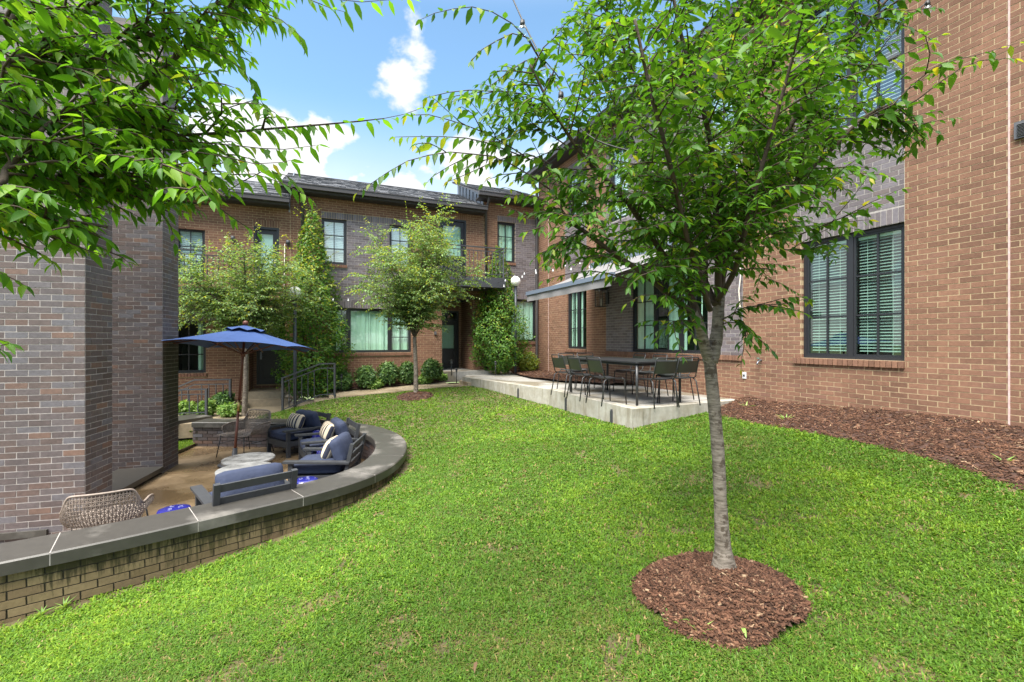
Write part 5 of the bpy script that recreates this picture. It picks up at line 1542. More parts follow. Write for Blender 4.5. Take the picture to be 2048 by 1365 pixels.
# ------------------------------------------------------------------ furniture of the sunken patio
def club_chair():
    t = thing('club_chair', 'x', 'armchair')
    # faces -Y, width along X, seat 0.42
    fr = MB()
    W, Dp = 0.40, 0.40
    fl = MB()
    for sx in (-1, 1):
        x = sx * (W - 0.03)
        MB().abox(x - 0.03, x + 0.03, -Dp, -Dp + 0.06, 0, 0.465).build('leg', M['char'], t, False)
        mb = MB(); mb.bar((x, Dp - 0.1, 0.0), (x, Dp + 0.05, 0.72), 0.06, 0.05); mb.build('leg', M['char'], t, False)
        mb = MB(); mb.box((x + sx * 0.012, -0.02, 0.48), Vector((1, 0, 0)), Vector((0, 1, -0.03)).normalized(), Vector((0, 0.03, 1)).normalized(), 0.055, 0.44, 0.014)
        mb.build('arm', M['char'], t, False)
        fr.abox(x - 0.02, x + 0.02, -Dp + 0.06, Dp - 0.06, 0.20, 0.29)
    fr.abox(-W + 0.06, W - 0.06, -Dp + 0.005, -Dp + 0.04, 0.18, 0.29); fr.abox(-W + 0.06, W - 0.06, Dp - 0.1, Dp - 0.06, 0.20, 0.29)
    fr.abox(-W + 0.05, W - 0.05, -Dp + 0.045, Dp - 0.1, 0.262, 0.28)
    fr.build('seat_frame', M['char'], t, False)
    for z in (0.40, 0.53, 0.67):
        y = Dp - 0.1 + 0.15 * z / 0.72
        mb = MB(); mb.box((0, y, z), Vector((1, 0, 0)), Vector((0, 1, -0.2)).normalized(), Vector((0, 0.2, 1)).normalized(), W - 0.062, 0.011, 0.04)
        mb.build('back_slat', M['char'], t, False)
    c = MB(); c.cushion((0, -0.06, 0.365), (0.66, 0.68, 0.15), 0.05, 6, 0.018); c.build('seat_cushion', M['navy'], t, False, merge=True)
    Rm = Matrix.Rotation(math.radians(-72), 3, 'X')
    c = MB(); c.cushion((0, 0.225, 0.575), (0.66, 0.40, 0.15), 0.06, 8, 0.03, Rm); c.build('back_cushion', M['navy'], t, False, merge=True)
    return t
def face(dx, dy): return math.atan2(dx, -dy)           # rotation that turns -Y to (dx, dy)
CH = club_chair()
G = 'club chairs round the drum tables'
CH.location = (-4.19, 8.89, ZPAT); CH.rotation_euler = (0, 0, face(-0.6, -0.8))
CH['label'] = 'dark framed club chair with navy cushions farthest back, by the woven chair'; CH['group'] = G
cc2 = copy_tree(CH, (-3.22, 7.92, ZPAT), face(-0.84, -0.54), 'club chair with navy cushions second from the back, against the curve')
cc3 = copy_tree(CH, (-2.7, 6.65, ZPAT), face(-1, -0.09), 'club chair with navy cushions seen from its left side, between two stools')
cc4 = copy_tree(CH, (-3.0, 5.12, ZPAT), face(-0.70, 0.70), 'club chair seen from behind, slatted back nearest the seat wall')
def pillow(loc, rot, tilt, label):
    c = MB(); c.cushion((0, 0, 0), (0.46, 0.3, 0.12), 0.055, 8, 0.05)
    o = c.build('throw_pillow', M['stripe'], None, merge=True)
    o.location = loc; o.rotation_euler = (tilt, 0, rot)
    return setp(o, label, 'pillow', 'striped pillows on the club chairs')
for (cx_, cy_, rz, lab) in ((-4.19, 8.89, face(-0.6, -0.8), 'navy and cream striped pillow on the farthest club chair'),
                            (-3.22, 7.92, face(-0.84, -0.54), 'navy and cream striped pillow on the second club chair'),
                            (-2.7, 6.65, face(-1, -0.09), 'striped pillow half hidden on the side-on club chair')):
    off = Matrix.Rotation(rz, 3, 'Z') @ Vector((-0.12, 0.03, 0.565))
    pillow((cx_ + off.x, cy_ + off.y, ZPAT + off.z), rz, math.radians(66), lab)

def drum_table(loc, r, h, label):
    t = thing('drum_table', label, 'side table', loc, 0, 'drum tables in the patio centre')
    mb = MB(); mb.lathe([(r * 0.94, 0.0), (r * 0.94, 0.03), (r * 0.9, 0.05), (r * 0.9, h - 0.07), (r * 0.95, h - 0.05)], n=40); mb.build('drum', M['steel'], t, False)
    mb = MB(); mb.lathe([(r * 0.97, h - 0.05), (r, h - 0.042), (r, h - 0.006), (r - 0.008, h)], n=48); mb.build('table_top', M['zinc'], t, False)
drum_table((-4.13, 7.14, ZPAT), 0.37, 0.32, 'lower round drum table with damp grey top')
drum_table((-3.56, 6.08, ZPAT), 0.345, 0.45, 'taller round drum table with damp grey top, nearer the camera')

def garden_stool():
    t = thing('garden_stool', 'x', 'garden stool')
    prof = [(0.12, 0.0), (0.14, 0.01), (0.145, 0.03), (0.175, 0.14), (0.185, 0.225), (0.175, 0.31), (0.148, 0.415), (0.142, 0.435), (0.135, 0.448), (0.10, 0.456), (0.0, 0.459)]
    MB().lathe(prof, n=32).build('body', M['cobalt'], t, False)
    sw = MB()
    for k in range(3):
        a = k * 2 * math.pi / 3 + 0.4
        pts = [(0.055 * math.cos(a) + 0.02 * math.cos(a + q), 0.055 * math.sin(a) + 0.02 * math.sin(a + q), 0.4615) for q in np.linspace(0, 4.4, 8)]
        sw.tube(pts, 0.0016, 4)
    sw.build('pierced_motif', M['white'], t, False)
    st = MB()
    for z in (0.055, 0.40):
        for k in range(18):
            a = k * 2 * math.pi / 18; r = 0.1515 if z < 0.2 else 0.153
            st.ball((r * math.cos(a), r * math.sin(a), z), 0.008, 6, 4)
    st.build('studs', M['cobalt'], t, False)
    return t
GS = garden_stool(); GG = 'cobalt blue stools between the chairs'
GS.location = (-3.43, 4.62, ZPAT + 0.0); GS['label'] = 'cobalt blue ceramic stool beside the near woven chair'; GS['group'] = GG
copy_tree(GS, (-2.54, 5.6, ZPAT), 1.0, 'cobalt stool between the rear-view chair and the side-on chair')
copy_tree(GS, (-2.95, 7.27, ZPAT), 2.0, 'cobalt stool glimpsed between the second and the side-on club chair')
copy_tree(GS, (-3.62, 8.62, ZPAT), 3.0, 'cobalt stool glimpsed between the two rear club chairs')

def woven_chair():
    """barrel chair: woven strands on a rim, thin metal legs; faces -Y"""
    t = thing('woven_chair', 'x', 'chair')
    def rim(a):                     # a: -1 .. 1 round from the right arm front over the back to the left arm front
        th = a * math.pi * 0.5
        x = 0.36 * math.sin(th * 1.02); y = 0.30 * math.cos(th) ** 0.6 if abs(a) < 1 else 0
        y = 0.34 * (max(0.0, math.cos(th)) ** 0.55) - 0.06
        if abs(a) > 0.74:
            y = 0.34 * (math.cos(0.74 * math.pi / 2) ** 0.55) - 0.06 - (abs(a) - 0.74) / 0.26 * 0.42
            x = math.copysign(0.36 * math.sin(0.74 * math.pi / 2 * 1.02) + (abs(a) - 0.74) * 0.1, a)
        sm = 1 / (1 + math.exp((abs(a) - 0.6) * 22))
        z = 0.59 + 0.20 * sm - (max(0, abs(a) - 0.86) / 0.14) ** 2 * 0.04
        return Vector((x, y, z))
    def seatp(a):
        r = rim(a); return Vector((r.x * 0.86, r.y * 0.82 - 0.02, 0.42))
    def surf(a, v):
        p = seatp(a).lerp(rim(a), v)
        bulge = math.sin(v * math.pi) * 0.03
        c = Vector((p.x, p.y + 0.1, 0))
        if c.length > 1e-5: p += c.normalized() * bulge
        return p
    na, nv = 36, 9
    wv = MB()
    for j in range(nv):
        v = j / nv
        wv.tube([surf(-1 + 2 * i / na, v) for i in range(na + 1)], 0.0056, 4, smooth=False)
    for i in range(na + 1):
        a = -1 + 2 * i / na
        wv.tube([surf(a, v / 6) for v in range(7)], 0.0056, 4, smooth=False)
    for i in range(0, na, 2):
        a0, a1 = -1 + 2 * i / na, -1 + 2 * min(i + 2, na) / na
        for j in range(0, nv - 1, 2):
            v0, v1 = j / nv, (j + 2) / nv
            wv.tube([surf(a0, v0), surf(a1, min(1, v1))], 0.0042, 4, smooth=False); wv.tube([surf(a1, v0), surf(a0, min(1, v1))], 0.0042, 4, smooth=False)
    wv.build('woven_back', M['rattan'], t, False)
    st = MB()
    for k in range(15):
        y = -0.44 + 0.68 * k / 14
        xs = 0.31 if y < 0.05 else 0.31 * math.sqrt(max(0.05, 1 - ((y - 0.05) / 0.21) ** 2))
        st.tube([(-xs, y, 0.42), (0, y, 0.408), (xs, y, 0.42)], 0.006, 4, smooth=False)
    for k in range(13):
        x = -0.3 + 0.6 * k / 12
        ye = 0.05 + 0.2 * math.sqrt(max(0.02, 1 - (x / 0.32) ** 2))
        st.tube([(x, -0.45, 0.42), (x, -0.1, 0.41), (x, ye, 0.42)], 0.006, 4, smooth=False)
    st.build('seat', M['rattan'], t, False)
    rm = MB(); rm.tube([rim(-1 + 2 * i / 60) for i in range(61)], 0.0125, 8)
    for s_ in (-1, 1): rm.tube([rim(s_), rim(s_) - Vector((0, 0.012, 0.06)), seatp(s_) + Vector((0, -0.02, 0))], 0.011, 6)
    rm.tube([seatp(-1) + Vector((0, -0.02, 0)), Vector((0, -0.46, 0.42)), seatp(1) + Vector((0, -0.02, 0))], 0.011, 6)
    rm.build('rim', M['rattan'], t, False)
    for sx in (-1, 1):
        MB().tube([(sx * 0.27, -0.38, 0.415), (sx * 0.33, -0.43, 0.0)], 0.009, 6).build('leg', M['blackmetal'], t, False)
        MB().tube([(sx * 0.24, 0.16, 0.415), (sx * 0.30, 0.27, 0.0)], 0.009, 6).build('leg', M['blackmetal'], t, False)
    fm = MB()
    for sx in (-1, 1): fm.tube([(sx * 0.295, -0.4, 0.25), (sx * 0.27, 0.21, 0.25)], 0.006, 6)
    fm.tube([(-0.28, -0.1, 0.25), (0.28, -0.1, 0.25)], 0.006, 6)
    fm.build('stretcher', M['blackmetal'], t, False)
    return t
WC = woven_chair()
WC.location = (-5.02, 8.72, ZPAT); WC.rotation_euler = (0, 0, face(-0.30, -0.95)); WC['label'] = 'woven grey brown chair with black legs behind the umbrella pole'; WC['group'] = 'woven barrel chairs'
near_chair = copy_tree(WC, (-4.05, 4.55, ZPAT), face(-0.5, 0.85), 'woven grey brown chair seen from behind over the wall by the chimney')

near_chair.scale = (0.92, 0.92, 0.88)
# umbrella
def umbrella():
    t = thing('patio_umbrella', 'blue market umbrella on a tilted stained wood pole over the patio', 'umbrella', (-4.80, 7.85, ZPAT))
    t.rotation_euler = (math.radians(-4.4), math.radians(3.0), 0.25)
    Hr, Rr = 2.05, 1.25
    MB().tube([(0, 0, 0.05), (0, 0, 0.95)], 0.021, 12).build('pole', M['wood'], t, False)
    MB().tube([(0, 0, 0.93), (0, 0, 1.12)], 0.0245, 12).build('ferrule', M['brass'], t, False)
    MB().tube([(0, 0, 1.10), (0, 0, 2.42)], 0.021, 12).build('pole', M['wood'], t, False)
    MB().lathe([(0.24, 0.0), (0.24, 0.03), (0.05, 0.06), (0.035, 0.30)], n=24).build('base', M['steel'], t, False)
    n = 8
    top = 2.40
    for k in range(n):
        a0, a1 = 2 * math.pi * k / n, 2 * math.pi * (k + 1) / n
        mb = MB(); vs_ = []; m = 8; q = 6
        for i in range(m + 1):
            f = i / m
            rr = 0.16 + (Rr - 0.16) * f
            z = top - 0.045 - (top - 0.045 - Hr) * (f ** 0.92)
            for j in range(q + 1):
                g_ = j / q; a = a0 + (a1 - a0) * g_
                chord = math.cos((a1 - a0) / 2) / math.cos((g_ - 0.5) * (a1 - a0))
                sag = 4 * g_ * (1 - g_)
                r2 = rr * (1 + (chord - 1)) * (1 - 0.02 * sag * f)
                vs_.append((r2 * math.cos(a), r2 * math.sin(a), z - 0.012 * sag * math.sin(f * 3.1) + 0.035 * sag * (f ** 4)))
        mb.add(vs_, [(i * (q + 1) + j, (i + 1) * (q + 1) + j, (i + 1) * (q + 1) + j + 1, i * (q + 1) + j + 1) for i in range(m) for j in range(q)], 0, True)
        mb.build('canopy_panel', M['canopy'], t, False)
        MB().bar((0.03 * math.cos(a0), 0.03 * math.sin(a0), top - 0.10), ((Rr - 0.02) * math.cos(a0), (Rr - 0.02) * math.sin(a0), Hr - 0.022), 0.014, 0.02).build('rib', M['wood'], t, False)
        MB().bar((0.035 * math.cos(a0), 0.035 * math.sin(a0), 1.93), (0.62 * math.cos(a0), 0.62 * math.sin(a0), Hr + 0.115), 0.013, 0.018).build('strut', M['wood'], t, False)
    mb = MB(); vs_ = []
    for i in range(4):
        f = i / 3; rr = 0.02 + 0.29 * f
        for j in range(32):
            a = 2 * math.pi * j / 32
            vs_.append((rr * math.cos(a), rr * math.sin(a), 2.435 - 0.085 * f ** 1.1 + (0.02 * math.cos(4 * a * 2) * f ** 3)))
    mb.add(vs_, [(i * 32 + j, (i + 1) * 32 + j, (i + 1) * 32 + (j + 1) % 32, i * 32 + (j + 1) % 32) for i in range(3) for j in range(32)], 0, True)
    mb.build('vent_flap', M['canopy'], t, False)
    MB().tube([(0, 0, 1.88), (0, 0, 1.97)], 0.04, 12).build('hub', M['wood'], t, False)
    MB().ball((0, 0, 2.475), 0.048, 16, 10).build('finial', M['wood'], t, False)
umbrella()

# ------------------------------------------------------------------ dining set on the terrace
AX = Vector((-0.39, 0.92, 0)).normalized(); PX = Vector((0.92, 0.39, 0)).normalized()
TC = Vector((2.05, 8.62, ZUP))
def dining_table():
    t = thing('dining_table', 'long black metal dining table on the concrete terrace', 'table', tuple(TC), math.atan2(AX.y, AX.x))
    L_, W = 1.12, 0.50
    mb = MB(); n = 10; pr = []
    for cx_, cy_, a0 in ((L_ - 0.05, W - 0.05, 0), (-L_ + 0.05, W - 0.05, 90), (-L_ + 0.05, -W + 0.05, 180), (L_ - 0.05, -W + 0.05, 270)):
        for k in range(5):
            a = math.radians(a0 + 22.5 * k); pr.append((cx_ + 0.05 * math.cos(a), cy_ + 0.05 * math.sin(a)))
    m = len(pr)
    mb.add([(x, y, 0.695) for x, y in pr] + [(x, y, 0.72) for x, y in pr], [tuple(range(m - 1, -1, -1)), tuple(range(m, 2 * m))] + [(i, (i + 1) % m, (i + 1) % m + m, i + m) for i in range(m)])
    mb.build('table_top', M['blackmetal'], t, False)
    ap = MB()
    for s_ in (-1, 1):
        ap.abox(-L_ + 0.08, L_ - 0.08, s_ * (W - 0.05) - 0.012, s_ * (W - 0.05) + 0.012, 0.65, 0.694); ap.abox(s_ * (L_ - 0.06) - 0.012, s_ * (L_ - 0.06) + 0.012, -W + 0.07, W - 0.07, 0.65, 0.694)
    ap.build('apron', M['blackmetal'], t, False)
    for sx in (-1, 1):
        for sy in (-1, 1):
            MB().tube([(sx * (L_ - 0.06), sy * (W - 0.05), 0.694), (sx * (L_ - 0.05), sy * (W - 0.045), 0)], [0.026, 0.02], 10).build('leg', M['blackmetal'], t, False)
dining_table()
def dining_chair():
    t = thing('dining_chair', 'x', 'chair')
    # faces -Y
    r = 0.0105
    for sx in (-1, 1):
        x = sx * 0.205
        MB().tube([(x, -0.16, 0.445), (x * 1.03, -0.205, 0.43), (x * 1.12, -0.235, 0.0)], r, 7).build('leg', M['blackmetal'], t, False)
        MB().tube([(x, 0.13, 0.445), (x * 1.04, 0.19, 0.40), (x * 1.14, 0.26, 0.0)], r, 7).build('leg', M['blackmetal'], t, False)
    bf = MB()
    pts = [(-0.205, -0.16, 0.445), (-0.205, 0.15, 0.448), (-0.205, 0.19, 0.48), (-0.20, 0.265, 0.77), (-0.185, 0.272, 0.79), (0.185, 0.272, 0.79), (0.20, 0.265, 0.77), (0.205, 0.19, 0.48), (0.205, 0.15, 0.448), (0.205, -0.16, 0.445)]
    bf.tube(pts, r * 0.95, 7); bf.build('back_frame', M['blackmetal'], t, False)
    def sheet(P, name, m):
        mb = MB(); n = len(P); vs_ = []
        for x in np.linspace(-0.19, 0.19, 7):
            for (y, z) in P: vs_.append((x, y + 0.018 * (1 - (x / 0.19) ** 2) * (1 if z > 0.5 else 0), z - (0.012 * (1 - (x / 0.19) ** 2) if z < 0.5 else 0)))
        vs2 = [(a, b + (0.006 if c > 0.5 else 0), c - (0.006 if c < 0.5 else 0)) for a, b, c in vs_]
        mb.add(vs_, [(i * n + j, (i + 1) * n + j, (i + 1) * n + j + 1, i * n + j + 1) for i in range(6) for j in range(n - 1)], 0, True)
        mb.add(vs2, [(i * n + j + 1, (i + 1) * n + j + 1, (i + 1) * n + j, i * n + j) for i in range(6) for j in range(n - 1)], 0, True)
        mb.build(name, m, t, False)
    sheet([(-0.235, 0.425), (-0.215, 0.44), (-0.17, 0.452), (0.0, 0.448), (0.14, 0.452), (0.17, 0.462)], 'seat', M['blackmetal'])
    sheet([(0.198, 0.54), (0.222, 0.62), (0.245, 0.71), (0.252, 0.735)], 'backrest', M['olive'])
    return t
DC = dining_chair()
DG = 'metal chairs round the dining table'
spots = [(TC - PX * 0.78 - AX * 0.68, PX, 'black dining chair on the lawn side, nearest the terrace corner'),
         (TC - PX * 0.78 - AX * 0.02, PX, 'black dining chair on the lawn side, middle of its row of three'),
         (TC - PX * 0.76 + AX * 0.62, PX, 'black dining chair on the lawn side, farthest of its row of three'),
         (TC + PX * 0.72 - AX * 0.62, -PX, 'black dining chair on the house side, nearest the tree trunk'),
         (TC + PX * 0.72 + AX * 0.04, -PX, 'black dining chair on the house side, middle of its row'),
         (TC + PX * 0.72 + AX * 0.68, -PX, 'black dining chair on the house side, farthest of its row'),
         (TC - PX * 0.20 - AX * 1.22 + PX * 0.02, AX, 'black dining chair at the near table end, next to the corner leg'),
         (TC + PX * 0.30 - AX * 1.18, AX, 'black dining chair at the near table end, on the house side'),
         (TC - PX * 0.24 + AX * 1.35, -AX, 'black dining chair at the far table end, on the lawn side'),
         (TC + PX * 0.24 + AX * 1.38, -AX, 'black dining chair at the far table end, on the house side')]
for i, (p_, f_, lab) in enumerate(spots):
    jit = RND.uniform(-0.08, 0.08)
    if i == 0:
        DC.location = p_; DC.rotation_euler = (0, 0, face(f_.x, f_.y) + jit); DC['label'] = lab; DC['group'] = DG
    else:
        copy_tree(DC, p_, face(f_.x, f_.y) + jit, lab, DG)

# ------------------------------------------------------------------ awning and lanterns
aw = thing('awning', 'grey fabric awning on the right house over the dining terrace', 'awning', tuple(fr_(6.0, 0, 2.0)))
a0s, a1s = 3.45, 7.15
proj, zw, zf_ = 2.0, 2.02, 1.22
mb = MB(); nx = 14; ny = 10; vs_ = []
for i in range(nx + 1):
    s_ = a0s + (a1s - a0s) * i / nx
    for j in range(ny + 1):
        f = j / ny
        vs_.append(fr_(s_, 0.06 + (proj - 0.06) * f, zw + (zf_ - zw) * f - 0.05 * math.sin(math.pi * f)))
mb.add(vs_, [(i * (ny + 1) + j, (i + 1) * (ny + 1) + j, (i + 1) * (ny + 1) + j + 1, i * (ny + 1) + j + 1) for i in range(nx) for j in range(ny)], 0, True)
mb.build('canopy', M['awning'], aw)
mb = MB(); mb.box(fr_((a0s + a1s) / 2, proj + 0.01, zf_), ER, NRM, UP, (a1s - a0s) / 2 + 0.02, 0.05, 0.045); mb.build('front_bar', M['awntrim'], aw)
mb = MB(); vs_ = []
for i in range(41):
    s_ = a0s + (a1s - a0s) * i / 40
    for j in range(4):
        vs_.append(fr_(s_, proj + 0.03 + 0.012 * math.sin(i * 0.8) * j / 3, zf_ - 0.04 - 0.055 * j))
mb.add(vs_, [(i * 4 + j, (i + 1) * 4 + j, (i + 1) * 4 + j + 1, i * 4 + j + 1) for i in range(40) for j in range(3)], 0, True)
mb.build('valance', M['awning'], aw)
MB().box(fr_((a0s + a1s) / 2, 0.06, zw + 0.04), ER, NRM, UP, (a1s - a0s) / 2 + 0.05, 0.055, 0.07).build('cassette', M['awntrim'], aw)
for s_ in (4.3, 6.4):
    mb = MB(); el_ = fr_(s_ + 0.6, 1.0, 1.58)
    mb.bar(fr_(s_, 0.1, 1.9), el_, 0.04, 0.05); mb.bar(el_, fr_(s_ + 0.05, proj - 0.04, 1.2), 0.035, 0.045); mb.build('folding_arm', M['steel'], aw)

def lantern(s_, z, label):
    t = thing('wall_lantern', label, 'lantern', tuple(fr_(s_, 0.2, z)))
    c = fr_(s_, 0.20, z); w, h = 0.11, 0.22
    fm = MB()
    for i in (-1, 1):
        for j in (-1, 1): fm.bar(c + ER * i * w + NRM * j * w - UP * h, c + ER * i * w + NRM * j * w + UP * h, 0.016, 0.016)
    for zz in (-h, h):
        for i in (-1, 1):
            fm.bar(c + ER * -w + NRM * i * w + UP * zz, c + ER * w + NRM * i * w + UP * zz, 0.016, 0.016); fm.bar(c + NRM * -w + ER * i * w + UP * zz, c + NRM * w + ER * i * w + UP * zz, 0.016, 0.016)
    fm.build('frame', M['blackmetal'], t)
    MB().box(c + UP * (h + 0.02), ER, NRM, UP, w + 0.03, w + 0.03, 0.012).box(c + UP * (h + 0.045), ER, NRM, UP, w * 0.6, w * 0.6, 0.015).build('top', M['blackmetal'], t)
    MB().box(fr_(s_, 0.015, z), ER, NRM, UP, 0.06, 0.014, 0.16).bar(fr_(s_, 0.02, z + 0.12), fr_(s_, 0.1, z + 0.16), 0.02, 0.02).build('bracket', M['blackmetal'], t)
    for (q, n_) in ((NRM, ER), (-NRM, ER), (ER, NRM), (-ER, NRM)):
        b = c + q * (w - 0.002)
        pb = MB(); pb.add([b - n_ * w - UP * h, b + n_ * w - UP * h, b + n_ * w + UP * h, b - n_ * w + UP * h], [(0, 1, 2, 3)]); pb.build('pane', M['clear'], t)
    MB().tube([c - UP * h, c - UP * 0.02], 0.014, 8).build('candle', M['cream'], t)
lantern(4.1, 1.12, 'black box lantern with clear panes on the right house by the awning')

# ------------------------------------------------------------------ lamps
def globe_lamp(loc, h, label):
    t = thing('globe_lamp', label, 'lamp post', loc, 0, 'globe lamps on slim posts')
    MB().tube([(0, 0, 0), (0, 0, h - 0.14)], 0.04, 12).build('post', M['lamp_post'], t, False)
    MB().lathe([(0.05, h - 0.16), (0.055, h - 0.15), (0.055, h - 0.13), (0.045, h - 0.12)], n=16).build('collar', M['lamp_post'], t, False)
    MB().ball((0, 0, h + 0.02), 0.16, 24, 16).build('globe', M['globe'], t, False)
p_ = upz(1031, 749, -1.04); globe_lamp(tuple(p_), 2.90, 'white globe lamp on slim post at the end of the terrace')
p_ = up(590, 818, 11.3); globe_lamp(tuple(p_), 2.85, 'white globe lamp half hidden in tree leaves by the stair railing')
def path_light(loc, label, h=0.32):
    t = thing('path_light', label, 'garden light', loc, 0, 'path lights along the paths')
    MB().tube([(0, 0, 0), (0, 0, h)], 0.012, 8).build('stake', M['blackmetal'], t, False)
    MB().lathe([(0.028, h), (0.028, h + 0.075)], n=14).build('lens', M['vent'], t, False)
    MB().lathe([(0.045, h + 0.075), (0.045, h + 0.09), (0.012, h + 0.115)], n=14).build('cap', M['blackmetal'], t, False)
for (u, v, z, lab) in ((913, 767, -1.22, 'small path light in front of the low steps'), (903, 752, -0.94, 'small path light at the edge of the door stoop'), (968, 745, -1.0, 'small path light under the corner evergreen, left one'),
                       (991, 752, -1.03, 'small path light under the corner evergreen, right one'), (683, 781, -1.33, 'small path light in front of the leftmost dark shrub'), (567, 820, -1.72, 'small path light beside the left house steps')):
    path_light(tuple(upz(u, v, z)), lab)

# string lights
def string_light(label, pts, bulbs, r=0.004, br=0.028, clear=False, sag=0.0):
    t = thing('string_lights', label, 'string lights', tuple(pts[0]))
    cv = catmull(pts, 8)
    MB().tube(cv, r, 5).build('cable', M['cable'], t)
    for b in bulbs:
        c = Vector(b)
        s_ = MB(); s_.tube([c, c - UP * br * 1.3], [br * 0.5, br * 0.6], 8); so = s_.build('socket', M['cable'] if clear else M['socket'], t)
        MB().ball(tuple(c - UP * br * 2.2), br, 10, 8, 0, (1, 1, 1.15)).build('bulb', M['clear'] if clear else M['socket'], t)
def line_pts(P, k):
    cv = resample(catmull(P, 12), 0.02); return [cv[int((i + 0.5) / k * (len(cv) - 1))] for i in range(k)]
P = [up(983, 572, 14.0), up(1020, 556, 13.4), up(1063, 542, 12.7), up(1110, 533, 12.4), up(1175, 522, 12.6)]
string_light('thin string lights from the balcony to the right house, upper run', P, line_pts(P, 8), 0.004, 0.022)
P = [up(1000, 575, 13.6), up(1045, 552, 12.6), up(1090, 541, 12.2), up(1150, 536, 12.0), up(1200, 530, 11.8)]
string_light('thin string lights beside the globe lamp, lower run', P, line_pts(P, 7), 0.004, 0.022)
P = [up(600, 594, 11.3), up(680, 598, 12.3), up(780, 600, 12.6), up(880, 586, 13.3), up(983, 572, 14.0)]
string_light('string lights across the middle house behind the pale tree', P, line_pts(P, 14), 0.004, 0.022)
P = [up(1000, -60, 3.6), up(1045, 42, 3.5), up(1085, 120, 3.4), up(1122, 186, 3.3), up(1190, 280, 3.2), up(1400, 330, 3.0)]
string_light('black string lights with clear globes hanging beside the foreground tree', P, [P[1], P[2], P[3]], 0.006, 0.036, True)
P = [up(1760, 90, 3.9), up(1815, 40, 4.0), up(1855, 3, 4.1), up(1900, -40, 4.3)]
string_light('black cable with one clear bulb by the upper right wall', P, [P[2]], 0.006, 0.036, True)

# river stones by the corner evergreen
st_me = None
for k in range(26):
    s_ = RND.uniform(1.15, 2.1); dd = RND.uniform(0.12, 0.75)
    c = fb(s_, dd, -1.02 + RND.uniform(0, 0.05))
    if st_me is None:
        mb = MB(); mb.ball((0, 0, 0), 0.075, 10, 7, 0, (1.25, 0.9, 0.6)); o = mb.build('river_stone', M['stone']); st_me = o.data
    else:
        o = bpy.data.objects.new('river_stone', st_me); COL.objects.link(o)
    o.location = c; o.rotation_euler = (RND.uniform(-0.3, 0.3), RND.uniform(-0.3, 0.3), RND.uniform(0, 6)); q = RND.uniform(0.6, 1.25); o.scale = (q, q * RND.uniform(0.8, 1.2), q)
    setp(o, 'rounded tan river stone in the pile under the corner evergreen', 'stone', 'river stones under the corner evergreen')
for k in range(16):
    c = fb(7.55 + RND.uniform(-0.25, 0.2), RND.uniform(0.1, 0.9), -1.66 + 0.09 * (k % 4))
    o = bpy.data.objects.new('river_stone', st_me); COL.objects.link(o)
    o.location = c; o.rotation_euler = (RND.uniform(-0.3, 0.3), RND.uniform(-0.3, 0.3), RND.uniform(0, 6)); q = RND.uniform(0.8, 1.4); o.scale = (q, q, q)
    setp(o, 'rounded river stone heaped behind the stair railing beside the left steps', 'stone', 'river stones behind the stair railing')

# ------------------------------------------------------------------ vegetation
LEAF_BIG = (np.array([(0, 0, 0), (0.30, 0.215, 0.035), (0.62, 0.17, 0.01), (1, 0, -0.13), (0.62, -0.17, 0.01), (0.30, -0.215, 0.035), (0.33, 0, -0.01), (0.68, 0, -0.045)]),
            np.array([(0, 6, 1), (6, 7, 1), (1, 7, 2), (2, 7, 3), (0, 5, 6), (5, 7, 6), (5, 4, 7), (4, 3, 7)]))
LEAF_FT = (LEAF_BIG[0] * np.array([1, 0.88, 1]), LEAF_BIG[1])
LEAF_LONG = (LEAF_BIG[0] * np.array([1, 0.8, 1]), LEAF_BIG[1])
LEAF_MID = (np.array([(0, 0, 0), (0.42, 0.23, 0.03), (1, 0, -0.1), (0.42, -0.23, 0.03), (0.5, 0, -0.02)]), np.array([(0, 4, 1), (1, 4, 2), (0, 3, 4), (3, 2, 4)]))
def leaf_frames(D, Nn):
    D = D / np.maximum(1e-9, np.linalg.norm(D, axis=1))[:, None]
    Nn = Nn - D * (Nn * D).sum(1)[:, None]
    Nn = Nn / np.maximum(1e-9, np.linalg.norm(Nn, axis=1))[:, None]
    return D, np.cross(Nn, D), Nn
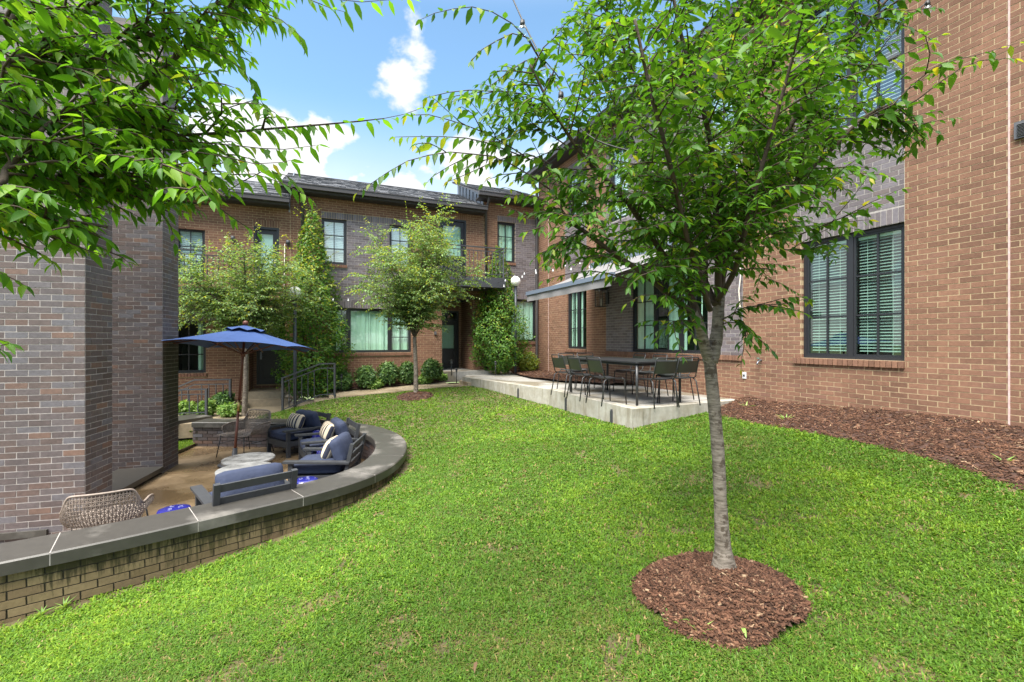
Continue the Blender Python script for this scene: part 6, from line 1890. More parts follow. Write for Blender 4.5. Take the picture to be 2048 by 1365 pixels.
class Foliage:
    def __init__(s): s.P, s.D, s.N, s.S, s.m = [], [], [], [], []
    def add(s, p, d_, n_, size, m=0):
        s.P.append(tuple(p)); s.D.append(tuple(d_)); s.N.append(tuple(n_)); s.S.append(size); s.m.append(m)
    def finish(s, parent, mats, template=LEAF_BIG, n_ind=300, name='foliage'):
        P, D, Nn, S, m = (np.array(x) for x in (s.P, s.D, s.N, s.S, s.m))
        if len(P) == 0: return
        D, B, Nn = leaf_frames(D, Nn)
        tv, tf = template
        ind = np.zeros(len(P), bool)
        if n_ind:
            Y = np.maximum(P[:, 1], 0.05); u = CX + F * P[:, 0] / Y; v = CY - F * P[:, 2] / Y
            vis = (u > 0) & (u < 2048) & (v > 0) & (v < 1365) & (P[:, 1] > 0.3)
            sc = np.where(vis, (S / Y) * (0.35 + np.abs((Nn * P).sum(1)) / np.linalg.norm(P, axis=1)), 0)
            ind[np.argsort(-sc)[:n_ind]] = True; ind &= sc > 0
            protos = {}
            for i in np.where(ind)[0]:
                k = int(m[i])
                if k not in protos:
                    me = bpy.data.meshes.new('leaf'); me.from_pydata([tuple(x) for x in tv], [], [tuple(int(y) for y in f) for f in tf])
                    me.materials.append(mats[k]); me.polygons.foreach_set('use_smooth', [True] * len(tf)); me.update(); protos[k] = me
                o = bpy.data.objects.new('leaf', protos[k])
                R = Matrix((D[i], B[i], Nn[i])).transposed()
                o.location = P[i]; o.rotation_euler = R.to_euler(); o.scale = (S[i],) * 3
                COL.objects.link(o); attach(o, parent, True)
        q = ~ind
        P, D, B, Nn, S, m = P[q], D[q], B[q], Nn[q], S[q], m[q]
        w = NR.uniform(0.85, 1.15, len(P))
        V = P[:, None] + (D[:, None] * tv[None, :, 0:1] + B[:, None] * tv[None, :, 1:2] * w[:, None, None] + Nn[:, None] * tv[None, :, 2:3] * NR.uniform(0.3, 2.2, len(P))[:, None, None]) * S[:, None, None]
        T = (np.arange(len(P))[:, None, None] * len(tv) + tf[None]).reshape(-1, 3)
        np_mesh(name, V.reshape(-1, 3), T, mats, parent, mat_idx=np.repeat(m, len(tf)), smooth=True, kind='stuff')

def rv(sc=1.0): return Vector((RND.gauss(0, sc), RND.gauss(0, sc), RND.gauss(0, sc)))
def spray(fo, tw, P, size, spacing, r0=0.003, taper=0.45, young=0.0, droop=0.45, flat=0.35, skip=0.0):
    """a leafy twig along the polyline P: two ranks of alternate leaves"""
    cv = resample(catmull(P, 6), spacing)
    n = len(cv)
    if n < 2: return
    tw.tube([cv[0]] + cv[1::3] + [cv[-1]] if n > 4 else cv, [r0 * (1 - 0.75 * i / max(1, (len([cv[0]] + cv[1::3] + [cv[-1]]) if n > 4 else n) - 1)) for i in range(len([cv[0]] + cv[1::3] + [cv[-1]]) if n > 4 else n)], 4, cap=False)
    for i in range(n):
        if RND.random() < skip: continue
        t = (cv[min(i + 1, n - 1)] - cv[max(i - 1, 0)]).normalized()
        sd = t.cross(UP)
        if sd.length < 0.2: sd = t.cross(Vector((1, 0.3, 0)))
        sd.normalize(); sd *= 1 if i % 2 else -1
        f = i / max(1, n - 1)
        sz = size * (1 - taper * f ** 1.5) * RND.uniform(0.6, 1.25) * (0.8 if i < 2 else 1)
        d_ = t * RND.uniform(0.25, 0.6) + sd * RND.uniform(0.55, 0.95) - UP * droop * RND.uniform(0.4, 1.4) + rv(0.12)
        nn = UP + rv(flat) + sd * 0.25
        fo.add(cv[i], d_, nn, sz, 1 if RND.random() < young * (0.15 + f ** 2) else 0)
    t = (cv[-1] - cv[-2]).normalized()
    fo.add(cv[-1], t - UP * droop * 0.6, UP + rv(flat), size * (1 - taper) * 0.9, 1 if RND.random() < young else 0)

def grow(fo, tw, p, d_, L_, size, spacing, depth, droop, young, sub_gap=0.11, curl=0.18, up0=0.0):
    """side branch with leafy twigs"""
    pts = [Vector(p)]; d_ = d_.normalized(); k = 5
    for i in range(k):
        d_ = (d_ + rv(0.10) - UP * (curl * (i / k)) + UP * up0).normalized()
        pts.append(pts[-1] + d_ * (L_ / k))
    spray(fo, tw, pts, size, spacing, 0.0035 + 0.002 * depth, 0.4, young, droop)
    if depth > 0:
        cv = resample(pts, sub_gap)
        for i, c in enumerate(cv[1:]):
            t = (cv[min(i + 2, len(cv) - 1)] - cv[i]).normalized()
            sd = t.cross(UP).normalized() if abs(t.z) < 0.95 else Vector((1, 0, 0))
            sg = 1 if i % 2 else -1
            dd = t * RND.uniform(0.5, 0.9) + sd * sg * RND.uniform(0.6, 1.0) + UP * RND.uniform(-0.15, 0.35) + rv(0.12)
            grow(fo, tw, c, dd, L_ * RND.uniform(0.4, 0.65), size, spacing, depth - 1, droop, young, sub_gap, curl)

def limb_path(spec): return [up(u, v, y) for u, v, y in spec]

def along(P, f):
    cv = P; L_ = [0]
    for a, b in zip(cv[:-1], cv[1:]): L_.append(L_[-1] + (b - a).length)
    s_ = f * L_[-1]
    for i in range(len(cv) - 1):
        if L_[i + 1] >= s_:
            return cv[i].lerp(cv[i + 1], (s_ - L_[i]) / max(1e-6, L_[i + 1] - L_[i])), (cv[i + 1] - cv[i]).normalized()
    return cv[-1], (cv[-1] - cv[-2]).normalized()

def limb_obj(tree, P, r0, r1, material, n=8, name='limb'):
    cv = catmull(P, 6)
    rr = [r0 + (r1 - r0) * i / (len(cv) - 1) for i in range(len(cv))]
    rr = [r * RND.uniform(0.94, 1.06) for r in rr]
    MB().tube(cv, rr, n).build(name, material, tree)
    return cv

# ---- foreground tree on the lawn
FT = thing('elm_tree', 'young elm tree with pale banded trunk standing in the mulch mound on the lawn', 'tree', (1.28, 2.75, -1.40))
Y0 = 2.75
trunk = limb_path([(1449, 1150, Y0), (1446, 1100, Y0), (1441, 1010, Y0), (1437, 920, Y0), (1430, 830, Y0), (1424, 770, Y0), (1419, 715, Y0)])
cv = catmull(trunk, 6); rr = [0.0395 - 0.005 * i / len(cv) for i in range(len(cv))]
for i, q in enumerate((0.10, 0.090, 0.080, 0.070, 0.061, 0.055, 0.050, 0.047, 0.045, 0.0435, 0.042)): rr[i] = q
rr[-1] = 0.041; rr[-2] = 0.039
MB().tube(cv, [r * RND.uniform(0.96, 1.04) for r in rr], 14).build('trunk', M['bark'], FT)
forkL = limb_path([(1421, 725, Y0), (1408, 690, 2.72), (1400, 655, 2.68), (1385, 625, 2.6)])
forkR = limb_path([(1422, 725, Y0), (1432, 680, 2.76), (1436, 640, 2.78), (1440, 560, 2.8), (1446, 480, 2.8)])
limb_obj(FT, forkL, 0.036, 0.026, M['bark'], 10, 'fork'); limb_obj(FT, forkR, 0.04, 0.028, M['bark'], 10, 'fork')
LIMBS = [
    ([(1388, 630, 2.62), (1350, 600, 2.55), (1290, 550, 2.45), (1230, 510, 2.4), (1170, 465, 2.35), (1130, 440, 2.32), (1100, 425, 2.3)], 0.021, 0.006),
    ([(1400, 640, 2.68), (1365, 560, 2.6), (1326, 509, 2.55), (1273, 431, 2.45), (1240, 386, 2.4), (1191, 340, 2.35), (1150, 291, 2.3), (1100, 210, 2.25), (1060, 130, 2.2)], 0.02, 0.005),
    ([(1412, 600, 2.74), (1408, 520, 2.82), (1400, 468, 2.9), (1384, 390, 3.0), (1359, 328, 3.05), (1318, 242, 3.1), (1277, 164, 3.15), (1240, 80, 3.2), (1190, -20, 3.3)], 0.02, 0.006),
    ([(1436, 600, 2.76), (1436, 500, 2.62), (1433, 402, 2.5), (1421, 287, 2.4), (1396, 185, 2.3), (1363, 74, 2.25), (1340, -40, 2.2)], 0.02, 0.007),
    ([(1442, 540, 2.8), (1440, 440, 2.88), (1462, 328, 2.95), (1486, 246, 3.0), (1492, 217, 3.0), (1488, 123, 3.1), (1490, 0, 3.2), (1492, -120, 3.3)], 0.024, 0.008),
    ([(1492, 217, 3.0), (1519, 176, 2.95), (1577, 78, 2.85), (1618, 16, 2.8), (1680, -90, 2.7)], 0.014, 0.006),
    ([(1446, 500, 2.8), (1458, 431, 2.75), (1531, 328, 2.6), (1593, 234, 2.5), (1642, 156, 2.45), (1724, 62, 2.4), (1790, -20, 2.35)], 0.021, 0.006),
    ([(1440, 580, 2.78), (1470, 472, 2.65), (1531, 418, 2.55), (1601, 357, 2.45), (1663, 300, 2.4), (1724, 238, 2.35), (1790, 205, 2.3)], 0.02, 0.005),
    ([(1436, 610, 2.76), (1460, 560, 2.95), (1500, 470, 3.2), (1560, 360, 3.4), (1610, 240, 3.6), (1650, 130, 3.8)], 0.018, 0.006),
    ([(1430, 610, 2.76), (1400, 540, 2.95), (1340, 440, 3.2), (1290, 330, 3.4), (1230, 210, 3.5), (1180, 90, 3.6)], 0.018, 0.006),
    ([(1420, 620, 2.70), (1400, 560, 2.5), (1375, 480, 2.3), (1340, 330, 2.1), (1300, 180, 2.0), (1270, 40, 1.95)], 0.018, 0.006),
    ([(1436, 600, 2.72), (1470, 540, 2.5), (1500, 420, 2.25), (1545, 260, 2.1), (1590, 100, 2.0)], 0.018, 0.006),
]
fo, tw = Foliage(), MB()
SZ = 0.077
for li, (spec, r0, r1) in enumerate(LIMBS):
    P = limb_path(spec); cv = limb_obj(FT, P, r0, r1, M['limb'])
    Lt = sum((b - a).length for a, b in zip(cv[:-1], cv[1:]))
    k = int(Lt / 0.033)
    for i in range(k):
        f = (i + RND.random()) / k
        if f < 0.12: continue
        p, t = along(cv, f)
        a = RND.uniform(0, 6.283)
        o1 = t.orthogonal().normalized(); o2 = t.cross(o1)
        side = o1 * math.cos(a) + o2 * math.sin(a)
        dd = t * 0.55 + side + Vector((0, 0, 0.1))
        if p.z < 0.55 and side.z < -0.3: continue
        grow(fo, tw, p, dd, RND.uniform(0.22, 0.46) * (1.1 - 0.35 * f), SZ, 0.026, 1, 0.5, 0.05, 0.085)
# long arching sprays seen against the sky and the wall
SPR = [
    [(1101, 211, 2.3), (1052, 190, 2.25), (1011, 184, 2.2), (964, 183, 2.15), (917, 182, 2.1), (841, 199, 2.05)],
    [(1060, 320, 2.3), (993, 278, 2.25), (949, 258, 2.2), (905, 243, 2.15), (858, 230, 2.1), (810, 232, 2.05)],
    [(1060, 320, 2.3), (1008, 299, 2.25), (955, 281, 2.2), (905, 275, 2.2), (847, 274, 2.15), (788, 275, 2.1)],
    [(1100, 380, 2.3), (1046, 343, 2.25), (993, 316, 2.2), (943, 309, 2.15), (899, 305, 2.1), (817, 322, 2.05), (759, 357, 2.0), (712, 388, 2.0)],
    [(1100, 330, 2.3), (1052, 308, 2.25), (972, 331, 2.2), (929, 352, 2.15), (888, 367, 2.1)],
    [(1085, 130, 2.3), (1046, 67, 2.2), (993, 29, 2.15), (949, 15, 2.1), (905, 19, 2.05), (864, 29, 2.0), (838, 42, 2.0)],
    [(1085, 130, 2.3), (1049, 67, 2.25), (1008, 76, 2.2), (964, 100, 2.15), (938, 128, 2.1)],
    [(1120, 160, 2.3), (1081, 114, 2.25), (1031, 135, 2.2), (993, 164, 2.15), (972, 177, 2.1)],
    [(1260, 560, 2.45), (1190, 543, 2.4), (1130, 550, 2.35), (1075, 566, 2.3)],
    [(1724, 238, 2.35), (1780, 215, 2.3), (1830, 165, 2.25), (1880, 130, 2.2), (1950, 112, 2.2), (2045, 84, 2.15)],
    [(1724, 238, 2.35), (1790, 225, 2.3), (1850, 190, 2.25), (1900, 150, 2.2), (1960, 122, 2.2), (2040, 118, 2.15)],
    [(1445, 640, 2.75), (1500, 612, 2.65), (1550, 612, 2.55), (1600, 600, 2.5), (1625, 610, 2.5)],
    [(1445, 650, 2.75), (1480, 640, 2.7), (1500, 680, 2.65), (1520, 700, 2.62)],
    [(1480, 640, 2.7), (1497, 665, 2.66), (1470, 695, 2.62)],
    [(1600, 470, 2.5), (1650, 450, 2.45), (1700, 430, 2.4), (1748, 412, 2.4)],
    [(1560, 500, 2.55), (1620, 500, 2.5), (1665, 478, 2.45), (1690, 470, 2.42)],
    [(1400, 650, 2.6), (1360, 640, 2.5), (1325, 660, 2.45), (1310, 690, 2.42)],
    [(1400, 640, 2.6), (1345, 600, 2.4), (1290, 590, 2.3), (1250, 610, 2.25)],
    [(1220, 480, 2.4), (1170, 470, 2.3), (1125, 480, 2.25), (1105, 500, 2.2)],
    [(1250, 500, 2.4), (1180, 520, 2.3), (1140, 530, 2.25)],
    [(1180, 460, 2.35), (1130, 430, 2.3), (1085, 400, 2.25), (1045, 388, 2.2), (1015, 398, 2.2)],
    [(1190, 400, 2.35), (1140, 375, 2.3), (1095, 355, 2.25), (1055, 350, 2.2), (1022, 366, 2.2)],
    [(1130, 290, 2.3), (1080, 260, 2.25), (1040, 262, 2.2), (1005, 285, 2.2)],
    [(1700, 20, 2.4), (1760, 40, 2.35), (1810, 30, 2.3), (1840, 20, 2.3)],
    [(1700, 130, 2.4), (1760, 130, 2.35), (1800, 125, 2.3)],
    [(1480, 110, 2.0), (1530, 60, 1.8), (1590, 20, 1.6), (1640, -30, 1.5)],
    [(1380, 150, 2.2), (1330, 185, 2.1), (1270, 172, 2.0), (1200, 190, 1.9), (1150, 205, 1.85)],
]
for i, sp in enumerate(SPR):
    P = limb_path(sp)
    spray(fo, tw, P, 0.088 if i < 9 else 0.095, 0.034, 0.0045, 0.5, 0.5 if i in (3, 4, 8, 9, 10) else 0.2, 0.7, 0.25)
    if i in (0, 1, 3, 9, 11, 12, 14, 15, 16, 17, 18, 19, 20, 21, 22, 23, 24):
        cvv = catmull(P, 6)
        for f in (0.15, 0.3, 0.42, 0.55):
            p, t = along(cvv, f); sd = t.cross(UP).normalized() * RND.choice((-1, 1))
            grow(fo, tw, p, t * 0.8 + sd * 0.7 + rv(0.2), 0.26, 0.08, 0.032, 0, 0.55, 0.15)
tw.build('twigs', M['twig'], FT, kind='stuff')
fo.finish(FT, [M['leaf'], M['leaf_young']], LEAF_FT, 300)
print('foreground leaves', len(fo.P))

# ---- tree at the left edge, reaching over the camera's left
LT = thing('elm_tree', 'tree outside the left edge whose leafy branches hang over the upper left', 'tree', (-2.6, 0.9, z1(-2.6, 0.9)))
tb = Vector((-2.6, 0.9, z1(-2.6, 0.9) - 0.05))
MB().tube(catmull([tb, tb + Vector((0.02, 0, 1.0)), tb + Vector((0.06, 0.05, 1.9)), tb + Vector((0.1, 0.1, 2.6)), tb + Vector((0.05, 0.12, 3.6))], 6), [0.085 - 0.0022 * i for i in range(25)], 12).build('trunk', M['bark'], LT)
a0_ = tb + Vector((0.08, 0.08, 2.2)); a1_ = tb + Vector((0.1, 0.1, 2.6)); a2_ = tb + Vector((0.08, 0.1, 3.1))
YL = 1.5
LL = [
    ([a0_, up(-160, 455, 1.4)] + limb_path([(0, 412, YL), (90, 375, YL), (140, 335, YL), (180, 290, 1.52), (205, 235, 1.55), (270, 185, 1.58), (340, 125, 1.62), (400, 70, 1.66), (475, 0, 1.7), (530, -60, 1.75)]), 0.0175, 0.006),
    (limb_path([(184, 288, 1.52), (240, 288, 1.55), (320, 275, 1.6), (420, 268, 1.65), (560, 257, 1.7), (680, 247, 1.75), (768, 238, 1.8)]), 0.0085, 0.002),
    (limb_path([(100, 380, YL), (182, 352, 1.45), (254, 329, 1.42), (300, 325, 1.4), (380, 350, 1.38), (450, 395, 1.36)]), 0.012, 0.003),
    (limb_path([(100, 386, YL), (182, 372, 1.55), (254, 377, 1.6), (318, 400, 1.65), (432, 411, 1.7)]), 0.010, 0.003),
    ([a1_, up(-150, 330, 1.2)] + limb_path([(0, 215, 1.3), (50, 150, 1.35), (110, 60, 1.4), (200, 0, 1.45), (260, -60, 1.5)]), 0.014, 0.005),
    ([a0_, up(-120, 330, 1.3)] + limb_path([(0, 300, 1.38), (70, 290, 1.4), (140, 292, 1.42), (190, 310, 1.44)]), 0.012, 0.004),
    ([a2_, up(-100, 60, 1.2), up(60, -30, 1.3), up(240, -70, 1.4), up(420, -90, 1.5), up(600, -80, 1.6)], 0.014, 0.006),
    ([a1_, up(-100, 200, 1.15)] + limb_path([(20, 120, 1.25), (120, 110, 1.35), (230, 90, 1.45), (330, 60, 1.52)]), 0.010, 0.003),
    ([a1_, up(-120, 370, 1.1)] + limb_path([(20, 330, 1.2), (110, 240, 1.3), (230, 215, 1.4), (330, 210, 1.5)]), 0.010, 0.003),
    ([a1_, up(-120, 420, 1.2)] + limb_path([(0, 440, 1.28), (80, 440, 1.3), (150, 445, 1.32), (215, 455, 1.34)]), 0.012, 0.004),
]
fo, tw = Foliage(), MB()
for li, (P, r0, r1) in enumerate(LL):
    cv = limb_obj(LT, P, r0, r1, M['limb'])
    Lt = sum((b - a).length for a, b in zip(cv[:-1], cv[1:]))
    k = int(Lt / 0.024)
    for i in range(k):
        f = (i + RND.random()) / k
        p, t = along(cv, f)
        if p.x / max(p.y, 0.05) < -1.35: continue
        sd = t.cross(UP).normalized()
        a = RND.uniform(-0.5, 0.6) + (math.pi if RND.random() < 0.5 else 0)
        side = sd * math.cos(a) + UP * math.sin(a) * 0.5
        dd = t * 0.7 + side * 0.9 + rv(0.15) - UP * 0.1
        if li in (1, 3) and f > 0.75: continue
        L_ = RND.uniform(0.14, 0.26)
        e_ = p + dd.normalized() * L_ * 1.5
        if e_.y < 0.75: continue
        eu, ev = CX + F * e_.x / e_.y, CY - F * e_.z / e_.y
        if ev > 500 or (eu > 300 and ev > 430) or (eu > 600): continue
        grow(fo, tw, p, dd, L_, 0.075, 0.024, 1 if RND.random() < 0.8 else 0, 0.6, 0.04, 0.07, 0.2)
for sp in ([(500, 262, 1.68), (600, 253, 1.72), (700, 246, 1.77), (768, 238, 1.8), (800, 232, 1.82), (850, 215, 1.85)], [(420, 268, 1.65), (520, 259, 1.69), (620, 251, 1.73)], [(300, 325, 1.45), (420, 350, 1.5), (520, 350, 1.55), (600, 385, 1.6), (625, 402, 1.6)],
           [(430, 400, 1.7), (520, 345, 1.7), (570, 350, 1.7), (618, 400, 1.7)], [(400, 250, 1.6), (500, 200, 1.62), (560, 235, 1.62)], [(380, 90, 1.6), (460, 120, 1.6), (505, 165, 1.6), (515, 230, 1.6)],
           [(470, 10, 1.65), (540, 30, 1.62), (590, 60, 1.6), (610, 100, 1.6)], [(560, -60, 1.6), (650, -10, 1.55), (720, 5, 1.5), (820, -5, 1.5)], [(560, -60, 1.6), (620, 0, 1.55), (690, 25, 1.5)],
           [(330, 300, 1.5), (430, 310, 1.5), (520, 330, 1.5), (590, 320, 1.5)], [(330, 280, 1.55), (450, 290, 1.6), (560, 300, 1.6), (640, 290, 1.6)],
           [(0, 700, 1.5), (-20, 690, 1.45), (20, 688, 1.45)], [(-60, 520, 1.4), (0, 545, 1.42), (50, 572, 1.44)], [(-50, 670, 1.5), (0, 680, 1.52), (30, 692, 1.54)],
           [(430, 411, 1.7), (470, 440, 1.7), (520, 470, 1.72)], [(100, 470, 1.3), (170, 500, 1.3), (240, 520, 1.32)], [(300, 400, 1.6), (340, 450, 1.6), (350, 490, 1.6)]):
    spray(fo, tw, limb_path(sp), 0.084, 0.030, 0.003, 0.35, 0.06, 0.6, 0.25)
tw.build('twigs', M['twig'], LT, kind='stuff')
fo.finish(LT, [M['leaf_near'], M['leaf_young']], LEAF_LONG, 300)
print('left leaves', len(fo.P))

# ---- the two small pale trees by the rear houses
def small_tree(label, base, fork_z, crown_c, crown_r, seed, leafn, lean=0.0):
    global RND
    keepR = RND; RND = random.Random(seed)
    t = thing('elm_tree', label, 'tree', tuple(base))
    b = Vector(base); fk = Vector((b.x + lean, b.y, fork_z))
    MB().tube(catmull([b - UP * 0.05, b.lerp(fk, 0.4) + Vector((0.015, 0, 0)), fk], 6), [0.062 - 0.0015 * i for i in range(13)], 10).build('trunk', M['bark'], t)
    fo, tw = Foliage(), MB()
    cc = Vector(crown_c); rx, ry, rz = crown_r
    nl = 13
    for k in range(nl):
        a = k * 2.399 + RND.uniform(-0.3, 0.3); el = math.acos(1 - (k + 0.5) / nl * 1.12)
        dirv = Vector((math.cos(a) * math.sin(el) * rx, math.sin(a) * math.sin(el) * ry, math.cos(el) * rz))
        tip = cc + dirv * RND.uniform(0.85, 1.1)
        mid = fk.lerp(tip, 0.5) + Vector((dirv.x * -0.06, dirv.y * -0.06, 0.12))
        cv = limb_obj(t, [fk, fk.lerp(mid, 0.5) + UP * 0.06, mid, tip], 0.026, 0.006, M['limb'], 6)
        Lt = sum((q - p).length for p, q in zip(cv[:-1], cv[1:]))
        kk = int(Lt / 0.03 * leafn)
        for i in range(kk):
            f = 0.10 + 0.9 * (i + RND.random()) / kk
            p, tt = along(cv, f); a2 = RND.uniform(0, 6.28)
            o1 = tt.orthogonal().normalized(); o2 = tt.cross(o1)
            grow(fo, tw, p, tt * 0.6 + o1 * math.cos(a2) + o2 * math.sin(a2) + UP * 0.1, RND.uniform(0.3, 0.62), 0.092, 0.042, 1, 0.4, 0.08 + 0.3 * f, 0.14, 0.2)
        # long arching tip shoots, yellower
        for q in range(2):
            dd = (dirv.normalized() + rv(0.35) + UP * 0.25)
            grow(fo, tw, tip, dd, RND.uniform(0.5, 0.8), 0.1, 0.04, 0, 0.6, 0.9, 0.2, 0.35)
    tw.build('twigs', M['twig'], t, kind='stuff')
    fo.finish(t, [M['leaf_pale'], M['leaf_young']], LEAF_MID, 0)
    print(label[:20], len(fo.P)); RND = keepR
    return t
b = Vector((-2.39, 11.3, z1(-2.39, 11.3)))
small_tree('pale green elm tree in a small mulch ring before the middle house', b, 0.10, (-2.3, 11.35, 1.30), (1.35, 1.1, 1.85), 5, 1.0, -0.03)
b = Vector((-6.15, 10.45, -1.74))
small_tree('pale green elm tree rising behind the blue umbrella', b, 0.0, (-6.2, 10.75, 0.95), (1.5, 1.1, 1.3), 9, 1.0, 0.05)
def ring2_z(x, y):
    r = np.hypot(x + 2.4, y - 11.25) / 0.45
    return zl(x, y) + 0.08 * np.clip(1 - r ** 2, -0.2, 1) + 0.02 * hash_noise(x, y, 9, 3)
rk = lambda x, y: np.hypot(x + 2.4, y - 11.25) < 0.45
setp(grid_sheet('mulch_mound', -3, -1.8, 10.6, 11.9, 0.05, rk, ring2_z, M['mulchbed'], 'structure'), 'small mulch ring under the pale tree of the middle house')
chips('mulch', sample_in(-3, -1.8, 10.6, 11.9, 900, rk), ring2_z, 0.03, 0.08, 'loose chips on the small mulch ring')

# ---- shrubs
def bush(name, label, cat, base, prof, leaf, n, size, seed, group=None, template=LEAF_MID, up_bias=0.35, young=None, shoots=0, fill=0.7):
    """prof: list of (height, radius); leaves mostly in the outer shell, pointing out"""
    rg = np.random.default_rng(seed); b = Vector(base)
    t = thing(name, label, cat, tuple(b), 0, group)
    hs_ = np.array([p[0] for p in prof]); rs = np.array([p[1] for p in prof])
    H = hs_[-1]
    st = MB()
    for k in range(5):
        a = rg.uniform(0, 6.28); q = rg.uniform(0.3, 0.75) * np.interp(H * 0.6, hs_, rs)
        st.tube([b - UP * 0.05, b + Vector((q * 0.4 * math.cos(a), q * 0.4 * math.sin(a), H * 0.35)), b + Vector((q * math.cos(a), q * math.sin(a), H * 0.72))], [0.018 * max(0.5, H / 2), 0.012, 0.005], 5)
    st.build('stems', M['twig'], t)
    # choose heights with probability ~ radius
    hh = rg.uniform(0, H, n * 4); acc = rg.random(n * 4) < (np.interp(hh, hs_, rs) + 0.02) / (rs.max() + 0.02)
    hh = hh[acc][:n]; m = len(hh)
    a = rg.uniform(0, 6.283, m)
    R = np.interp(hh, hs_, rs)
    lump = 1 + 0.16 * np.sin(3 * a + hh * 3.1 + seed) + 0.12 * np.sin(5 * a - hh * 5.3) + 0.1 * np.sin(9 * a + hh * 11)
    q = np.where(rg.random(m) < fill, rg.uniform(0.82, 1.08, m), rg.uniform(0.25, 0.9, m))
    x, y = R * lump * q * np.cos(a), R * lump * q * np.sin(a)
    fo = Foliage()
    dn = np.gradient(rs, hs_); sl = -np.interp(hh, hs_, dn)
    for i in range(m):
        out = Vector((math.cos(a[i]), math.sin(a[i]), 0))
        nrm = (out + UP * (0.25 + max(-0.6, min(1.5, sl[i])) * 0.6)).normalized()
        d_ = out * rg.uniform(0.2, 1) + UP * rg.normal(up_bias * 0.2, 0.5) + Vector((-out.y, out.x, 0)) * rg.normal(0, 0.8) - UP * 0.25
        fo.add((b.x + x[i], b.y + y[i], b.z + hh[i]), d_, nrm + UP * up_bias + Vector(tuple(rg.normal(0, 0.4, 3))), size * rg.uniform(0.65, 1.2), 1 if (young and rg.random() < 0.05 + 0.35 * (hh[i] / H) ** 2 * (q[i] > 0.8)) else 0)
    tw = MB()
    for k in range(shoots):
        h_ = rg.uniform(0.4, 1.0) * H; a_ = rg.uniform(0, 6.28); r_ = np.interp(h_, hs_, rs) * 0.9
        p = b + Vector((r_ * math.cos(a_), r_ * math.sin(a_), h_)); d2 = Vector((math.cos(a_) * 0.6, math.sin(a_) * 0.6, 0.9)).normalized(); L_ = rg.uniform(0.12, 0.3) * min(1.6, H)
        spray(fo, tw, [p, p + d2 * L_ * 0.5, p + d2 * L_ + Vector((math.cos(a_), math.sin(a_), -0.3)) * L_ * 0.2], size * 0.9, 0.035, 0.003, 0.4, 0.9 if young else 0, 0.4)
    if shoots: tw.build('shoots', M['twig'], t, kind='stuff')
    fo.finish(t, [M[leaf], M[young or leaf]], template, 0)
    return t
bush('hornbeam', 'tall columnar hornbeam against the downpipe left of the curtained window', 'shrub', fb(7.15, 0.62, -1.5),
     [(0, 0.35), (0.25, 0.62), (0.8, 0.80), (1.4, 0.82), (2.0, 0.74), (2.7, 0.58), (3.3, 0.44), (3.9, 0.33), (4.5, 0.22), (5.0, 0.09)], 'leaf_horn', 15000, 0.09, 3, 'columnar hornbeams by the rear houses', young='leaf_young', shoots=60)
bush('hornbeam', 'columnar hornbeam in the corner behind the white globe lamp', 'shrub', fb(1.72, 0.62, -1.0),
     [(0, 0.2), (0.25, 0.55), (0.7, 0.80), (1.2, 0.82), (1.7, 0.70), (2.2, 0.56), (2.8, 0.42), (3.2, 0.3), (3.7, 0.14), (4.0, 0.05)], 'leaf_horn', 12500, 0.088, 4, 'columnar hornbeams by the rear houses', young='leaf_young', shoots=30)
DK = 'dark evergreen shrubs before the middle house'
def shrub_at(name, u, v, z, w, h, leaf, n, size, seed, label, group=None, young=None, shoots=10):
    p = upz(u, v, z); r = w / 2 * 0.82 * p.y / F; H = h * 0.94 * p.y / F
    bush(name, label, 'shrub', p, [(0, r * 0.55), (H * 0.2, r * 0.9), (H * 0.45, r), (H * 0.7, r * 0.86), (H * 0.9, r * 0.5), (H, r * 0.1)], leaf, n, size, seed, group, young=young, shoots=shoots)
shrub_at('shrub', 684, 778, -1.31, 42, 38, 'leaf_shrub', 1870, 0.09, 21, 'dark round shrub nearest the stair railing before the middle house', DK)
shrub_at('shrub', 732, 772, -1.24, 40, 42, 'leaf_shrub', 2040, 0.09, 22, 'dark round shrub second from the stair railing, light tips', DK, 'leaf_pale')
shrub_at('shrub', 777, 766, -1.19, 42, 44, 'leaf_shrub', 2210, 0.09, 23, 'dark round shrub left of the pale tree trunk', DK, 'leaf_pale')
shrub_at('shrub', 815, 762, -1.15, 36, 40, 'leaf_shrub', 1870, 0.09, 24, 'dark shrub directly behind the pale tree trunk', DK, 'leaf_pale')
shrub_at('shrub', 862, 757, -1.08, 42, 40, 'leaf_shrub', 2210, 0.09, 25, 'dark shrub against the wall left of the recessed black door', DK)
LG = 'light green low shrubs before the middle house'
shrub_at('hydrangea', 748, 776, -1.30, 31, 19, 'leaf_hydra', 630, 0.105, 31, 'low light green shrub in front of the second dark shrub', LG, None, 0)
shrub_at('hydrangea', 814, 768, -1.25, 36, 20, 'leaf_hydra', 720, 0.105, 32, 'low light green shrub just left of the pale tree trunk', LG, None, 0)
shrub_at('hydrangea', 848, 765, -1.2, 28, 15, 'leaf_hydra', 570, 0.105, 33, 'low light green shrub just right of the pale tree trunk', LG, None, 0)
shrub_at('hydrangea', 883, 760, -1.16, 21, 11, 'leaf_hydra', 450, 0.105, 34, 'small low green shrub beside the concrete steps', LG, None, 0)
shrub_at('hydrangea', 672, 782, -1.37, 16, 9, 'leaf_hydra', 160, 0.06, 35, 'tiny light green plant at the railing end of the bed', LG, None, 0)
shrub_at('hydrangea', 710, 780, -1.36, 10, 6, 'leaf_hydra', 90, 0.05, 36, 'tiny seedling between two dark shrubs on the bed', LG, None, 0)
shrub_at('shrub', 447, 818, -1.62, 38, 36, 'leaf_shrub', 1530, 0.09, 41, 'dark shrub against the left house behind the low wall', 'shrubs before the left house')
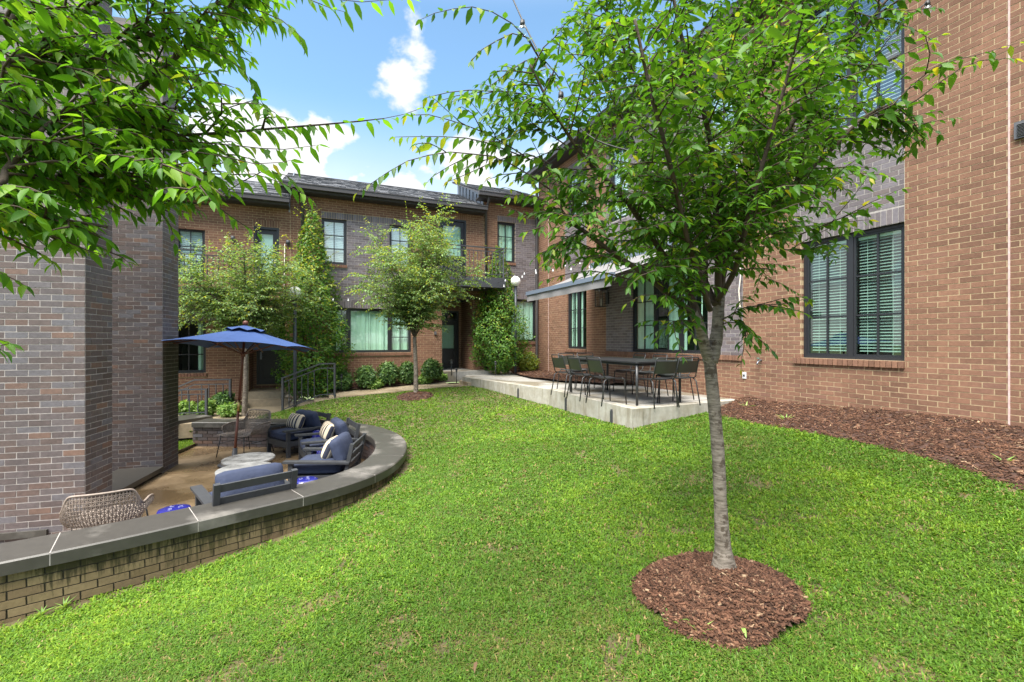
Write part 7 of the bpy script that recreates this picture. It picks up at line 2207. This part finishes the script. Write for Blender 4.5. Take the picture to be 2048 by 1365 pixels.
shrub_at('hydrangea', 458, 829, -1.66, 40, 22, 'leaf_hydra', 690, 0.105, 42, 'light green shrub in front of the left house dark shrub', 'shrubs before the left house', None, 0)
shrub_at('hydrangea', 412, 830, -1.68, 30, 30, 'leaf_hydra', 630, 0.105, 43, 'light green shrub behind the black railing post', 'shrubs before the left house', None, 4)
shrub_at('hydrangea', 375, 830, -1.68, 40, 28, 'leaf_hydra', 630, 0.105, 44, 'light green shrub seen through the black railing bars', 'shrubs before the left house', None, 0)
shrub_at('spirea', 1056, 744, -1.03, 44, 42, 'leaf_gold', 1900, 0.08, 45, 'yellow green feathery shrub beside the corner downpipe', None, 'leaf_pale', 26)

# weeds and fallen leaves on the lawn
def weed(p, label, n=7, L_=0.1):
    t = thing('weed', label, 'weed', tuple(p)); fo = Foliage()
    for k in range(n):
        a = k * 2.4; fo.add((p.x, p.y, p.z), (math.cos(a), math.sin(a), RND.uniform(0.5, 1.3)), (-math.cos(a) * 0.6, -math.sin(a) * 0.6, 1), L_ * RND.uniform(0.7, 1.2))
    fo.finish(t, [M['leaf_hydra']], (LEAF_MID[0] * np.array([1, 0.35, 1]), LEAF_MID[1]), 0, 'blades')
def zb(u, v):
    Y = 3.0
    for _ in range(30):
        X = (u - CX) / F * Y; z = z1(X, Y); Y = -z * F / (v - CY) * 0.6 + Y * 0.4
    return Vector(((u - CX) / F * Y, Y, z1((u - CX) / F * Y, Y)))
for (u, v, lab, L_) in ((1572, 845, 'small light weed growing in the mulch bed by the house wall', 0.14), (1492, 820, 'pale weed at the terrace corner by the tree trunk', 0.16), (128, 1220, 'tall grass weed at the foot of the seat wall, right one', 0.10), (84, 1235, 'grass weed at the foot of the seat wall, left one', 0.09),
                        (1400, 1275, 'weed sprouting on the front of the mulch mound', 0.10), (1345, 1255, 'weed sprouting at the left front of the mulch mound', 0.10), (2010, 935, 'small weed at the right end of the mulch bed', 0.12)):
    weed(zb(u, v) + UP * 0.02, lab, 7, L_)
brown = mat('dry_leaf', (0.10, 0.055, 0.025), 0.8)
green1 = mat('fallen_green_leaf', (0.16, 0.26, 0.05), 0.6)
for (u, v, m_, lab) in ((953, 1347, brown, 'curled brown leaf lying on the lawn near the bottom edge'), (1276, 1292, brown, 'narrow brown leaf on the grass left of the mulch mound'), (1485, 1278, green1, 'fallen green leaf on the front of the mulch mound'), (757, 1332, brown, 'small brown leaf on the lawn at lower left')):
    p = zb(u, v) + UP * 0.06
    mb = MB(); mb.add([tuple(x) for x in LEAF_BIG[0] * np.array([0.06, 0.05, 0.12])], [tuple(int(y) for y in f) for f in LEAF_BIG[1]], 0, True)
    o = mb.build('fallen_leaf', m_); o.location = p; o.rotation_euler = (0.15, 0.1, RND.uniform(0, 6)); setp(o, lab, 'leaf')
